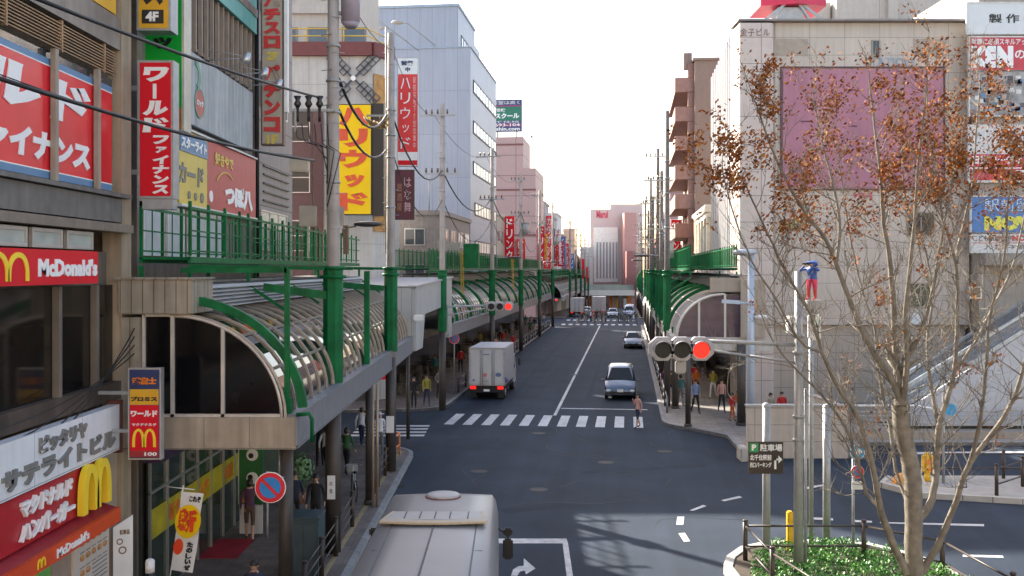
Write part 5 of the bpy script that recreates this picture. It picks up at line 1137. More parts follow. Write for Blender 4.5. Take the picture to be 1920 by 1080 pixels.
fence('nearer brown rail fence on the traffic island at the right edge', [(15.5,31.9),(17,33.2),(18.5,34.0)], rails=(.35,.85))
fence('dark kerbside fence between the near arcade columns', [(-4.45,21.4),(-4.45,23.3),(-4.45,25.2),(-4.5,28.1)], rails=(.35,.6,.85), z0=.15, rr=.02)
fence('dark kerbside fence before the side street', [(-4.46,32.2),(-4.46,33.2),(-4.45,35),(-4.4,36.9)], rails=(.35,.6,.85), z0=.15, rr=.02)
T = Thing('barrier', 'orange tubular barrier at the rounded kerb by the side street', 'barrier', (-4.5,39,.15))
f = MB()
for x, y in ((-4.55,37.6),(-4.4,39.0)): f.tube([(x,y,.15),(x,y,1.0)], .035, 8)
f.tube([(-4.55,37.6,1.0),(-4.4,39.0,1.0)], .035, 8); f.tube([(-4.55,37.6,.55),(-4.4,39.0,.55)], .035, 8); f.tube([(-4.4,39.0,1.0),(-4.75,39.2,1.0),(-4.75,39.2,.15)], .035, 8); T.part('frame', f, orange)
for i in range(8):
    v = 58+i*8.6; fence('dark kerbside guard rail, %s bay from the side street along the left far pavement' % nth[i], [(-9.95,v),(-9.95,v+2.7),(-9.95,v+5.4),(-9.95,v+7.6)], rails=(.35,.8), F=SF, z0=.15, h=.85, cap=False, rr=.035, m=mat('rail_bronze', (.10,.09,.085), .35, m=.5))
for i in range(8):
    v = 51+i*9.2; fence('pale kerbside guard rail, %s bay from the big red signal on the right pavement' % nth[i], [(1.95,v),(1.95,v+2.8),(1.95,v+5.6),(1.95,v+8)], rails=(.35,.8), F=SF, z0=.15, h=.85, cap=False, rr=.035, m=mat('rail_pewter', (.25,.24,.23), .35, m=.5))

# ---------------------------------------------------------------- signals
def signal(label, x0, x1, z0, z1, Y, arm, lit=2):
    T = Thing('traffic_light', label, 'traffic light', ((x0+x1)/2,Y,z0))
    w_ = x1-x0; h_ = z1-z0; P = Plane((0,Y,0),(1,0,0)); zc = (z0+z1)/2
    hs = mat('housing_grey', (.34,.34,.37), .35, var=.04)
    for i in range(3):
        c = x0 + w_*(i+.5)/3; r_ = h_*.52
        f = MB(); pts = [(c+r_*1.12*math.cos(R(a)), zc + r_*math.sin(R(a))) for a in (22,67,113,158,202,247,293,338)]
        P.poly(f, pts, -.06, .1); P.poly(f, [((p-c)*.86+c, (q-zc)*.86+zc) for p, q in pts], .06, .03); T.part('housing', f, hs)
        f = MB(); P.circ(f, c, zc-.02, h_*.335, .1, .012, n=24); lo = T.part('lens', f, mat('lens_red', (.3,.005,.004), .5, emit=(1,.035,.02), es=.42, spec=.2) if i == lit else mat('lens_dark', (.028,.030,.028), .5, var=.2, spec=.2))
        f = MB(); n = 14; vs = []
        for k in range(n+1):
            t = R(-5 + 190*k/n)
            for rr, d in ((h_*.35,.09),(h_*.35,.30-.1*abs(math.cos(t))),(h_*.375,.30-.1*abs(math.cos(t))),(h_*.375,.09)): vs.append(P.p(c+rr*math.cos(t), zc-.02+rr*math.sin(t), d))
        f.add(vs, [(4*k+j, 4*k+(j+1)%4, 4*k+4+(j+1)%4, 4*k+4+j) for k in range(n) for j in range(4)], 0, True); T.part('visor', f, hs)
    f = MB()
    for p, q, r_ in arm: f.tube([p, q], r_, 10)
    T.part('arm', f, galv); return T
T = Thing('signal_mast', 'tall galvanised signal mast standing in the planted island', 'pole', (6.75,23.5,.17))
f = MB(); f.tube([(6.75,23.5,.17),(6.75,23.5,3.4),(6.75,23.5,7.35)], [.115,.105,.085], 16); T.part('shaft', f, galv)
f = MB(); f.tube([(6.92,23.5,.17),(6.92,23.5,4.6)], .035, 8); T.part('conduit', f, galv)
f = MB()
for z in (3.35,5.4,5.8,3.9): f.tube([(6.75,23.5,z),(6.75,23.5,z+.07)], .135, 16)
T.part('band', f, galv)
f = MB(); f.bbox(6.46,6.64,23.3,23.6,5.88,6.3,.03); T.part('pedestrian_signal', f, white_p)
f = MB(); f.bbox(6.95,7.2,23.2,23.5,5.75,6.35,.04); T.part('pedestrian_signal', f, white_p)
f = MB(); f.disc((7.07,23.19,6.18),.08,(0,-1,0),.02,12); T.part('signal_lens', f, mat('lens_pale', (.5,.7,.6), .3))
signal('big horizontal traffic light with red lit, hung over the road from the mast', X(1224,23.4), X(1331,23.4), Z(677,23.4), Z(631,23.4), 23.4, [((4.3,23.5,5.72),(6.7,23.5,5.62),.045),((4.6,23.5,5.5),(5.6,23.5,5.36),.03),((5.6,23.5,5.36),(6.7,23.5,5.2),.03),((3.9,23.5,5.72),(4.35,23.5,5.72),.05)])
f = MB(); f.bbox(3.85,4.1,23.45,23.6,4.95,5.25,.03); f.tube([(3.98,23.5,5.2),(3.98,23.5,5.7)], .03, 8); solo('signal_sensor', f, box_grey, 'small grey sensor box below the big red traffic light', 'sensor')
yy = 53.0; c3 = SP(-9.5, vs_[0], 5.4)
signal('small horizontal traffic light with red lit beyond the side street', X(913,yy), X(961,yy), Z(583,yy), Z(565,yy), yy, [((X(915,yy),yy+.2,Z(573,yy)),(c3.x,c3.y,Z(573,yy)),.05),((X(915,yy),yy+.2,Z(578,yy)),(c3.x,c3.y,Z(590,yy)),.035)])
for i, (px, yd, py) in enumerate(((1037,133,562),)):
    signal('tiny red traffic light at the distant crossing on the left', X(px-9,yd), X(px+9,yd), Z(py+3,yd), Z(py-3,yd), yd, [((X(px-9,yd),yd+.2,Z(py,yd)),(X(px-30,yd),yd+.2,Z(py,yd)),.05)])

# poles and signs by the island
def rpole(name, label, cat, x, y, z1, r, m=galv, z0=.17, cap=True):
    T = Thing(name, label, cat, (x,y,z0)); f = MB(); f.tube([(x,y,z0),(x,y,z1)], r, 14)
    if cap: f.ell((x,y,z1), (r*1.1,r*1.1,r), 12, 5, zmin=0)
    T.part('pole', f, m); return T
T = rpole('direction_sign', 'dark brown parking direction sign on a round grey post', 'sign', X(1437,25),25,Z(762,25),.1)
P = Plane((0,24.86,0),(1,0,0)); a0,a1,b0,b1 = X(1403,24.86),X(1468,24.86),Z(888,24.86),Z(828,24.86)
f = MB(); P.rect(f,a0,a1,b0,b1,0,.025); T.part('panel', f, mat('sign_umber', (.035,.025,.02), .4))
w_=a1-a0; h_=b1-b0
f = MB(); P.rect(f,a0+.03*w_,a0+.28*w_,b0+.68*h_,b0+.96*h_,.03,.004); T.part('panel', f, mat('parking_green', (.02,.28,.10), .4))
f = MB(); P.text(f,'P',a0+.09*w_,a0+.22*w_,b0+.73*h_,b0+.92*h_,.037,bold=.05); P.text(f,'駐車場',a0+.33*w_,a0+.97*w_,b0+.7*h_,b0+.93*h_,.03,bold=.02); P.text(f,'北千住駅前',a0+.04*w_,a0+.66*w_,b0+.42*h_,b0+.6*h_,.03,bold=.02); P.text(f,'西口パーキング',a0+.04*w_,a0+.66*w_,b0+.2*h_,b0+.36*h_,.03,bold=.02)
P.rect(f,a0+.74*w_,a0+.8*w_,b0+.15*h_,b0+.48*h_,.03,.004); P.rect(f,a0+.74*w_,a0+.88*w_,b0+.42*h_,b0+.48*h_,.03,.004); P.poly(f,[(a0+.86*w_,b0+.33*h_),(a0+.97*w_,b0+.45*h_),(a0+.86*w_,b0+.57*h_)],.03,.004); T.part('lettering', f, white_l)
rpole('sign_post', 'thick round grey post standing between the mast and the bare tree', 'post', X(1550,26),26,Z(764,26),.1)
T = rpole('road_sign', 'thin post with a blue arrow disc above a small red and blue disc', 'road sign', X(1600,25.2),25.2,Z(835,25.2),.035)
P = Plane((0,25.12,0),(1,0,0))
def nostop(T, P, ca, cb, r, slash=1):
    f = MB(); P.circ(f, ca, cb, r, 0, .01, n=28); T.part('disc', f, mat('disc_white', (.75,.75,.75), .35))
    f = MB(); P.circ(f, ca, cb, r*.95, .012, .004, n=28); T.part('disc', f, mat('disc_red', (.60,.015,.03), .35))
    f = MB(); P.circ(f, ca, cb, r*.68, .02, .004, n=28); T.part('disc', f, mat('disc_blue', (.02,.20,.52), .35))
    f = MB(); c = math.cos(R(45)); w = r*.07
    P.poly(f, [(ca-r*.7*c-w, cb+r*.7*c-w),(ca+r*.7*c-w, cb-r*.7*c-w),(ca+r*.7*c+w, cb-r*.7*c+w),(ca-r*.7*c+w, cb+r*.7*c+w)], .028, .003); T.part('slash', f, mat('disc_red',(0,0,0)))
nostop(T, P, X(1608,25.1), Z(885,25.1), .165)
f = MB(); P.circ(f, X(1608,25.1), Z(848,25.1), .19, 0, .01); T.part('disc', f, cyan)
f = MB(); xx, zz = X(1608,25.1), Z(848,25.1); P.poly(f, [(xx-.12,zz-.02),(xx+.02,zz+.04),(xx+.0,zz+.1),(xx+.13,zz+.03),(xx+.05,zz-.08),(xx+.04,zz-.02),(xx-.1,zz-.08)], .015, .004); P.ring(f, xx, zz, .175, .19, .013, .004); T.part('arrow', f, white_l)
f = MB(); P.rect(f, xx-.14, xx+.14, Z(918,25.1), Z(903,25.1), 0, .01); T.part('plate', f, offwhite)
T = rpole('road_sign', 'distant thin post with a small blue disc by the raised pavement', 'road sign', X(1769,33.8),33.8,Z(740,33.8),.045)
f = MB(); P = Plane((0,33.7,0),(1,0,0)); P.circ(f, X(1782,33.7), Z(768,33.7), .2, 0, .01); T.part('disc', f, cyan)
T = Thing('road_sign', 'large round no parking sign on the front arcade column', 'road sign', (-4.68,19.2,2.8))
nostop(T, Plane((0,19.2,0),(1,0,0)), X(507,19.2), Z(914,19.2), .3)
f = MB(); f.beam((-4.68,19.23,3.2),(-4.62,20.2,3.2),.04,.04); f.tube([(-4.72,19.25,3.5),(-4.72,19.25,2.2)], .022, 6); T.part('bracket', f, galv)
T = rpole('road_sign', 'small round no parking sign on a post under the left arcade edge', 'road sign', SP(-10.1,57.5).x,SP(-10.1,57.5).y,3.7,.035)
nostop(T, Plane((0,SP(-10.1,57.5).y-.08,0),(1,0,0)), SP(-10.1,57.5).x, 3.35, .3)
T = Thing('street_lamp', 'pale blue street lamp post with a round top at the end of the sunlit arcade', 'street lamp', (X(1408,44),44,.15))
x = X(1408,44); lb = mat('lamp_blue', (.42,.50,.60), .4, m=.1, var=.06); f = MB(); f.tube([(x,44,.15),(x,44,8.1)], [.17,.14], 14); T.part('post', f, lb)
f = MB(); f.ell((x-.3,43.9,8.15), (.55,.4,.16), 18, 7); T.part('lamp_head', f, mat('lamp_head', (.42,.46,.50), .3))
f = MB(); f.tube([(x,44,5.9),(x-1.0,43.8,5.95)], .05, 8); f.beam((x-1.3,43.8,6.0),(x-.55,43.8,5.95),.28,.16); T.part('lamp_arm', f, lb)
f = MB(); f.ell((x+.45,43.8,5.3), (.3,.2,.12), 12, 5); f.tube([(x,44,5.3),(x+.4,43.85,5.3)], .035, 6); T.part('side_lamp', f, white_p)
f = MB(); y = 33; f.ell((X(690,y),y,Z(420,y)), (.5,.22,.1), 16, 6); o_ = solo('street_lamp', f, mat('lamp_charcoal', (.05,.045,.045), .4), 'dark wide street lamp head beside the near left walkway', 'street lamp')
f = MB(); f.tube([(X(668,y),y,Z(424,y)),(-5.6,y,8.75),(-5.6,y,8.5)], .03, 6); f.beam((-5.5,y,7.9),(-5.5,y,8.85),.16,.16)
me = f.mesh('arm', [mat('arm_brown',(.16,.10,.06),.6)]); a_ = bpy.data.objects.new('arm', me); COL.objects.link(a_); a_.parent = o_
for i, (px, yd) in enumerate(((1255,64),(1168,100))): pass
for i, (u, v, s_) in enumerate(((-10.0,76,1),(-10.0,118,1),(2.2,66,-1),(2.2,100,-1))):
    T = Thing('street_lamp', ('nearer','farther')[i % 2] + ' dark disc street lamp over the ' + ('left' if s_ > 0 else 'right') + ' far arcade edge', 'street lamp', (u,v,7.3), SF, 'disc lamps along the arcades')
    f = MB(); f.ell((u+s_*1.3,v,8.3), (.6,.25,.09), 14, 5); T.part('lamp_head', f, mat('lamp_charcoal',(0,0,0))); f = MB(); f.tube([(u,v,7.4),(u,v,8.3),(u+s_*.8,v,8.33)], .04, 6); T.part('arm', f, galv)
for i, (px, y) in enumerate(((577,27),(630,29.5))):
    f = MB(); c = Vector((X(px,y),y,Z(405,y))); f.bbox(c.x-.24,c.x+.24,y,y+.06,c.z-.28,c.z+.28,.02); f.beam((c.x,y+.05,c.z),(c.x,y+.05,7.7),.05,.05); solo('plate', f, mat('board_putty', (.36,.33,.28), .5), ('left','right')[i]+' of two small putty coloured plates behind the green railing', 'plate')
for i, (v,) in enumerate(((62,),(66,))):
    f = MB(); f.bbox(-12.0,-11.2,v,v+.08,8.5,9.2,.02); f.beam((-11.6,v+.05,8.5),(-11.6,v+.05,7.4),.06,.06); solo('plate', f, mat('board_putty',(0,0,0)), ('nearer','farther')[i]+' pale plate standing on the long left walkway', 'plate', frame=SF)
# bollards, cabinet, planters
f = MB(); f.bbox(X(1475,25.6),X(1486,25.6),25.5,25.68,.17,1.2,.03); f.box(X(1476,25.6),X(1485,25.6),25.49,25.5,.8,.9); solo('marker_post', f, mat('post_yellow', (.68,.38,.02), .4), 'short yellow marker post behind the mast in the planted island', 'post')
T = Thing('beacon', 'rounded yellow beacon post on the traffic island tip', 'beacon', (14.2,34.0,.17))
f = MB(); f.bbox(14.0,14.36,33.9,34.2,.4,1.15,.1); f.tube([(14.18,34.05,.17),(14.18,34.05,.45)], .1, 10); T.part('body', f, mat('beacon_yellow', (.75,.45,.01), .35)); f = MB(); f.disc((14.18,33.88,.85),.1,(0,-1,0),.03,14); f.disc((14.18,33.88,.6),.06,(0,-1,0),.03,14); T.part('lens', f, orange)
f = MB(); f.ell((13.2,33.7,.17), (.35,.3,.35), 14, 6, zmin=0); solo('marker_dome', f, mat('dome_orange', (.65,.28,.06), .5), 'low orange dome marker at the nose of the traffic island', 'marker')
T = Thing('utility_cabinet', 'dark teal utility cabinet beside the front columns', 'cabinet', (-4.85,23.5,.15))
f = MB(); f.bbox(-5.25,-4.55,23.4,24.2,.15,1.55,.03); f.bbox(-5.28,-4.52,23.37,24.23,1.5,1.58,.02); T.part('body', f, mat('cabinet_teal', (.055,.085,.09), .5, var=.15, streak=.1))
f = MB(); f.box(-5.18,-4.92,23.385,23.398,.3,1.4); f.box(-4.88,-4.62,23.385,23.398,.3,1.4); T.part('door', f, mat('cabinet_teal2', (.065,.095,.10), .45)); 
T = Thing('potted_plant', 'leafy pale green plant stand under the near arcade', 'plant', (-6.6,31,.15))
f = MB(); f.tube([(-6.6,31,.15),(-6.6,31,.5)], [.18,.25], 10); T.part('pot', f, mat('pot_clay', (.2,.1,.06), .7))
f = MB(); random.seed(8)
for i in range(500):
    d = Vector((random.gauss(0,1),random.gauss(0,1),random.gauss(0,1))).normalized(); c = Vector((-6.6,31,1.15)) + Vector((d.x*.5,d.y*.5,d.z*.6))*random.random()**.4; e = d.orthogonal().normalized()*.07; g_ = d.cross(e)*.6
    f.add([c-e,c-g_,c+e,c+g_], [(0,1,2,3)])
T.part('foliage', f, mat('leaf_sage', (.14,.26,.12), .6, var=.4, sc=5))
T = Thing('parasol', 'red shop parasol at the side street corner behind the columns', 'parasol', (-6.6,46.5,0))
f = MB(); f.tube([(-6.9,47.5,.0),(-6.9,47.5,2.7)], .03, 6); T.part('pole', f, alum); f = MB(); n = 10; f.add([(-6.9+1.3*math.cos(2*math.pi*i/n),47.5+1.3*math.sin(2*math.pi*i/n),2.25) for i in range(n)] + [(-6.9,47.5,2.75)], [(i,(i+1)%n,n) for i in range(n)]); T.part('canopy', f, red)

# unseen station building, added behind the viewer to bounce sun onto shaded fronts
T = Thing('bounce_station_building', 'pale unseen station building added behind the viewpoint to bounce sun onto the street', 'building', (0,-30,0))
f = MB(); f.box(-70,80,-50,-30,0,24); T.part('wall', f, mat('wall_bounce', (.62,.52,.40), .7, var=.05, grid=(2,1.2,.015,(.3,.25,.2),.04)))
P = Plane((0,-30,0),(-1,0,0))
for i in range(12): window(T, P, -70+i*12, -62+i*12, 12, 15, 4, 1)

# wear on the carriageway: manhole covers, repaired trenches, cracks
iron = mat('iron_cover', (.022,.022,.022), .7, var=.3, sc=12)
for i, (x, y) in enumerate(((.9,33.5),(3.6,38.2),(-1.2,36.5),(6.2,40.5),(1.2,45.0),(4.4,70),(3.0,92))):
    f = MB(); f.tube([(x,y,.001),(x,y,.007)], .31, 20); solo('manhole_cover', f, iron, ('round iron manhole cover in the road, %s nearest to the viewer' % nth[i]) , 'manhole cover', group='manhole covers')
seal = mat('crack_seal', (.012,.013,.016), .6, var=.2)
random.seed(17); f = MB()
for k in range(16):
    x = random.uniform(-3,9); y = random.uniform(29,46); a = random.choice((.1,1.5,3.0))+random.gauss(0,.25); pts = [(x,y)]
    for j in range(random.randint(5,14)): a += random.gauss(0,.35); x += math.cos(a)*.45; y += math.sin(a)*.45; pts.append((x,y))
    if max(p[0] for p in pts) > 11 or min(p[0] for p in pts) < -3.7: continue
    strip(f, pts, random.uniform(.012,.03), .0045, .006)
solo('road_crack', f, seal, kind='structure')
f = MB()
for q in ([(-.2,30.2),(3.4,31.6),(3.2,32.2),(-.4,30.8)], [(2.6,36),(7.4,37.4),(7.3,37.9),(2.5,36.5)], [(-2.8,40.5),(-.4,40.9),(-.5,43.8),(-2.9,43.4)]): f.add([(x,y,.0035) for x,y in q], [(0,1,2,3)])
solo('road_patch', f, mat('patch_dark', (.018,.027,.042), .85, spec=.25, var=.15, sc=1, speck=.2), kind='structure')
f = MB()
for q in ([(-6.9,55,.0),(-6.5,55,0),(-6.5,130,0),(-6.9,130,0)], [(-8.6,60,0),(-8.35,60,0),(-8.35,130,0),(-8.6,130,0)], [(-2.4,56,0),(-2.1,56,0),(-2.1,130,0),(-2.4,130,0)]): f.add([(x,y,.0042) for x,y,_ in q], [(0,1,2,3)])
solo('tyre_track', f, mat('track_dark', (.019,.029,.046), .85, spec=.25, var=.2, sc=.5), frame=SF, kind='structure')
# drain grates along the kerb and pavement cable pit covers
for i, (x, y) in enumerate(((-3.85,27.2),(-3.85,33.8))):
    f = MB()
    for k in range(7): f.box(x-.18,x+.18,y+k*.07,y+k*.07+.035,.001,.012)
    solo('drain_grate', f, iron, ('nearer','farther')[i] + ' iron drain grate beside the near left kerb', 'drain grate')
# ---------------------------------------------------------------- vehicles (local: x across, +y forward, origin on the ground at the middle)
def vroot(name, label, cat, loc, rz, group=None):
    T = Thing(name, label, cat, (0,0,0)); T.o.matrix_world = Matrix.Translation(Vector(loc)) @ Matrix.Rotation(rz, 4, 'Z')
    if group: T.o['group'] = group
    return T
def wheel(T, x, y, r, w=.2):
    s_ = 1 if x > 0 else -1
    f = MB(); f.tube([(x-s_*w,y,r),(x-s_*w,y,r),(x-s_*.03,y,r),(x,y,r)], [r*.9,r,r,r*.88], 20); o = T.part('wheel', f, rubber)
    f = MB(); f.tube([(x-s_*.02,y,r),(x+s_*.012,y,r)], [r*.62,r*.55], 14)
    for k in range(5): a = 2*math.pi*k/5; f.beam((x+s_*.01,y,r),(x+s_*.01,y+math.cos(a)*r*.55,r+math.sin(a)*r*.55),.05,.03)
    T.part('rim', f, alum, o)
def glass_quad(T, name, q, m, inset=.06, off=.012):
    q = [Vector(p) for p in q]; c = sum(q, Vector())/len(q); n = (q[1]-q[0]).cross(q[2]-q[1]).normalized()
    if n.dot(c - Vector((0,c.y*.6,c.z*.7))) < 0: n = -n
    k = []
    for p in q:
        d = c-p; k.append(p + d.normalized()*inset + n*off)
    f = MB(); m_ = len(k); f.add([p for p in k] + [p - n*(off+.01) for p in k], [tuple(range(m_)), tuple(range(2*m_-1,m_-1,-1))] + [(i,(i+1)%m_,(i+1)%m_+m_,i+m_) for i in range(m_)]); return T.part(name, f, m)
def car(T, L, W, H, body, st, wheels, glass=mat('car_glass', (.010,.013,.016), .12, spec=.3), r=.31, plate=white_p):
    """st: list of (y, z_low, z_belt, z_top, half width, half roof width); cabin where z_top > z_belt+.2"""
    f = MB(); n = 9; rows = []
    for (y, zl, zb, zt, w, wr) in st:
        half = [(0,zl),(w*.86,zl),(w*.98,zl+.16),(w,zl+(zb-zl)*.6),(w*.965,zb),(wr,zt-.05*(zt-zb>.2)),(wr*.86,zt),(wr*.45,zt+.025),(0,zt+.03)]
        ring = [(x,y,z) for x,z in half] + [(-x,y,z) for x,z in reversed(half[1:-1])]
        rows.append(ring)
    k = len(rows[0]); vs = [p for r_ in rows for p in r_]; fs = []
    for i in range(len(rows)-1):
        for j in range(k): fs.append((i*k+j, i*k+(j+1)%k, (i+1)*k+(j+1)%k, (i+1)*k+j))
    fs += [tuple(range(k)), tuple(range(len(vs)-1, len(vs)-1-k, -1))]
    f.add(vs, fs, 0, True); o = T.part('body', f, body)
    me = o.data; bm = bmesh.new(); bm.from_mesh(me)
    for e in bm.edges:
        if len(e.link_faces) == 2 and e.calc_face_angle(0) > R(38): e.smooth = False
    bm.to_mesh(me); bm.free()
    cab = [i for i, s_ in enumerate(st) if s_[3]-s_[2] > .2]
    a, b = cab[0], cab[-1]
    def ringpt(i, j, sx=1): p = Vector(rows[i][j]); return Vector((p.x*sx, p.y, p.z))
    glass_quad(T, 'rear_window', [ringpt(a-1,4).lerp(ringpt(a-1,5),.5), ringpt(a,6), ringpt(a,6,-1), ringpt(a-1,4,-1).lerp(ringpt(a-1,5,-1),.5)], glass, .07, .05)
    glass_quad(T, 'windscreen', [ringpt(b+1,4)*.5+ringpt(b+1,5)*.5, ringpt(b,6), ringpt(b,6,-1), ringpt(b+1,4,-1)*.5+ringpt(b+1,5,-1)*.5], glass, .07, .05)
    for sx in (1,-1):
        for i in range(a, b): glass_quad(T, 'side_window', [ringpt(i,4,sx), ringpt(i+1,4,sx), ringpt(i+1,5,sx), ringpt(i,5,sx)], glass, .07)
        glass_quad(T, 'side_window', [ringpt(b,4,sx), ringpt(b+1,4,sx), ringpt(b,5,sx)], glass, .09)
    y0, y1 = st[0][0], st[-1][0]; w = W/2
    for sx in (1,-1):
        for y in wheels:
            wheel(T, sx*(w-.01), y, r)
            g = MB(); g.disc((sx*(w-.02),y,r+.02), r*1.16, (sx,0,0), .012, 22); T.part('wheel_arch', g, black)
        zf = st[-1][2]
        g = MB(); g.ell((sx*(w*.72), y1-.10, st[-2][2]-.12), (.19,.15,.09), 12, 6); T.part('headlight', g, mat('headlamp', (.62,.64,.66), .15, spec=.9))
        g = MB(); g.ell((sx*(w*.82), y0+.05, st[1][2]-.1), (.12,.08,.16), 10, 6); T.part('tail_light', g, red)
        g = MB(); cy = st[b+1][0]-.15; g.bbox(sx*(w+.03), sx*(w+.2), cy-.06, cy+.05, st[b][2]+.0, st[b][2]+.14, .03); T.part('mirror', g, body)
        g = MB(); g.disc((sx*(w*.75), y1-.0, st[-1][1]+.22), .06, (0,1,0), .03, 10); T.part('fog_lamp', g, white_p)
    g = MB(); g.box(-w*.5, w*.5, y1-.03, y1+.012, st[-1][2]-.2, st[-1][2]-.1); g.box(-w*.7, w*.7, y1-.03, y1+.014, st[-1][1]+.05, st[-1][1]+.18); T.part('grille', g, black)
    g = MB(); g.box(-.17,.17,y1+.01,y1+.03,st[-1][1]+.16,st[-1][1]+.32); T.part('number_plate', g, plate)
    g = MB(); g.box(-.17,.17,y0-.03,y0-.01,st[0][1]+.25,st[0][1]+.41); T.part('number_plate', g, plate)
    g = MB()
    for sx in (-1,1): g.beam((sx*.1,st[b+1][0]+.03,st[b+1][2]+.05),(sx*.1+.5,st[b+1][0]-.12,st[b+1][2]+.2),.02,.02)
    T.part('wiper', g, black)
MV = [(-2.3,.35,.85,1.0,.72,.62),(-2.22,.25,.95,1.35,.84,.66),(-1.95,.22,.98,1.72,.88,.66),(-.9,.22,.96,1.78,.9,.68),(.15,.22,.95,1.76,.9,.68),(.55,.22,.95,1.68,.9,.66),(1.4,.22,.98,1.03,.9,.74),(2.05,.24,.82,.86,.88,.66),(2.28,.28,.66,.68,.8,.5),(2.34,.32,.56,.57,.7,.45)]
SD = [(-2.2,.35,.8,.86,.68,.55),(-2.1,.25,.88,.95,.8,.62),(-1.5,.22,.9,.99,.84,.66),(-.95,.22,.9,1.4,.85,.58),(.0,.22,.88,1.44,.85,.6),(.35,.22,.88,1.4,.85,.58),(1.1,.22,.88,.93,.85,.68),(1.85,.24,.75,.79,.83,.6),(2.1,.28,.6,.63,.74,.5),(2.18,.32,.5,.51,.66,.4)]
silver = mat('paint_silver', (.24,.26,.30), .25, m=.4, var=.02, coat=.5)
bluegrey = mat('paint_bluegrey', (.11,.135,.19), .25, m=.4, var=.02, coat=.5)
pwhite = mat('paint_white', (.62,.62,.62), .25, var=.02, coat=.5)
pblue = mat('paint_pale_blue', (.25,.33,.48), .25, m=.4, var=.02, coat=.5)
SA = math.pi - TH
def onroad(px, Y, u=None):
    x = X(px,Y); z = gz(UV(x,Y)[1]); return (x, Y, z)
T = vroot('minivan', 'silver blue minivan waiting behind the stop line facing the camera', 'minivan', (SP(-.45,58.0+.9)), SA); car(T, 4.68, 1.8, 1.78, bluegrey, MV, (-1.4,1.45))
T = vroot('parked_car', 'silver car farther up the right lane near the kerb', 'car', SP(.45,95.5), SA); car(T, 4.4, 1.7, 1.45, silver, SD, (-1.3,1.35))
T = vroot('car', 'pale blue car waiting just beyond the distant crossing on the right', 'car', SP(.1,165,gz(165)), SA); car(T, 4.6, 1.8, 1.78, pblue, MV, (-1.4,1.45))
T = vroot('car', 'small silver car beyond the distant crossing beside the centre line', 'car', SP(-2.4,158,gz(158)), SA); car(T, 4.4, 1.7, 1.45, silver, SD, (-1.3,1.35))
T = vroot('car', 'white van in the queue behind the pale blue car', 'van', SP(.3,182,gz(182)), SA); car(T, 4.68, 1.8, 1.78, pwhite, MV, (-1.4,1.45))
T = vroot('car', 'white car driving away beside the far box truck', 'car', SP(-7.0,172,gz(172)), -TH); car(T, 4.4, 1.7, 1.45, pwhite, SD, (-1.3,1.35))
T = vroot('car', 'dark blue grey car farthest away in the left lane', 'car', SP(-6.0,192,gz(192)), -TH); car(T, 4.4, 1.7, 1.45, bluegrey, SD, (-1.3,1.35))

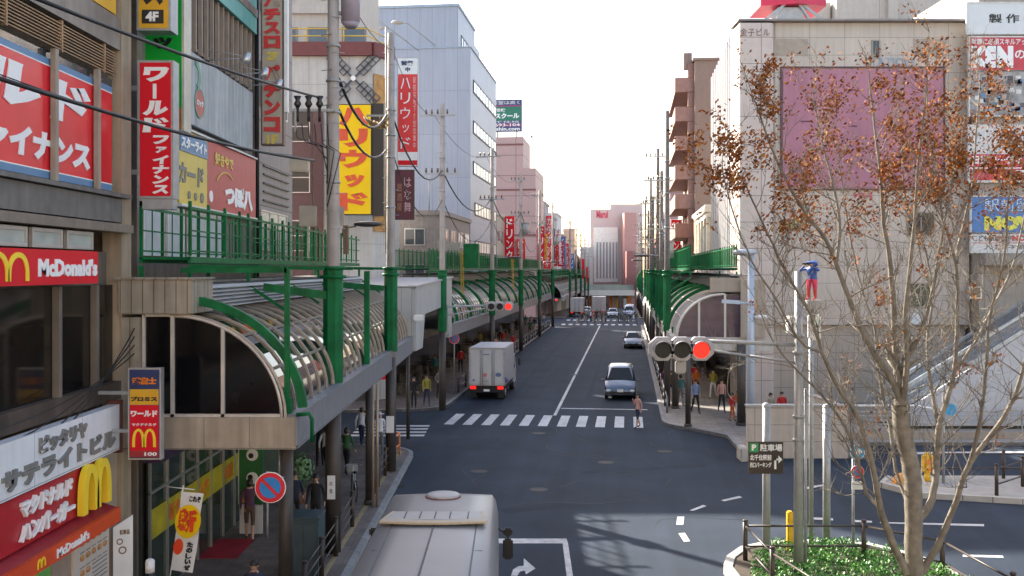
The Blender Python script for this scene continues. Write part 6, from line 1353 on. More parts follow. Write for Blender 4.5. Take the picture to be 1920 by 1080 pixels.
def truck(label, loc, rz, W, H, L, boxm, detail=True, group=None):
    T = vroot('box_truck', label, 'truck', loc, rz); w = W/2; zb = .82
    f = MB(); f.bbox(-w,w,0,L,zb,H,.04); T.part('cargo_box', f, boxm)
    f = MB(); 
    for x in (-w,w-.06): f.box(x,x+.06,-.03,.0,zb,H-.02)
    f.box(-w,w,-.03,0,H-.09,H); f.box(-w,w,-.03,0,zb,zb+.1); T.part('door_frame', f, alum)
    f = MB()
    for i in range(3):
        x0 = -w+.08+i*(W-.16)/3; f.box(x0+.012,x0+(W-.16)/3-.012,-.02,.0,zb+.12,H-.11)
    T.part('door', f, mat('door_white', (.50,.49,.48), .4, var=.03, streak=.08))
    f = MB()
    for x in (-.36,-.24,.3,.42): f.tube([(x,-.05,zb+.02),(x,-.05,H-.12)], .018, 6)
    for z in (zb+.4,H-.4,(H+zb)/2):
        for x in (-w+.04,w-.04): f.box(x-.04,x+.04,-.05,-.02,z,z+.1)
    T.part('lock_bar', f, galv)
    if detail:
        P = Plane((0,-.022,0),(1,0,0)); f = MB(); P.circ(f,-.1,zb+.6,.12,0,.004); P.rect(f,-.16,.0,zb+.36,zb+.4,0,.004); T.part('emblem', f, mat('print_salmon', (.55,.18,.15), .5))
        f = MB(); P.circ(f,.66,zb+.62,.17,0,.004,ky=.7); P.rect(f,-.22,.14,H-.42,H-.36,0,.004); P.circ(f,-.75,zb+.3,.07,0,.004); T.part('emblem', f, mat('print_slate', (.12,.15,.28), .5))
        f = MB(); P.text(f,'宅配便',-.2,.1,zb+.2,zb+.3,.0,th=.004,bold=.0); T.part('lettering', f, grey_l)
        f = MB(); f.add([(w+.004,.1,zb+.1),(w+.004,1.8,zb+.1),(w+.004,.1,zb+.5)], [(0,1,2)]); T.part('stripe', f, mat('print_violet', (.08,.05,.30), .4))
    f = MB(); f.box(-w+.1,w-.1,.1,L+1.0,.5,.8); f.box(-w+.05,w-.05,-.05,.05,.45,.62); T.part('chassis', f, black)
    for sx in (-1,1):
        f = MB(); f.bbox(sx*(w-.42),sx*(w-.06),-.1,-.03,.62,.8,.02); T.part('tail_light', f, mat('brake_lit', (.6,.02,.02), .3, emit=(1,.02,.012), es=.22))
        f = MB(); f.box(sx*(w-.4),sx*(w-.08),.2,.24,.12,.5); T.part('mud_flap', f, black)
        for y in (.9, L+.85):
            wheel(T, sx*(w-.08), y, .36, .28)
    cb = MB(); yc = L+.15
    sec = [(yc,.55,H*.74,w*.93),(yc+.9,.5,H*.75,w*.93),(yc+1.25,.45,H*.72,w*.91),(yc+1.6,.42,H*.42,w*.93),(yc+1.68,.42,.75,w*.9)]
    vs = []
    for y,z0,z1,ww in sec: vs += [(-ww,y,z0),(ww,y,z0),(ww,y,z1-.08),(ww*.93,y,z1),(-ww*.93,y,z1),(-ww,y,z1-.08)]
    fs = [(0,1,2,3,4,5),(29,28,27,26,25,24)]
    for i in range(4):
        for j in range(6): fs.append((i*6+j,i*6+(j+1)%6,(i+1)*6+(j+1)%6,(i+1)*6+j))
    cb.add(vs,fs); T.part('cab', cb, pwhite)
    for sx in (-1,1):
        f = MB(); x = sx*(w*.93+.012); f.add([(x,yc+.15,1.35),(x,yc+.95,1.35),(x-sx*.04,yc+.85,H*.68),(x-sx*.04,yc+.15,H*.69)],[(0,1,2,3)]); T.part('cab_window', f, darkgl)
        f = MB(); f.bbox(sx*(w+.08),sx*(w+.24),yc+1.35,yc+1.42,1.4,1.85,.03); f.tube([(sx*w*.9,yc+1.3,1.9),(sx*(w+.15),yc+1.4,1.88)],.015,5); T.part('mirror', f, black)
    f = MB(); f.add([(-w*.85,yc+1.3,H*.70),(w*.85,yc+1.3,H*.70),(w*.85,yc+1.62,H*.45),(-w*.85,yc+1.62,H*.45)],[(0,1,2,3)]); T.part('windscreen', f, darkgl)
    f = MB(); f.box(-.17,.17,-.08,-.06,.5,.62); T.part('number_plate', f, white_p)
    return T
truck('white box truck stopped in the left lane with tail lights lit', SP(-7.95,55.9), -TH, 2.05, 2.97, 4.5, mat('box_paint', (.46,.46,.50), .4, var=.03, streak=.08))
truck('grey box truck standing beyond the distant crossing on the left', SP(-8.2,160,gz(160)), -TH, 2.1, 3.0, 4.8, mat('box_dun', (.28,.26,.25), .5), False)
truck('pale box truck farther along beyond the distant crossing', SP(-4.9,166,gz(166)), -TH, 2.2, 3.2, 5, mat('box_pearl', (.56,.52,.50), .5), False)

# microbus seen from above behind
T = Thing('microbus', 'grey white microbus seen from above and behind at the bottom of the photo', 'bus', (-1.35,16.8,0))
busm = mat('bus_paint', (.205,.20,.205), .38, var=.05, sc=.8, streak=.0, dirt=.16)
f = MB(); rows = []; secs = [(12.6,.0),(12.75,.08),(20.05,.10),(20.35,.07),(20.48,-.05)]
for y, dz in secs:
    k_ = 1.0 if y < 20 else (.985 if y < 20.2 else (.97 if y < 20.4 else .95))
    half = [(0,.4),(1.0,.4),(1.05,.9),(1.05,1.7),(1.035,2.5),(1.0,2.66+dz*.5),(.93,2.73+dz),(.5,2.75+dz),(0,2.76+dz)]
    ring = [(-1.33+x*k_,y,z) for x,z in half] + [(-1.33-x*k_,y,z) for x,z in reversed(half[1:-1])]; rows.append(ring)
k = len(rows[0]); fs = []
for i in range(len(rows)-1):
    for j in range(k): fs.append((i*k+j,i*k+(j+1)%k,(i+1)*k+(j+1)%k,(i+1)*k+j))
fs += [tuple(range(k)), tuple(range(5*k-1,4*k-1,-1))]
f.add([p for r_ in rows for p in r_], fs, 0, True); T.part('body', f, busm)
zt = 2.86
f = MB()
for x in (-2.02,-1.33-.0,-.64): f.box(x-.012,x+.012,12.7,18.2,zt-.05 if x!=-1.33 else zt-.01,zt-.025 if abs(x+1.33)>.3 else zt+.012)
for x in (-1.95,-.72): f.box(x-.01,x+.01,18.9,20.1,zt-.06,zt-.02)
for y in (14.2,16.2): f.box(-2.15,-.5,y,y+.02,zt-.05,zt-.03)
T.part('roof_seam', f, mat('seam_dark', (.06,.06,.07), .6))
f = MB(); f.prism([(-2.16,17.9),(-.52,17.9),(-.58,18.5),(-2.06,18.5)], 'z', zt-.04, zt+.05); T.part('roof_panel', f, mat('hatch_white', (.30,.295,.29), .4, var=.06))
f = MB(); pts = []
for i in range(13): t = i/12; pts.append((-2.2+1.72*t, 17.82-.10*math.sin(math.pi*t), zt+.045+.0*t))
for p, q in zip(pts, pts[1:]): f.beam(p, q, .2, .035)
f.beam((-2.2,17.8,zt+.035),(-2.07,18.5,zt+.035),.05,.04); f.beam((-.48,17.8,zt+.035),(-.57,18.5,zt+.035),.05,.04)
T.part('roof_trim', f, mat('trim_cream', (.42,.34,.23), .5, var=.08))
f = MB()
for x in (-1.85,-1.6,-1.35,-1.1,-.8): f.box(x,x+.02,17.98,18.45,zt+.05,zt+.062)
T.part('roof_rib', f, mat('seam_dark',(0,0,0)))
f = MB(); f.tube([(-1.32,19.95,zt-.02),(-1.32,19.95,zt+.035),(-1.32,19.95,zt+.055),(-1.32,19.95,zt+.065)], [.31,.31,.28,.15], 24); T.part('roof_vent', f, mat('vent_grey', (.36,.35,.34), .5))
f = MB(); f.tube([(-1.32,19.95,zt-.01),(-1.32,19.95,zt+.012)], [.33,.33], 24); T.part('vent_ring', f, mat('ring_rust', (.2,.06,.05), .6))
f = MB(); f.add([(-2.2,20.49,1.3),(-.46,20.49,1.3),(-.52,20.42,2.3),(-2.14,20.42,2.3)], [(0,1,2,3)]); T.part('windscreen', f, darkgl)
for sx in (-1,1):
    c = -1.33+sx*1.2
    f = MB(); f.tube([(-1.33+sx*.95,19.9,2.3),(c,19.5,2.2),(c,19.45,1.9)], .02, 6); f.bbox(c-.09,c+.09,19.4,19.48,1.75,2.15,.03); f.bbox(c-.08,c+.08,19.4,19.48,2.2,2.36,.03); T.part('mirror', f, black)
    for y0 in (13.0,14.5,16.0,17.5,18.9):
        f = MB(); x = -1.33+sx*1.045; f.add([(x,y0,1.35),(x,y0+1.2,1.35),(x-sx*.035,y0+1.2,2.15),(x-sx*.035,y0,2.15)],[(0,1,2,3)]); T.part('side_window', f, darkgl)
    for y in (14.0,19.3): wheel(T, -1.33+sx*1.03, y, .36, .25)

T.o.scale = (1.09,1,1); T.o.location.x = -1.41
# ---------------------------------------------------------------- people
_PM = {}
def pose_joints(p):
    """joint table, facing -y; returns dict name -> (x, y, z)"""
    J = dict(pelvis=(0,0,.93), waist=(0,.01,1.08), chest=(0,.0,1.28), neck0=(0,.0,1.44), neck=(0,-.01,1.50), head=(0,-.03,1.60), crown=(0,-.02,1.69))
    st = p.get('stride', 0); 
    for s_, sg in (('l',1),('r',-1)):
        k = sg if s_ == 'l' else sg
        ph = st*(1 if s_ == 'l' else -1)
        J['hip'+s_] = (sg*.085,0,.90); J['knee'+s_] = (sg*.095,-.12*ph-.03*abs(st)-.01,.49+.01*abs(st)); back = ph < 0
        J['ank'+s_] = (sg*.10,-.26*ph + (.06 if back else 0),.085+(.07 if back and st else 0)*abs(st)); 
        a = J['ank'+s_]; J['toe'+s_] = (sg*.115, a[1]-.15, .035 + (.0 if not back else .0))
        J['sh'+s_] = (sg*.175,0,1.40)
        m = p.get('arm'+s_, 'swing')
        if m == 'swing': J['el'+s_] = (sg*.225,.10*ph+.02,1.13); J['wr'+s_] = (sg*.235,.16*ph-.07,.90)
        elif m == 'bag': J['el'+s_] = (sg*.24,.03,1.13); J['wr'+s_] = (sg*.22,-.16,1.02)
        elif m == 'phone': J['el'+s_] = (sg*.25,-.05,1.15); J['wr'+s_] = (sg*.12,-.20,1.36)
        elif m == 'eyes': J['el'+s_] = (sg*.28,-.14,1.30); J['wr'+s_] = (sg*.10,-.17,1.56)
        elif m == 'rail': J['el'+s_] = (sg*.26,-.1,1.2); J['wr'+s_] = (sg*.26,-.32,1.1)
        w_ = Vector(J['wr'+s_]); e_ = Vector(J['el'+s_]); d = (w_-e_).normalized(); J['palm'+s_] = tuple(w_+d*.075)
    return J
def person_mesh(key):
    if key in _PM: return _PM[key]
    p = dict(stand={}, walk=dict(stride=1), walk2=dict(stride=-1, arml='bag'), walk3=dict(stride=.6, armr='phone'), look=dict(arml='eyes', armr='eyes'), rail=dict(armr='rail'), bag=dict(armr='bag', stride=.3))[key]
    J = pose_joints(p); f = MB()
    def seg(names, radii, n=10, mm=0, sx=1.0):
        pts = [Vector(J[a]) if isinstance(a, str) else Vector(a) for a in names]; f.tube(pts, radii, n, mm)
    bm = bmesh.new()
    me = bpy.data.meshes.new('sk'); names = list(J); idx = {n: i for i, n in enumerate(names)}
    vs = [J[n] for n in names]; es = []; rad = {}
    def ch(a, b): es.append((idx[a], idx[b]))
    for a, b in (('pelvis','waist'),('waist','chest'),('chest','neck0'),('neck0','neck'),('neck','head'),('head','crown')): ch(a, b)
    for s_ in 'lr':
        for a, b in (('pelvis','hip'+s_),('hip'+s_,'knee'+s_),('knee'+s_,'ank'+s_),('ank'+s_,'toe'+s_),('neck0','sh'+s_),('sh'+s_,'el'+s_),('el'+s_,'wr'+s_),('wr'+s_,'palm'+s_)): ch(a, b)
    rad.update(pelvis=(.155,.105), waist=(.135,.095), chest=(.165,.11), neck0=(.09,.075), neck=(.052,.052), head=(.078,.095), crown=(.06,.07))
    for s_ in 'lr': rad.update({'hip'+s_:(.088,.088),'knee'+s_:(.058,.058),'ank'+s_:(.040,.040),'toe'+s_:(.042,.030),'sh'+s_:(.058,.058),'el'+s_:(.040,.040),'wr'+s_:(.026,.026),'palm'+s_:(.034,.02)})
    # fingers and thumb as short branches
    off = len(vs)
    for s_, sg in (('l',1),('r',-1)):
        w_ = Vector(J['wr'+s_]); pm = Vector(J['palm'+s_]); d = (pm-w_).normalized(); side = Vector((0,1,0)) if abs(d.y) < .8 else Vector((0,0,1)); side = (side-d*side.dot(d)).normalized(); curl = d.cross(side)*sg
        for i, (o_, l) in enumerate(((-.024,.062),(-.008,.07),(.008,.066),(.024,.05))):
            a = pm + side*o_ + d*.012; b = a + d*l*.6; c = b + d*l*.4 - curl*.014; f.tube([a-d*.02,a,b,c], [.008,.0085,.0075,.006], 6)
        a = w_ + d*.03 - side*.026; f.tube([a+side*.01,a+d*.02-side*.016,a+d*.05-side*.022], [.010,.009,.007], 6)
    me.from_pydata(vs, es, []); ob = bpy.data.objects.new('sk', me); COL.objects.link(ob)
    md = ob.modifiers.new('s', 'SKIN'); 
    sk = me.skin_vertices[0].data if me.skin_vertices else None
    if sk is None:
        b2 = bmesh.new(); b2.from_mesh(me); b2.verts.layers.skin.verify(); b2.to_mesh(me); b2.free(); sk = me.skin_vertices[0].data
    for n in names: sk[idx[n]].radius = rad[n]; sk[idx[n]].use_root = (n == 'pelvis')
    ob.modifiers.new('u', 'SUBSURF').levels = 1
    dg = bpy.context.evaluated_depsgraph_get(); dg.update()
    m2 = bpy.data.meshes.new_from_object(ob.evaluated_get(dg)); 
    f.add([v.co.copy() for v in m2.vertices], [list(q.vertices) for q in m2.polygons], 0, True)
    bpy.data.objects.remove(ob); bpy.data.meshes.remove(m2)
    # face
    f.ell((0,-.125,1.60), (.013,.022,.022), 8, 5)
    for sx in (-1,1): f.ell((sx*.082,-.02,1.60), (.014,.02,.032), 8, 5)
    o = len(f.v)
    for sx in (-1,1): f.ell((sx*.032,-.112,1.625), (.013,.01,.008), 8, 4, 5)
    f.ell((0,-.112,1.555), (.026,.008,.006), 8, 4, 5)
    # regions: 0 skin 1 top 2 hips-thigh 3 lower leg 4 shoes 5 dark
    hands = [Vector(J['wrl']), Vector(J['wrr'])]; elb = [Vector(J['ell']), Vector(J['elr'])]
    for i, q in enumerate(f.f):
        if f.m[i] == 5: continue
        c = sum((f.v[k] for k in q), Vector())/len(q)
        hand = any((c-h).length < .13 and (c-e).length > (h-e).length*.93 for h, e in zip(hands, elb))
        armz = abs(c.x) > .19 and c.z > .8
        f.m[i] = 0 if hand or (c.z > 1.475 and abs(c.x) < .1) else 1 if (c.z > .96 or armz) else 2 if c.z > .47 else 3 if c.z > .1 else 4
    me = f.mesh('body', [None]*6) if False else None
    me = bpy.data.meshes.new('body'); me.from_pydata(f.v, [], f.f)
    for k_ in range(6): me.materials.append(None)
    me.polygons.foreach_set('material_index', f.m); me.polygons.foreach_set('use_smooth', [True]*len(f.f)); me.update()
    _PM[key] = me; return me
hair_me = {}
def hair_mesh(kind):
    if kind in hair_me: return hair_me[kind]
    f = MB(); f.ell((0,-.005,1.625), (.096,.115,.108), 14, 7, zmin=-.0)
    f.ell((0,.035,1.60), (.092,.08,.10 if kind == 'short' else .15), 12, 8)
    if kind == 'long': f.ell((0,.06,1.50), (.085,.05,.15), 12, 8)
    if kind == 'cap': f.ell((0,-.09,1.665), (.08,.09,.02), 12, 5)
    if kind == 'hat': f.tube([(0,0,1.655),(0,0,1.67)], [.19,.17], 16)
    hair_me[kind] = f.mesh('hair', [None]); return hair_me[kind]
skin = mat('skin', (.50,.30,.21), .55, var=.04)
hairm = mat('hair_black', (.018,.014,.012), .5, var=.1)
def cl(n, c): return mat('cloth_'+n, c, .85, var=.1, sc=6)
CL = dict(black=cl('black',(.015,.015,.018)), white=cl('white',(.62,.62,.64)), purple=cl('purple',(.09,.035,.075)), navy=cl('navy',(.025,.03,.06)), green=cl('green',(.03,.10,.035)), grey=cl('grey',(.16,.16,.17)),
    olive=cl('olive',(.30,.26,.04)), orange=cl('orange',(.55,.14,.02)), pink=cl('pink',(.50,.28,.24)), red=cl('red',(.45,.02,.02)), blue=cl('blue',(.20,.25,.40)), beige=cl('beige',(.38,.32,.24)), brown=cl('brown',(.10,.06,.04)), lime=cl('lime',(.35,.45,.05)), skin=skin, teal=cl('teal',(.04,.15,.16)))
def person(label, loc, face, pose, top, low, shin=None, hair='short', h=1.65, hairc=None, group=None, bag=None, sleeve=None):
    """face: heading in degrees, 0 = towards the camera, 90 = towards the right"""
    e = bpy.data.objects.new('person', None); COL.objects.link(e); e.location = loc; e.rotation_euler = (0,0,R(face)); s_ = h/1.71; e.scale = (s_,s_,s_)
    e['label'] = label; e['category'] = 'person'
    if group: e['group'] = group
    b = bpy.data.objects.new('body', person_mesh(pose)); COL.objects.link(b); b.parent = e
    ms = [skin, CL[top], CL[low], CL[shin or low], black, hairm]
    for i, m_ in enumerate(ms): b.material_slots[i].link = 'OBJECT'; b.material_slots[i].material = m_
    hh = bpy.data.objects.new('hat' if hair in ('cap','hat') else 'hair', hair_mesh(hair)); COL.objects.link(hh); hh.parent = e; hh.material_slots[0].link = 'OBJECT'; hh.material_slots[0].material = hairc or hairm
    if bag:
        f = MB(); f.bbox(-.30,-.20,-.2,.1,.72,.98,.03); f.tube([(-.25,-.12,.97),(-.25,-.1,1.05),(-.25,.02,1.05),(-.25,.03,.97)], .01, 5)
        bo = solo('bag', f, CL[bag], '%s bag carried by the %s' % (bag, label), 'bag'); bo.matrix_world = Matrix.Translation(Vector(loc)) @ Matrix.Rotation(R(face),4,'Z') @ Matrix.Scale(s_,4)
        bo['label'] = ' '.join(('%s bag carried by %s' % (bag, label)).split()[:16])
    return e
def at(px, Y, z=.15): return (X(px,Y), Y, z)
person('person in a black top walking toward the camera beside the utility cabinet', at(592,27.2), 5, 'walk', 'black', 'black', hair='long')
person('person in a purple shirt seen from behind near the shop entrance', at(468,26.6), 188, 'walk3', 'purple', 'brown', 'skin')
person('person in a dark jacket and white shirt half hidden by the front column', at(552,27.6), 20, 'walk2', 'navy', 'black', bag='lime')
person('person in a white shirt and dark trousers crossing the side street, striding away', at(678,41.5,0), 170, 'walk', 'white', 'navy')
person('person in a white hat and pale clothes beyond the second tall pole', at(712,39.0), 10, 'walk3', 'white', 'grey', hair='hat', hairc=CL['white'])
person('person in a green top walking between the first and second pole', at(650,35.2), 165, 'walk', 'green', 'black')
person('person in a black suit in the dark group under the near arcade', at(600,36.6), 190, 'stand', 'black', 'black', h=1.72)
person('person in a white shirt in the dark group under the near arcade', at(612,35.6), 170, 'walk', 'white', 'black')
person('person with black hair at the very bottom edge by the cabinet', at(477,19.3), 0, 'stand', 'navy', 'navy', h=1.62)
person('person in a yellow green jacket at the far corner of the side street', at(800,53.0), 15, 'walk', 'olive', 'navy')
person('person in dark clothes waiting at the far corner of the side street', at(776,52.0), 0, 'stand', 'black', 'black')
person('person in a pale grey top standing behind the box truck corner', at(824,56.0), 30, 'bag', 'grey', 'black')
person('person in a pink camisole and dark skirt walking across the front crossing', at(1196,46.5,0), -60, 'walk3', 'pink', 'navy', 'skin', hair='long', h=1.6)
person('person in a pale blue shirt and black trousers under the sunlit arcade end', at(1304,50.2), 10, 'walk', 'blue', 'black', h=1.7)
person('person in an orange shirt standing in the sunlit arcade mouth', at(1306,56.5), 20, 'stand', 'orange', 'black', hair='cap', hairc=CL['red'])
person('person in an olive yellow top in the sunlit arcade mouth', at(1337,56.0), -30, 'walk2', 'olive', 'white')
person('person in a pink top and black trousers walking out of the right arcade', at(1353,50.6), 0, 'walk', 'pink', 'black', h=1.66)
person('person in a red top at the right end of the sunlit arcade', at(1373,47.6), 40, 'bag', 'red', 'orange', h=1.35)
person('person in an orange top beside the one in red at the arcade end', at(1383,48.8), -20, 'stand', 'orange', 'white', h=1.3)
person('person in a dark top behind the guard rail left of the columns', at(1258,55.0), 10, 'walk', 'brown', 'navy', bag='red')
person('person in a teal top behind the columns below the big signal', at(1276,53.0), 175, 'walk', 'teal', 'grey')
person('person in a maroon top near the kerb at the right corner', at(1247,57.0), 5, 'stand', 'purple', 'grey')
person('person with dark hair behind the left part of the low wall', at(1445,46.0), 20, 'stand', 'beige', 'black', h=1.55)
person('person in a red top behind the low pale wall', at(1466,45.5), 0, 'walk', 'red', 'black', h=1.66)
person('person in a white shirt riding the escalator', (X(1831,45.1),45.1,.66+(X(1831,45.1)-17.3)*.66-.02), 90, 'rail', 'white', 'black', h=1.62)
person('person dressed in red on the pavement edge half way up the left side', SP(-9.95,86,.15), 10, 'stand', 'red', 'brown')
random.seed(12)
tops = ['white','grey','navy','black','beige','red','blue','green','pink','olive','teal','brown']
lows = ['navy','black','grey','brown','beige']
used = set()
def rnd():
    while True:
        c = (random.choice(tops), random.choice(lows), random.choice(['walk','walk2','walk3','bag','stand']))
        if c[:2] not in used: used.add(c[:2]); return c
PW = dict(walk='striding', walk2='walking', walk3='phoning', bag='strolling', stand='standing')
for i in range(16):
    c = rnd(); u = random.uniform(-13.2,-10.6); v = 60+i*4.4+random.random()*2
    person('person in %s top and %s trousers %s under long left arcade' % (c[0],c[1],PW[c[2]]), SP(u,v,.15), random.choice((0,180))+random.uniform(-15,15), c[2], c[0], c[1], h=random.uniform(1.55,1.75), group='people under the long left arcade')
used.clear(); tops = ['navy','black','grey','brown','navy','black','purple','teal','white','green','red','beige']
for i in range(22):
    c = rnd(); px = [1082,1090,1096,1101,1104,1108,1112,1115,1119,1122,1126,1128,1132,1136,1160,1164,1168,1172,1176,1182,1188,1192][i]; Y = 134.5+random.uniform(-1,9)*(1 if i%3 else .2)
    person('person in %s top and %s trousers %s on distant crossing' % (c[0],c[1],PW[c[2]]), (X(px,Y),Y,0), random.choice((90,-90))+random.uniform(-20,20), c[2], c[0], c[1], h=random.uniform(1.5,1.75), group='people on the distant crossing')
used.clear()
for i in range(6):
    c = rnd(); person('person in %s top and %s trousers %s under the far right arcade' % (c[0],c[1],PW[c[2]]), SP(random.uniform(2.8,5),60+i*8,.15), random.choice((0,180)), c[2], c[0], c[1], group='people under the far right arcade')
# painted figure on its post
T = rpole('figurine_post', 'thin grey post that carries the painted figurine', 'post', X(1521,25.9),25.9,6.35,.06)
f = MB(); f.bbox(X(1511,25.9),X(1541,25.9),25.75,26.1,6.36,6.6,.02); T.part('plinth', f, galv)
T = Thing('figurine', 'painted figurine in a blue cap looking through binoculars on a grey plinth', 'figurine', (X(1521,25.9)+.02,25.9,6.6)); T.o.scale = (1.0,1.0,.58); T.o.rotation_euler = (0,0,R(-50))
b = bpy.data.objects.new('body', person_mesh('look')); COL.objects.link(b); b.parent = T.o
for i, m_ in enumerate([skin, mat('enamel_blue', (.03,.09,.35), .3), mat('enamel_pink', (.65,.04,.12), .3), mat('enamel_red', (.55,.05,.04), .3), mat('enamel_red',(0,0,0)), hairm]): b.material_slots[i].link = 'OBJECT'; b.material_slots[i].material = m_
hh = bpy.data.objects.new('cap', hair_mesh('cap')); COL.objects.link(hh); hh.parent = T.o; hh.material_slots[0].link = 'OBJECT'; hh.material_slots[0].material = mat('enamel_blue',(0,0,0)); hh.scale = (1.5,1.5,1.05); hh.location = (0,0,-.06)
T.base = Vector((0,0,0)); f = MB()
for sx in (-1,1): f.tube([(sx*.045,-.11,1.62),(sx*.045,-.2,1.62),(sx*.05,-.3,1.62)], [.03,.035,.045], 10)
T.part('binoculars', f, black)
# bicycles
def bicycle(label, loc, rz):
    T = vroot('bicycle', label, 'bicycle', loc, rz)
    for y in (-.52,.52):
        f = MB(); n = 20; pts = [(0,y+.32*math.cos(2*math.pi*k/n),.33+.32*math.sin(2*math.pi*k/n)) for k in range(n+1)]; f.tube(pts, .018, 6, caps=False); w_ = T.part('wheel', f, rubber)
        f = MB()
        for k in range(8): f.tube([(0,y,.33),(0,y+.31*math.cos(math.pi*k/4),.33+.31*math.sin(math.pi*k/4))], .003, 4)
        T.part('spoke', f, galv, w_)
    f = MB()
    for p, q in (((0,-.52,.33),(0,-.1,.3)),((0,-.1,.3),(0,-.22,.82)),((0,-.1,.3),(0,.38,.72)),((0,-.52,.33),(0,-.2,.75)),((0,.52,.33),(0,.36,.95))): f.tube([p,q], .018, 6)
    T.part('frame', f, alum)
    f = MB(); f.ell((0,-.24,.87), (.08,.13,.04), 10, 5); T.part('saddle', f, black)
    f = MB(); f.tube([(-.27,.22,.98),(-.2,.36,1.0),(.2,.36,1.0),(.27,.22,.98)], .014, 6); T.part('handlebar', f, galv)
    f = MB(); f.bbox(-.18,.18,.5,.8,.72,.95,.03); T.part('basket', f, mat('basket_grey', (.3,.3,.3), .5))
bicycle('parked bicycle with a grey basket between the near arcade poles', (-5.0,31.6,.15), R(15))
bicycle('parked bicycle under the big red signal by the brown column', (X(1275,53.5),53.5,.15), R(200))
bicycle('parked bicycle behind the guard rail on the right pavement', (X(1250,60),60,.15), R(170))
# bird
f = MB(); c = Vector((X(997,70),70,Z(257,70))); f.ell(c, (.16,.09,.06), 8, 5); f.add([c, c+Vector((.15,0,.22)), c+Vector((.02,.12,.1)), c+Vector((-.2,0,.18))], [(0,1,2),(0,2,3)]); solo('bird', f, mat('bird_grey', (.1,.1,.1), .7), 'small dark bird flying in the white sky', 'bird')

# ---------------------------------------------------------------- the bare street tree
random.seed(31)
TY = 22.0
bark = mat('bark', (.19,.165,.13), .85, var=.3, sc=5, bump=.6, streak=.0, speck=.1)
leafs = [mat('leaf_rust', (.30,.095,.02), .8, var=.3, sc=9, spec=.15), mat('leaf_brown', (.13,.05,.022), .8, var=.3, sc=9, spec=.15), mat('leaf_amber', (.38,.17,.035), .8, var=.3, sc=9, spec=.15)]
TW = MB(); LF = MB(); LIMBS = []
def PP(px, py, dy=0): y = TY+dy; return Vector((X(px,y), y, Z(py,y)))
def limb(pts, r0, r1):
    r0 *= 1.12; r1 *= 1.7; n = len(pts); P_ = [PP(*p) if not isinstance(p, Vector) else p for p in pts]
    out = []; rr = []
    for i in range(n-1):                                   # Catmull-Rom smoothing
        a = P_[max(i-1,0)]; b = P_[i]; c = P_[i+1]; d = P_[min(i+2,n-1)]
        for k in range(4):
            t = k/4; out.append(.5*((2*b)+(c-a)*t+(2*a-5*b+4*c-d)*t*t+(3*b-a-3*c+d)*t**3) + Vector((random.gauss(0,1),random.gauss(0,1),0))*.006)
    out.append(P_[-1]); m = len(out); rr = [r0+(r1-r0)*(i/(m-1))**.8 for i in range(m)]
    TW.tube(out, rr, 10 if r0 > .05 else 7, caps=False); LIMBS.append((out, rr)); return out, rr
trunk = [(1718,1135),(1716,1080),(1713,1000),(1713,930),(1706,870),(1694,810),(1690,760)]
limb([(1722,1140,0),(1716,1080,0),(1713,1000,0),(1713,930,.0),(1706,870,.05),(1692,810,.1),(1689,760,.1)], .17, .115)
L = limb
L([(1689,762,.1),(1682,700,.2),(1676,600,.35),(1670,500,.5),(1657,420,.6),(1652,340,.7),(1640,240,.9),(1630,150,1.0)], .085, .012)
L([(1690,765,.1),(1700,690,-.2),(1698,600,-.5),(1706,500,-.8),(1716,400,-.9),(1722,300,-1.1),(1735,190,-1.3)], .07, .01)
L([(1700,1075,-.05),(1673,1015,-.1),(1650,950,-.3),(1640,890,-.5),(1625,830,-.6),(1602,770,-.7),(1573,728,-.8),(1540,660,-1.0),(1520,590,-1.1),(1480,520,-1.4),(1440,440,-1.6),(1400,350,-1.8)], .085, .010)
L([(1650,950,-.3),(1625,925,.1),(1612,880,.4),(1585,800,.7),(1540,740,1.0),(1490,690,1.3),(1450,640,1.5),(1420,570,1.8)], .045, .008)
L([(1690,770,.1),(1673,713,0),(1627,643,-.3),(1600,580,-.5),(1567,493,-.7),(1547,447,-.8),(1507,395,-1.0),(1470,330,-1.1),(1440,260,-1.2),(1420,200,-1.3)], .075, .010)
L([(1567,493,-.7),(1575,420,-.4),(1560,340,-.1),(1540,260,.1),(1525,180,.3)], .04, .008)
L([(1707,985,0),(1742,950,.2),(1755,887,.4),(1760,803,.5),(1778,740,.6),(1788,700,.7),(1795,600,.8),(1792,493,.9),(1768,410,1.0),(1757,330,1.1),(1740,230,1.2),(1738,140,1.4)], .085, .010)
L([(1792,493,.9),(1805,430,1.2),(1822,350,1.5),(1830,250,1.7),(1838,160,1.9)], .045, .008)
L([(1730,1072,0),(1760,1018,-.2),(1787,955,-.4),(1817,872,-.7),(1870,800,-.9),(1905,735,-1.1),(1925,670,-1.3),(1945,580,-1.5),(1950,480,-1.7),(1940,360,-1.9)], .075, .010)
L([(1817,872,-.7),(1838,790,-1.2),(1848,700,-1.5),(1855,600,-1.7),(1880,500,-2.0),(1890,400,-2.2),(1900,290,-2.3)], .045, .008)
L([(1760,803,.5),(1745,720,.9),(1738,640,1.3),(1748,560,1.6),(1735,470,1.9),(1700,380,2.1),(1690,280,2.3)], .045, .008)
L([(1715,1000,0),(1700,940,.4),(1680,880,.8),(1668,800,1.2),(1650,720,1.6),(1640,620,2.0),(1610,520,2.4),(1590,420,2.6),(1575,320,2.8)], .045, .008)
L([(1788,700,.7),(1830,640,1.0),(1860,580,1.3),(1890,520,1.6),(1915,440,1.8),(1930,340,2.0),(1935,250,2.1)], .04, .008)
L([(1682,700,.2),(1720,640,.0),(1745,560,-.3),(1762,470,-.6),(1780,370,-.9),(1800,280,-1.1),(1815,180,-1.3)], .045, .008)
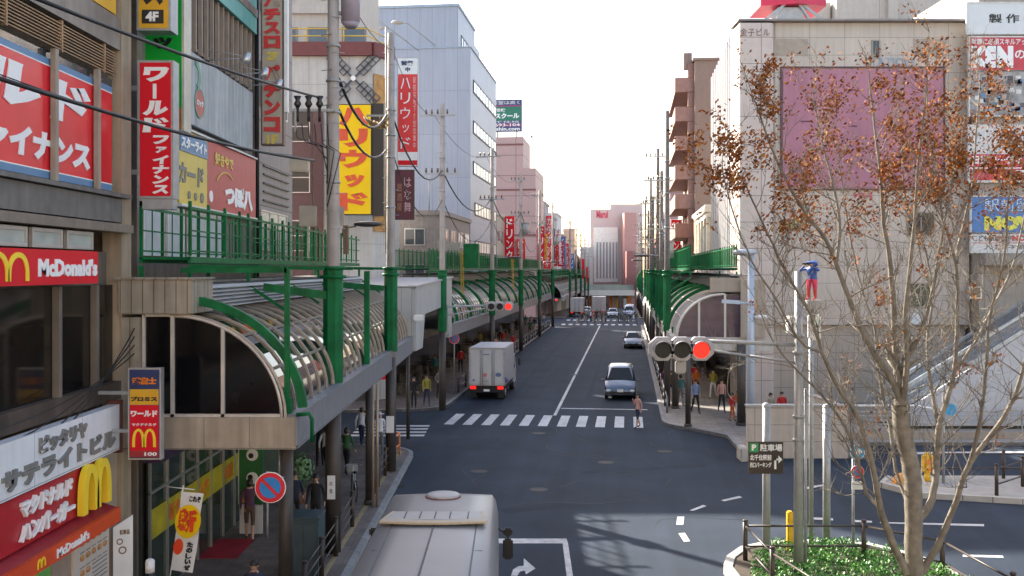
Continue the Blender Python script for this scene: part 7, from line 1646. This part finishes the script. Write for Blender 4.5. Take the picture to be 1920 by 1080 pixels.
L([(1540,660,-1.0),(1500,640,-1.4),(1455,560,-1.7),(1410,490,-2.0),(1375,400,-2.2),(1355,320,-2.4)], .03, .007)
twigs = []
def twig(p, d, l, r, lev):
    pts = [p]; q = p.copy(); dd = d.copy(); n = 5
    for i in range(n):
        dd = (dd + Vector((random.gauss(0,.16),random.gauss(0,.16),random.gauss(.06,.12)))).normalized(); q = q + dd*l/n; pts.append(q.copy())
    TW.tube(pts, [r*(1-.7*i/n) for i in range(n+1)], 5 if r > .008 else 4, caps=False)
    twigs.append((pts, lev))
    if lev > 0:
        for _ in range(random.randint(3,5)):
            i = random.randint(1,n); b = pts[i]; s_ = Vector((random.gauss(0,1),random.gauss(0,1),random.gauss(.3,.7))).normalized()
            twig(b, (dd*.8+s_*.75).normalized(), l*random.uniform(.45,.75), r*.6, lev-1)
for out, rr in list(LIMBS):
    m = len(out)
    for i in range(3, m-1):
        if random.random() < .9:
            d = (out[i+1]-out[i-1]).normalized(); s_ = Vector((random.gauss(0,1),random.gauss(0,1),random.gauss(.2,.6))).normalized()
            if out[i].z < 2.4: continue
            twig(out[i], (d*.75+s_*.8).normalized(), random.uniform(.6,1.5)*(1.0 if i < m*.7 else .8), min(rr[i]*.5,.016), 2 if random.random() < .75 else 1)
    twig(out[-1], (out[-1]-out[-3]).normalized(), 1.0, rr[-1]*.9, 2)
def dens(p):
    if p.z > 9.0: return .55 if p.z < 12 else .35
    if p.z > 8.3: return .25
    if p.z > 6.5: return .03
    return .012
for pts, lev in twigs:
    dn = dens(pts[-1])
    clump = math.sin(pts[-1].x*2.3+1)*math.cos(pts[-1].z*1.9)*math.sin(pts[-1].y*1.7+2)
    if random.random() > dn*(.7+1.6*clump): continue
    for p in pts[1:]:
        for _ in range(random.choice((2,3,4,5)) if lev == 0 else 1):
            c = p + Vector((random.gauss(0,.08),random.gauss(0,.08),random.gauss(-.03,.08))); s_ = random.uniform(.030,.056)
            n_ = Vector((random.gauss(0,1),random.gauss(0,1),random.gauss(0,1))).normalized(); e = n_.orthogonal().normalized(); g_ = n_.cross(e)*.55
            LF.add([c-e*s_, c-g_*s_+n_*s_*.2, c+e*s_, c+g_*s_+n_*s_*.2], [(0,1,2),(0,2,3)], random.choices((0,1,2),(6,3,2))[0])
T = Thing('street_tree', 'nearly bare multi stemmed street tree with rust leaves in its crown', 'tree', (PP(1718,1135).x,TY,.17))
T.part('trunk', TW, bark); T.part('crown', LF, leafs)
print('TWIGS', len(twigs), 'LEAVES', len(LF.f), 'TW', len(TW.f))
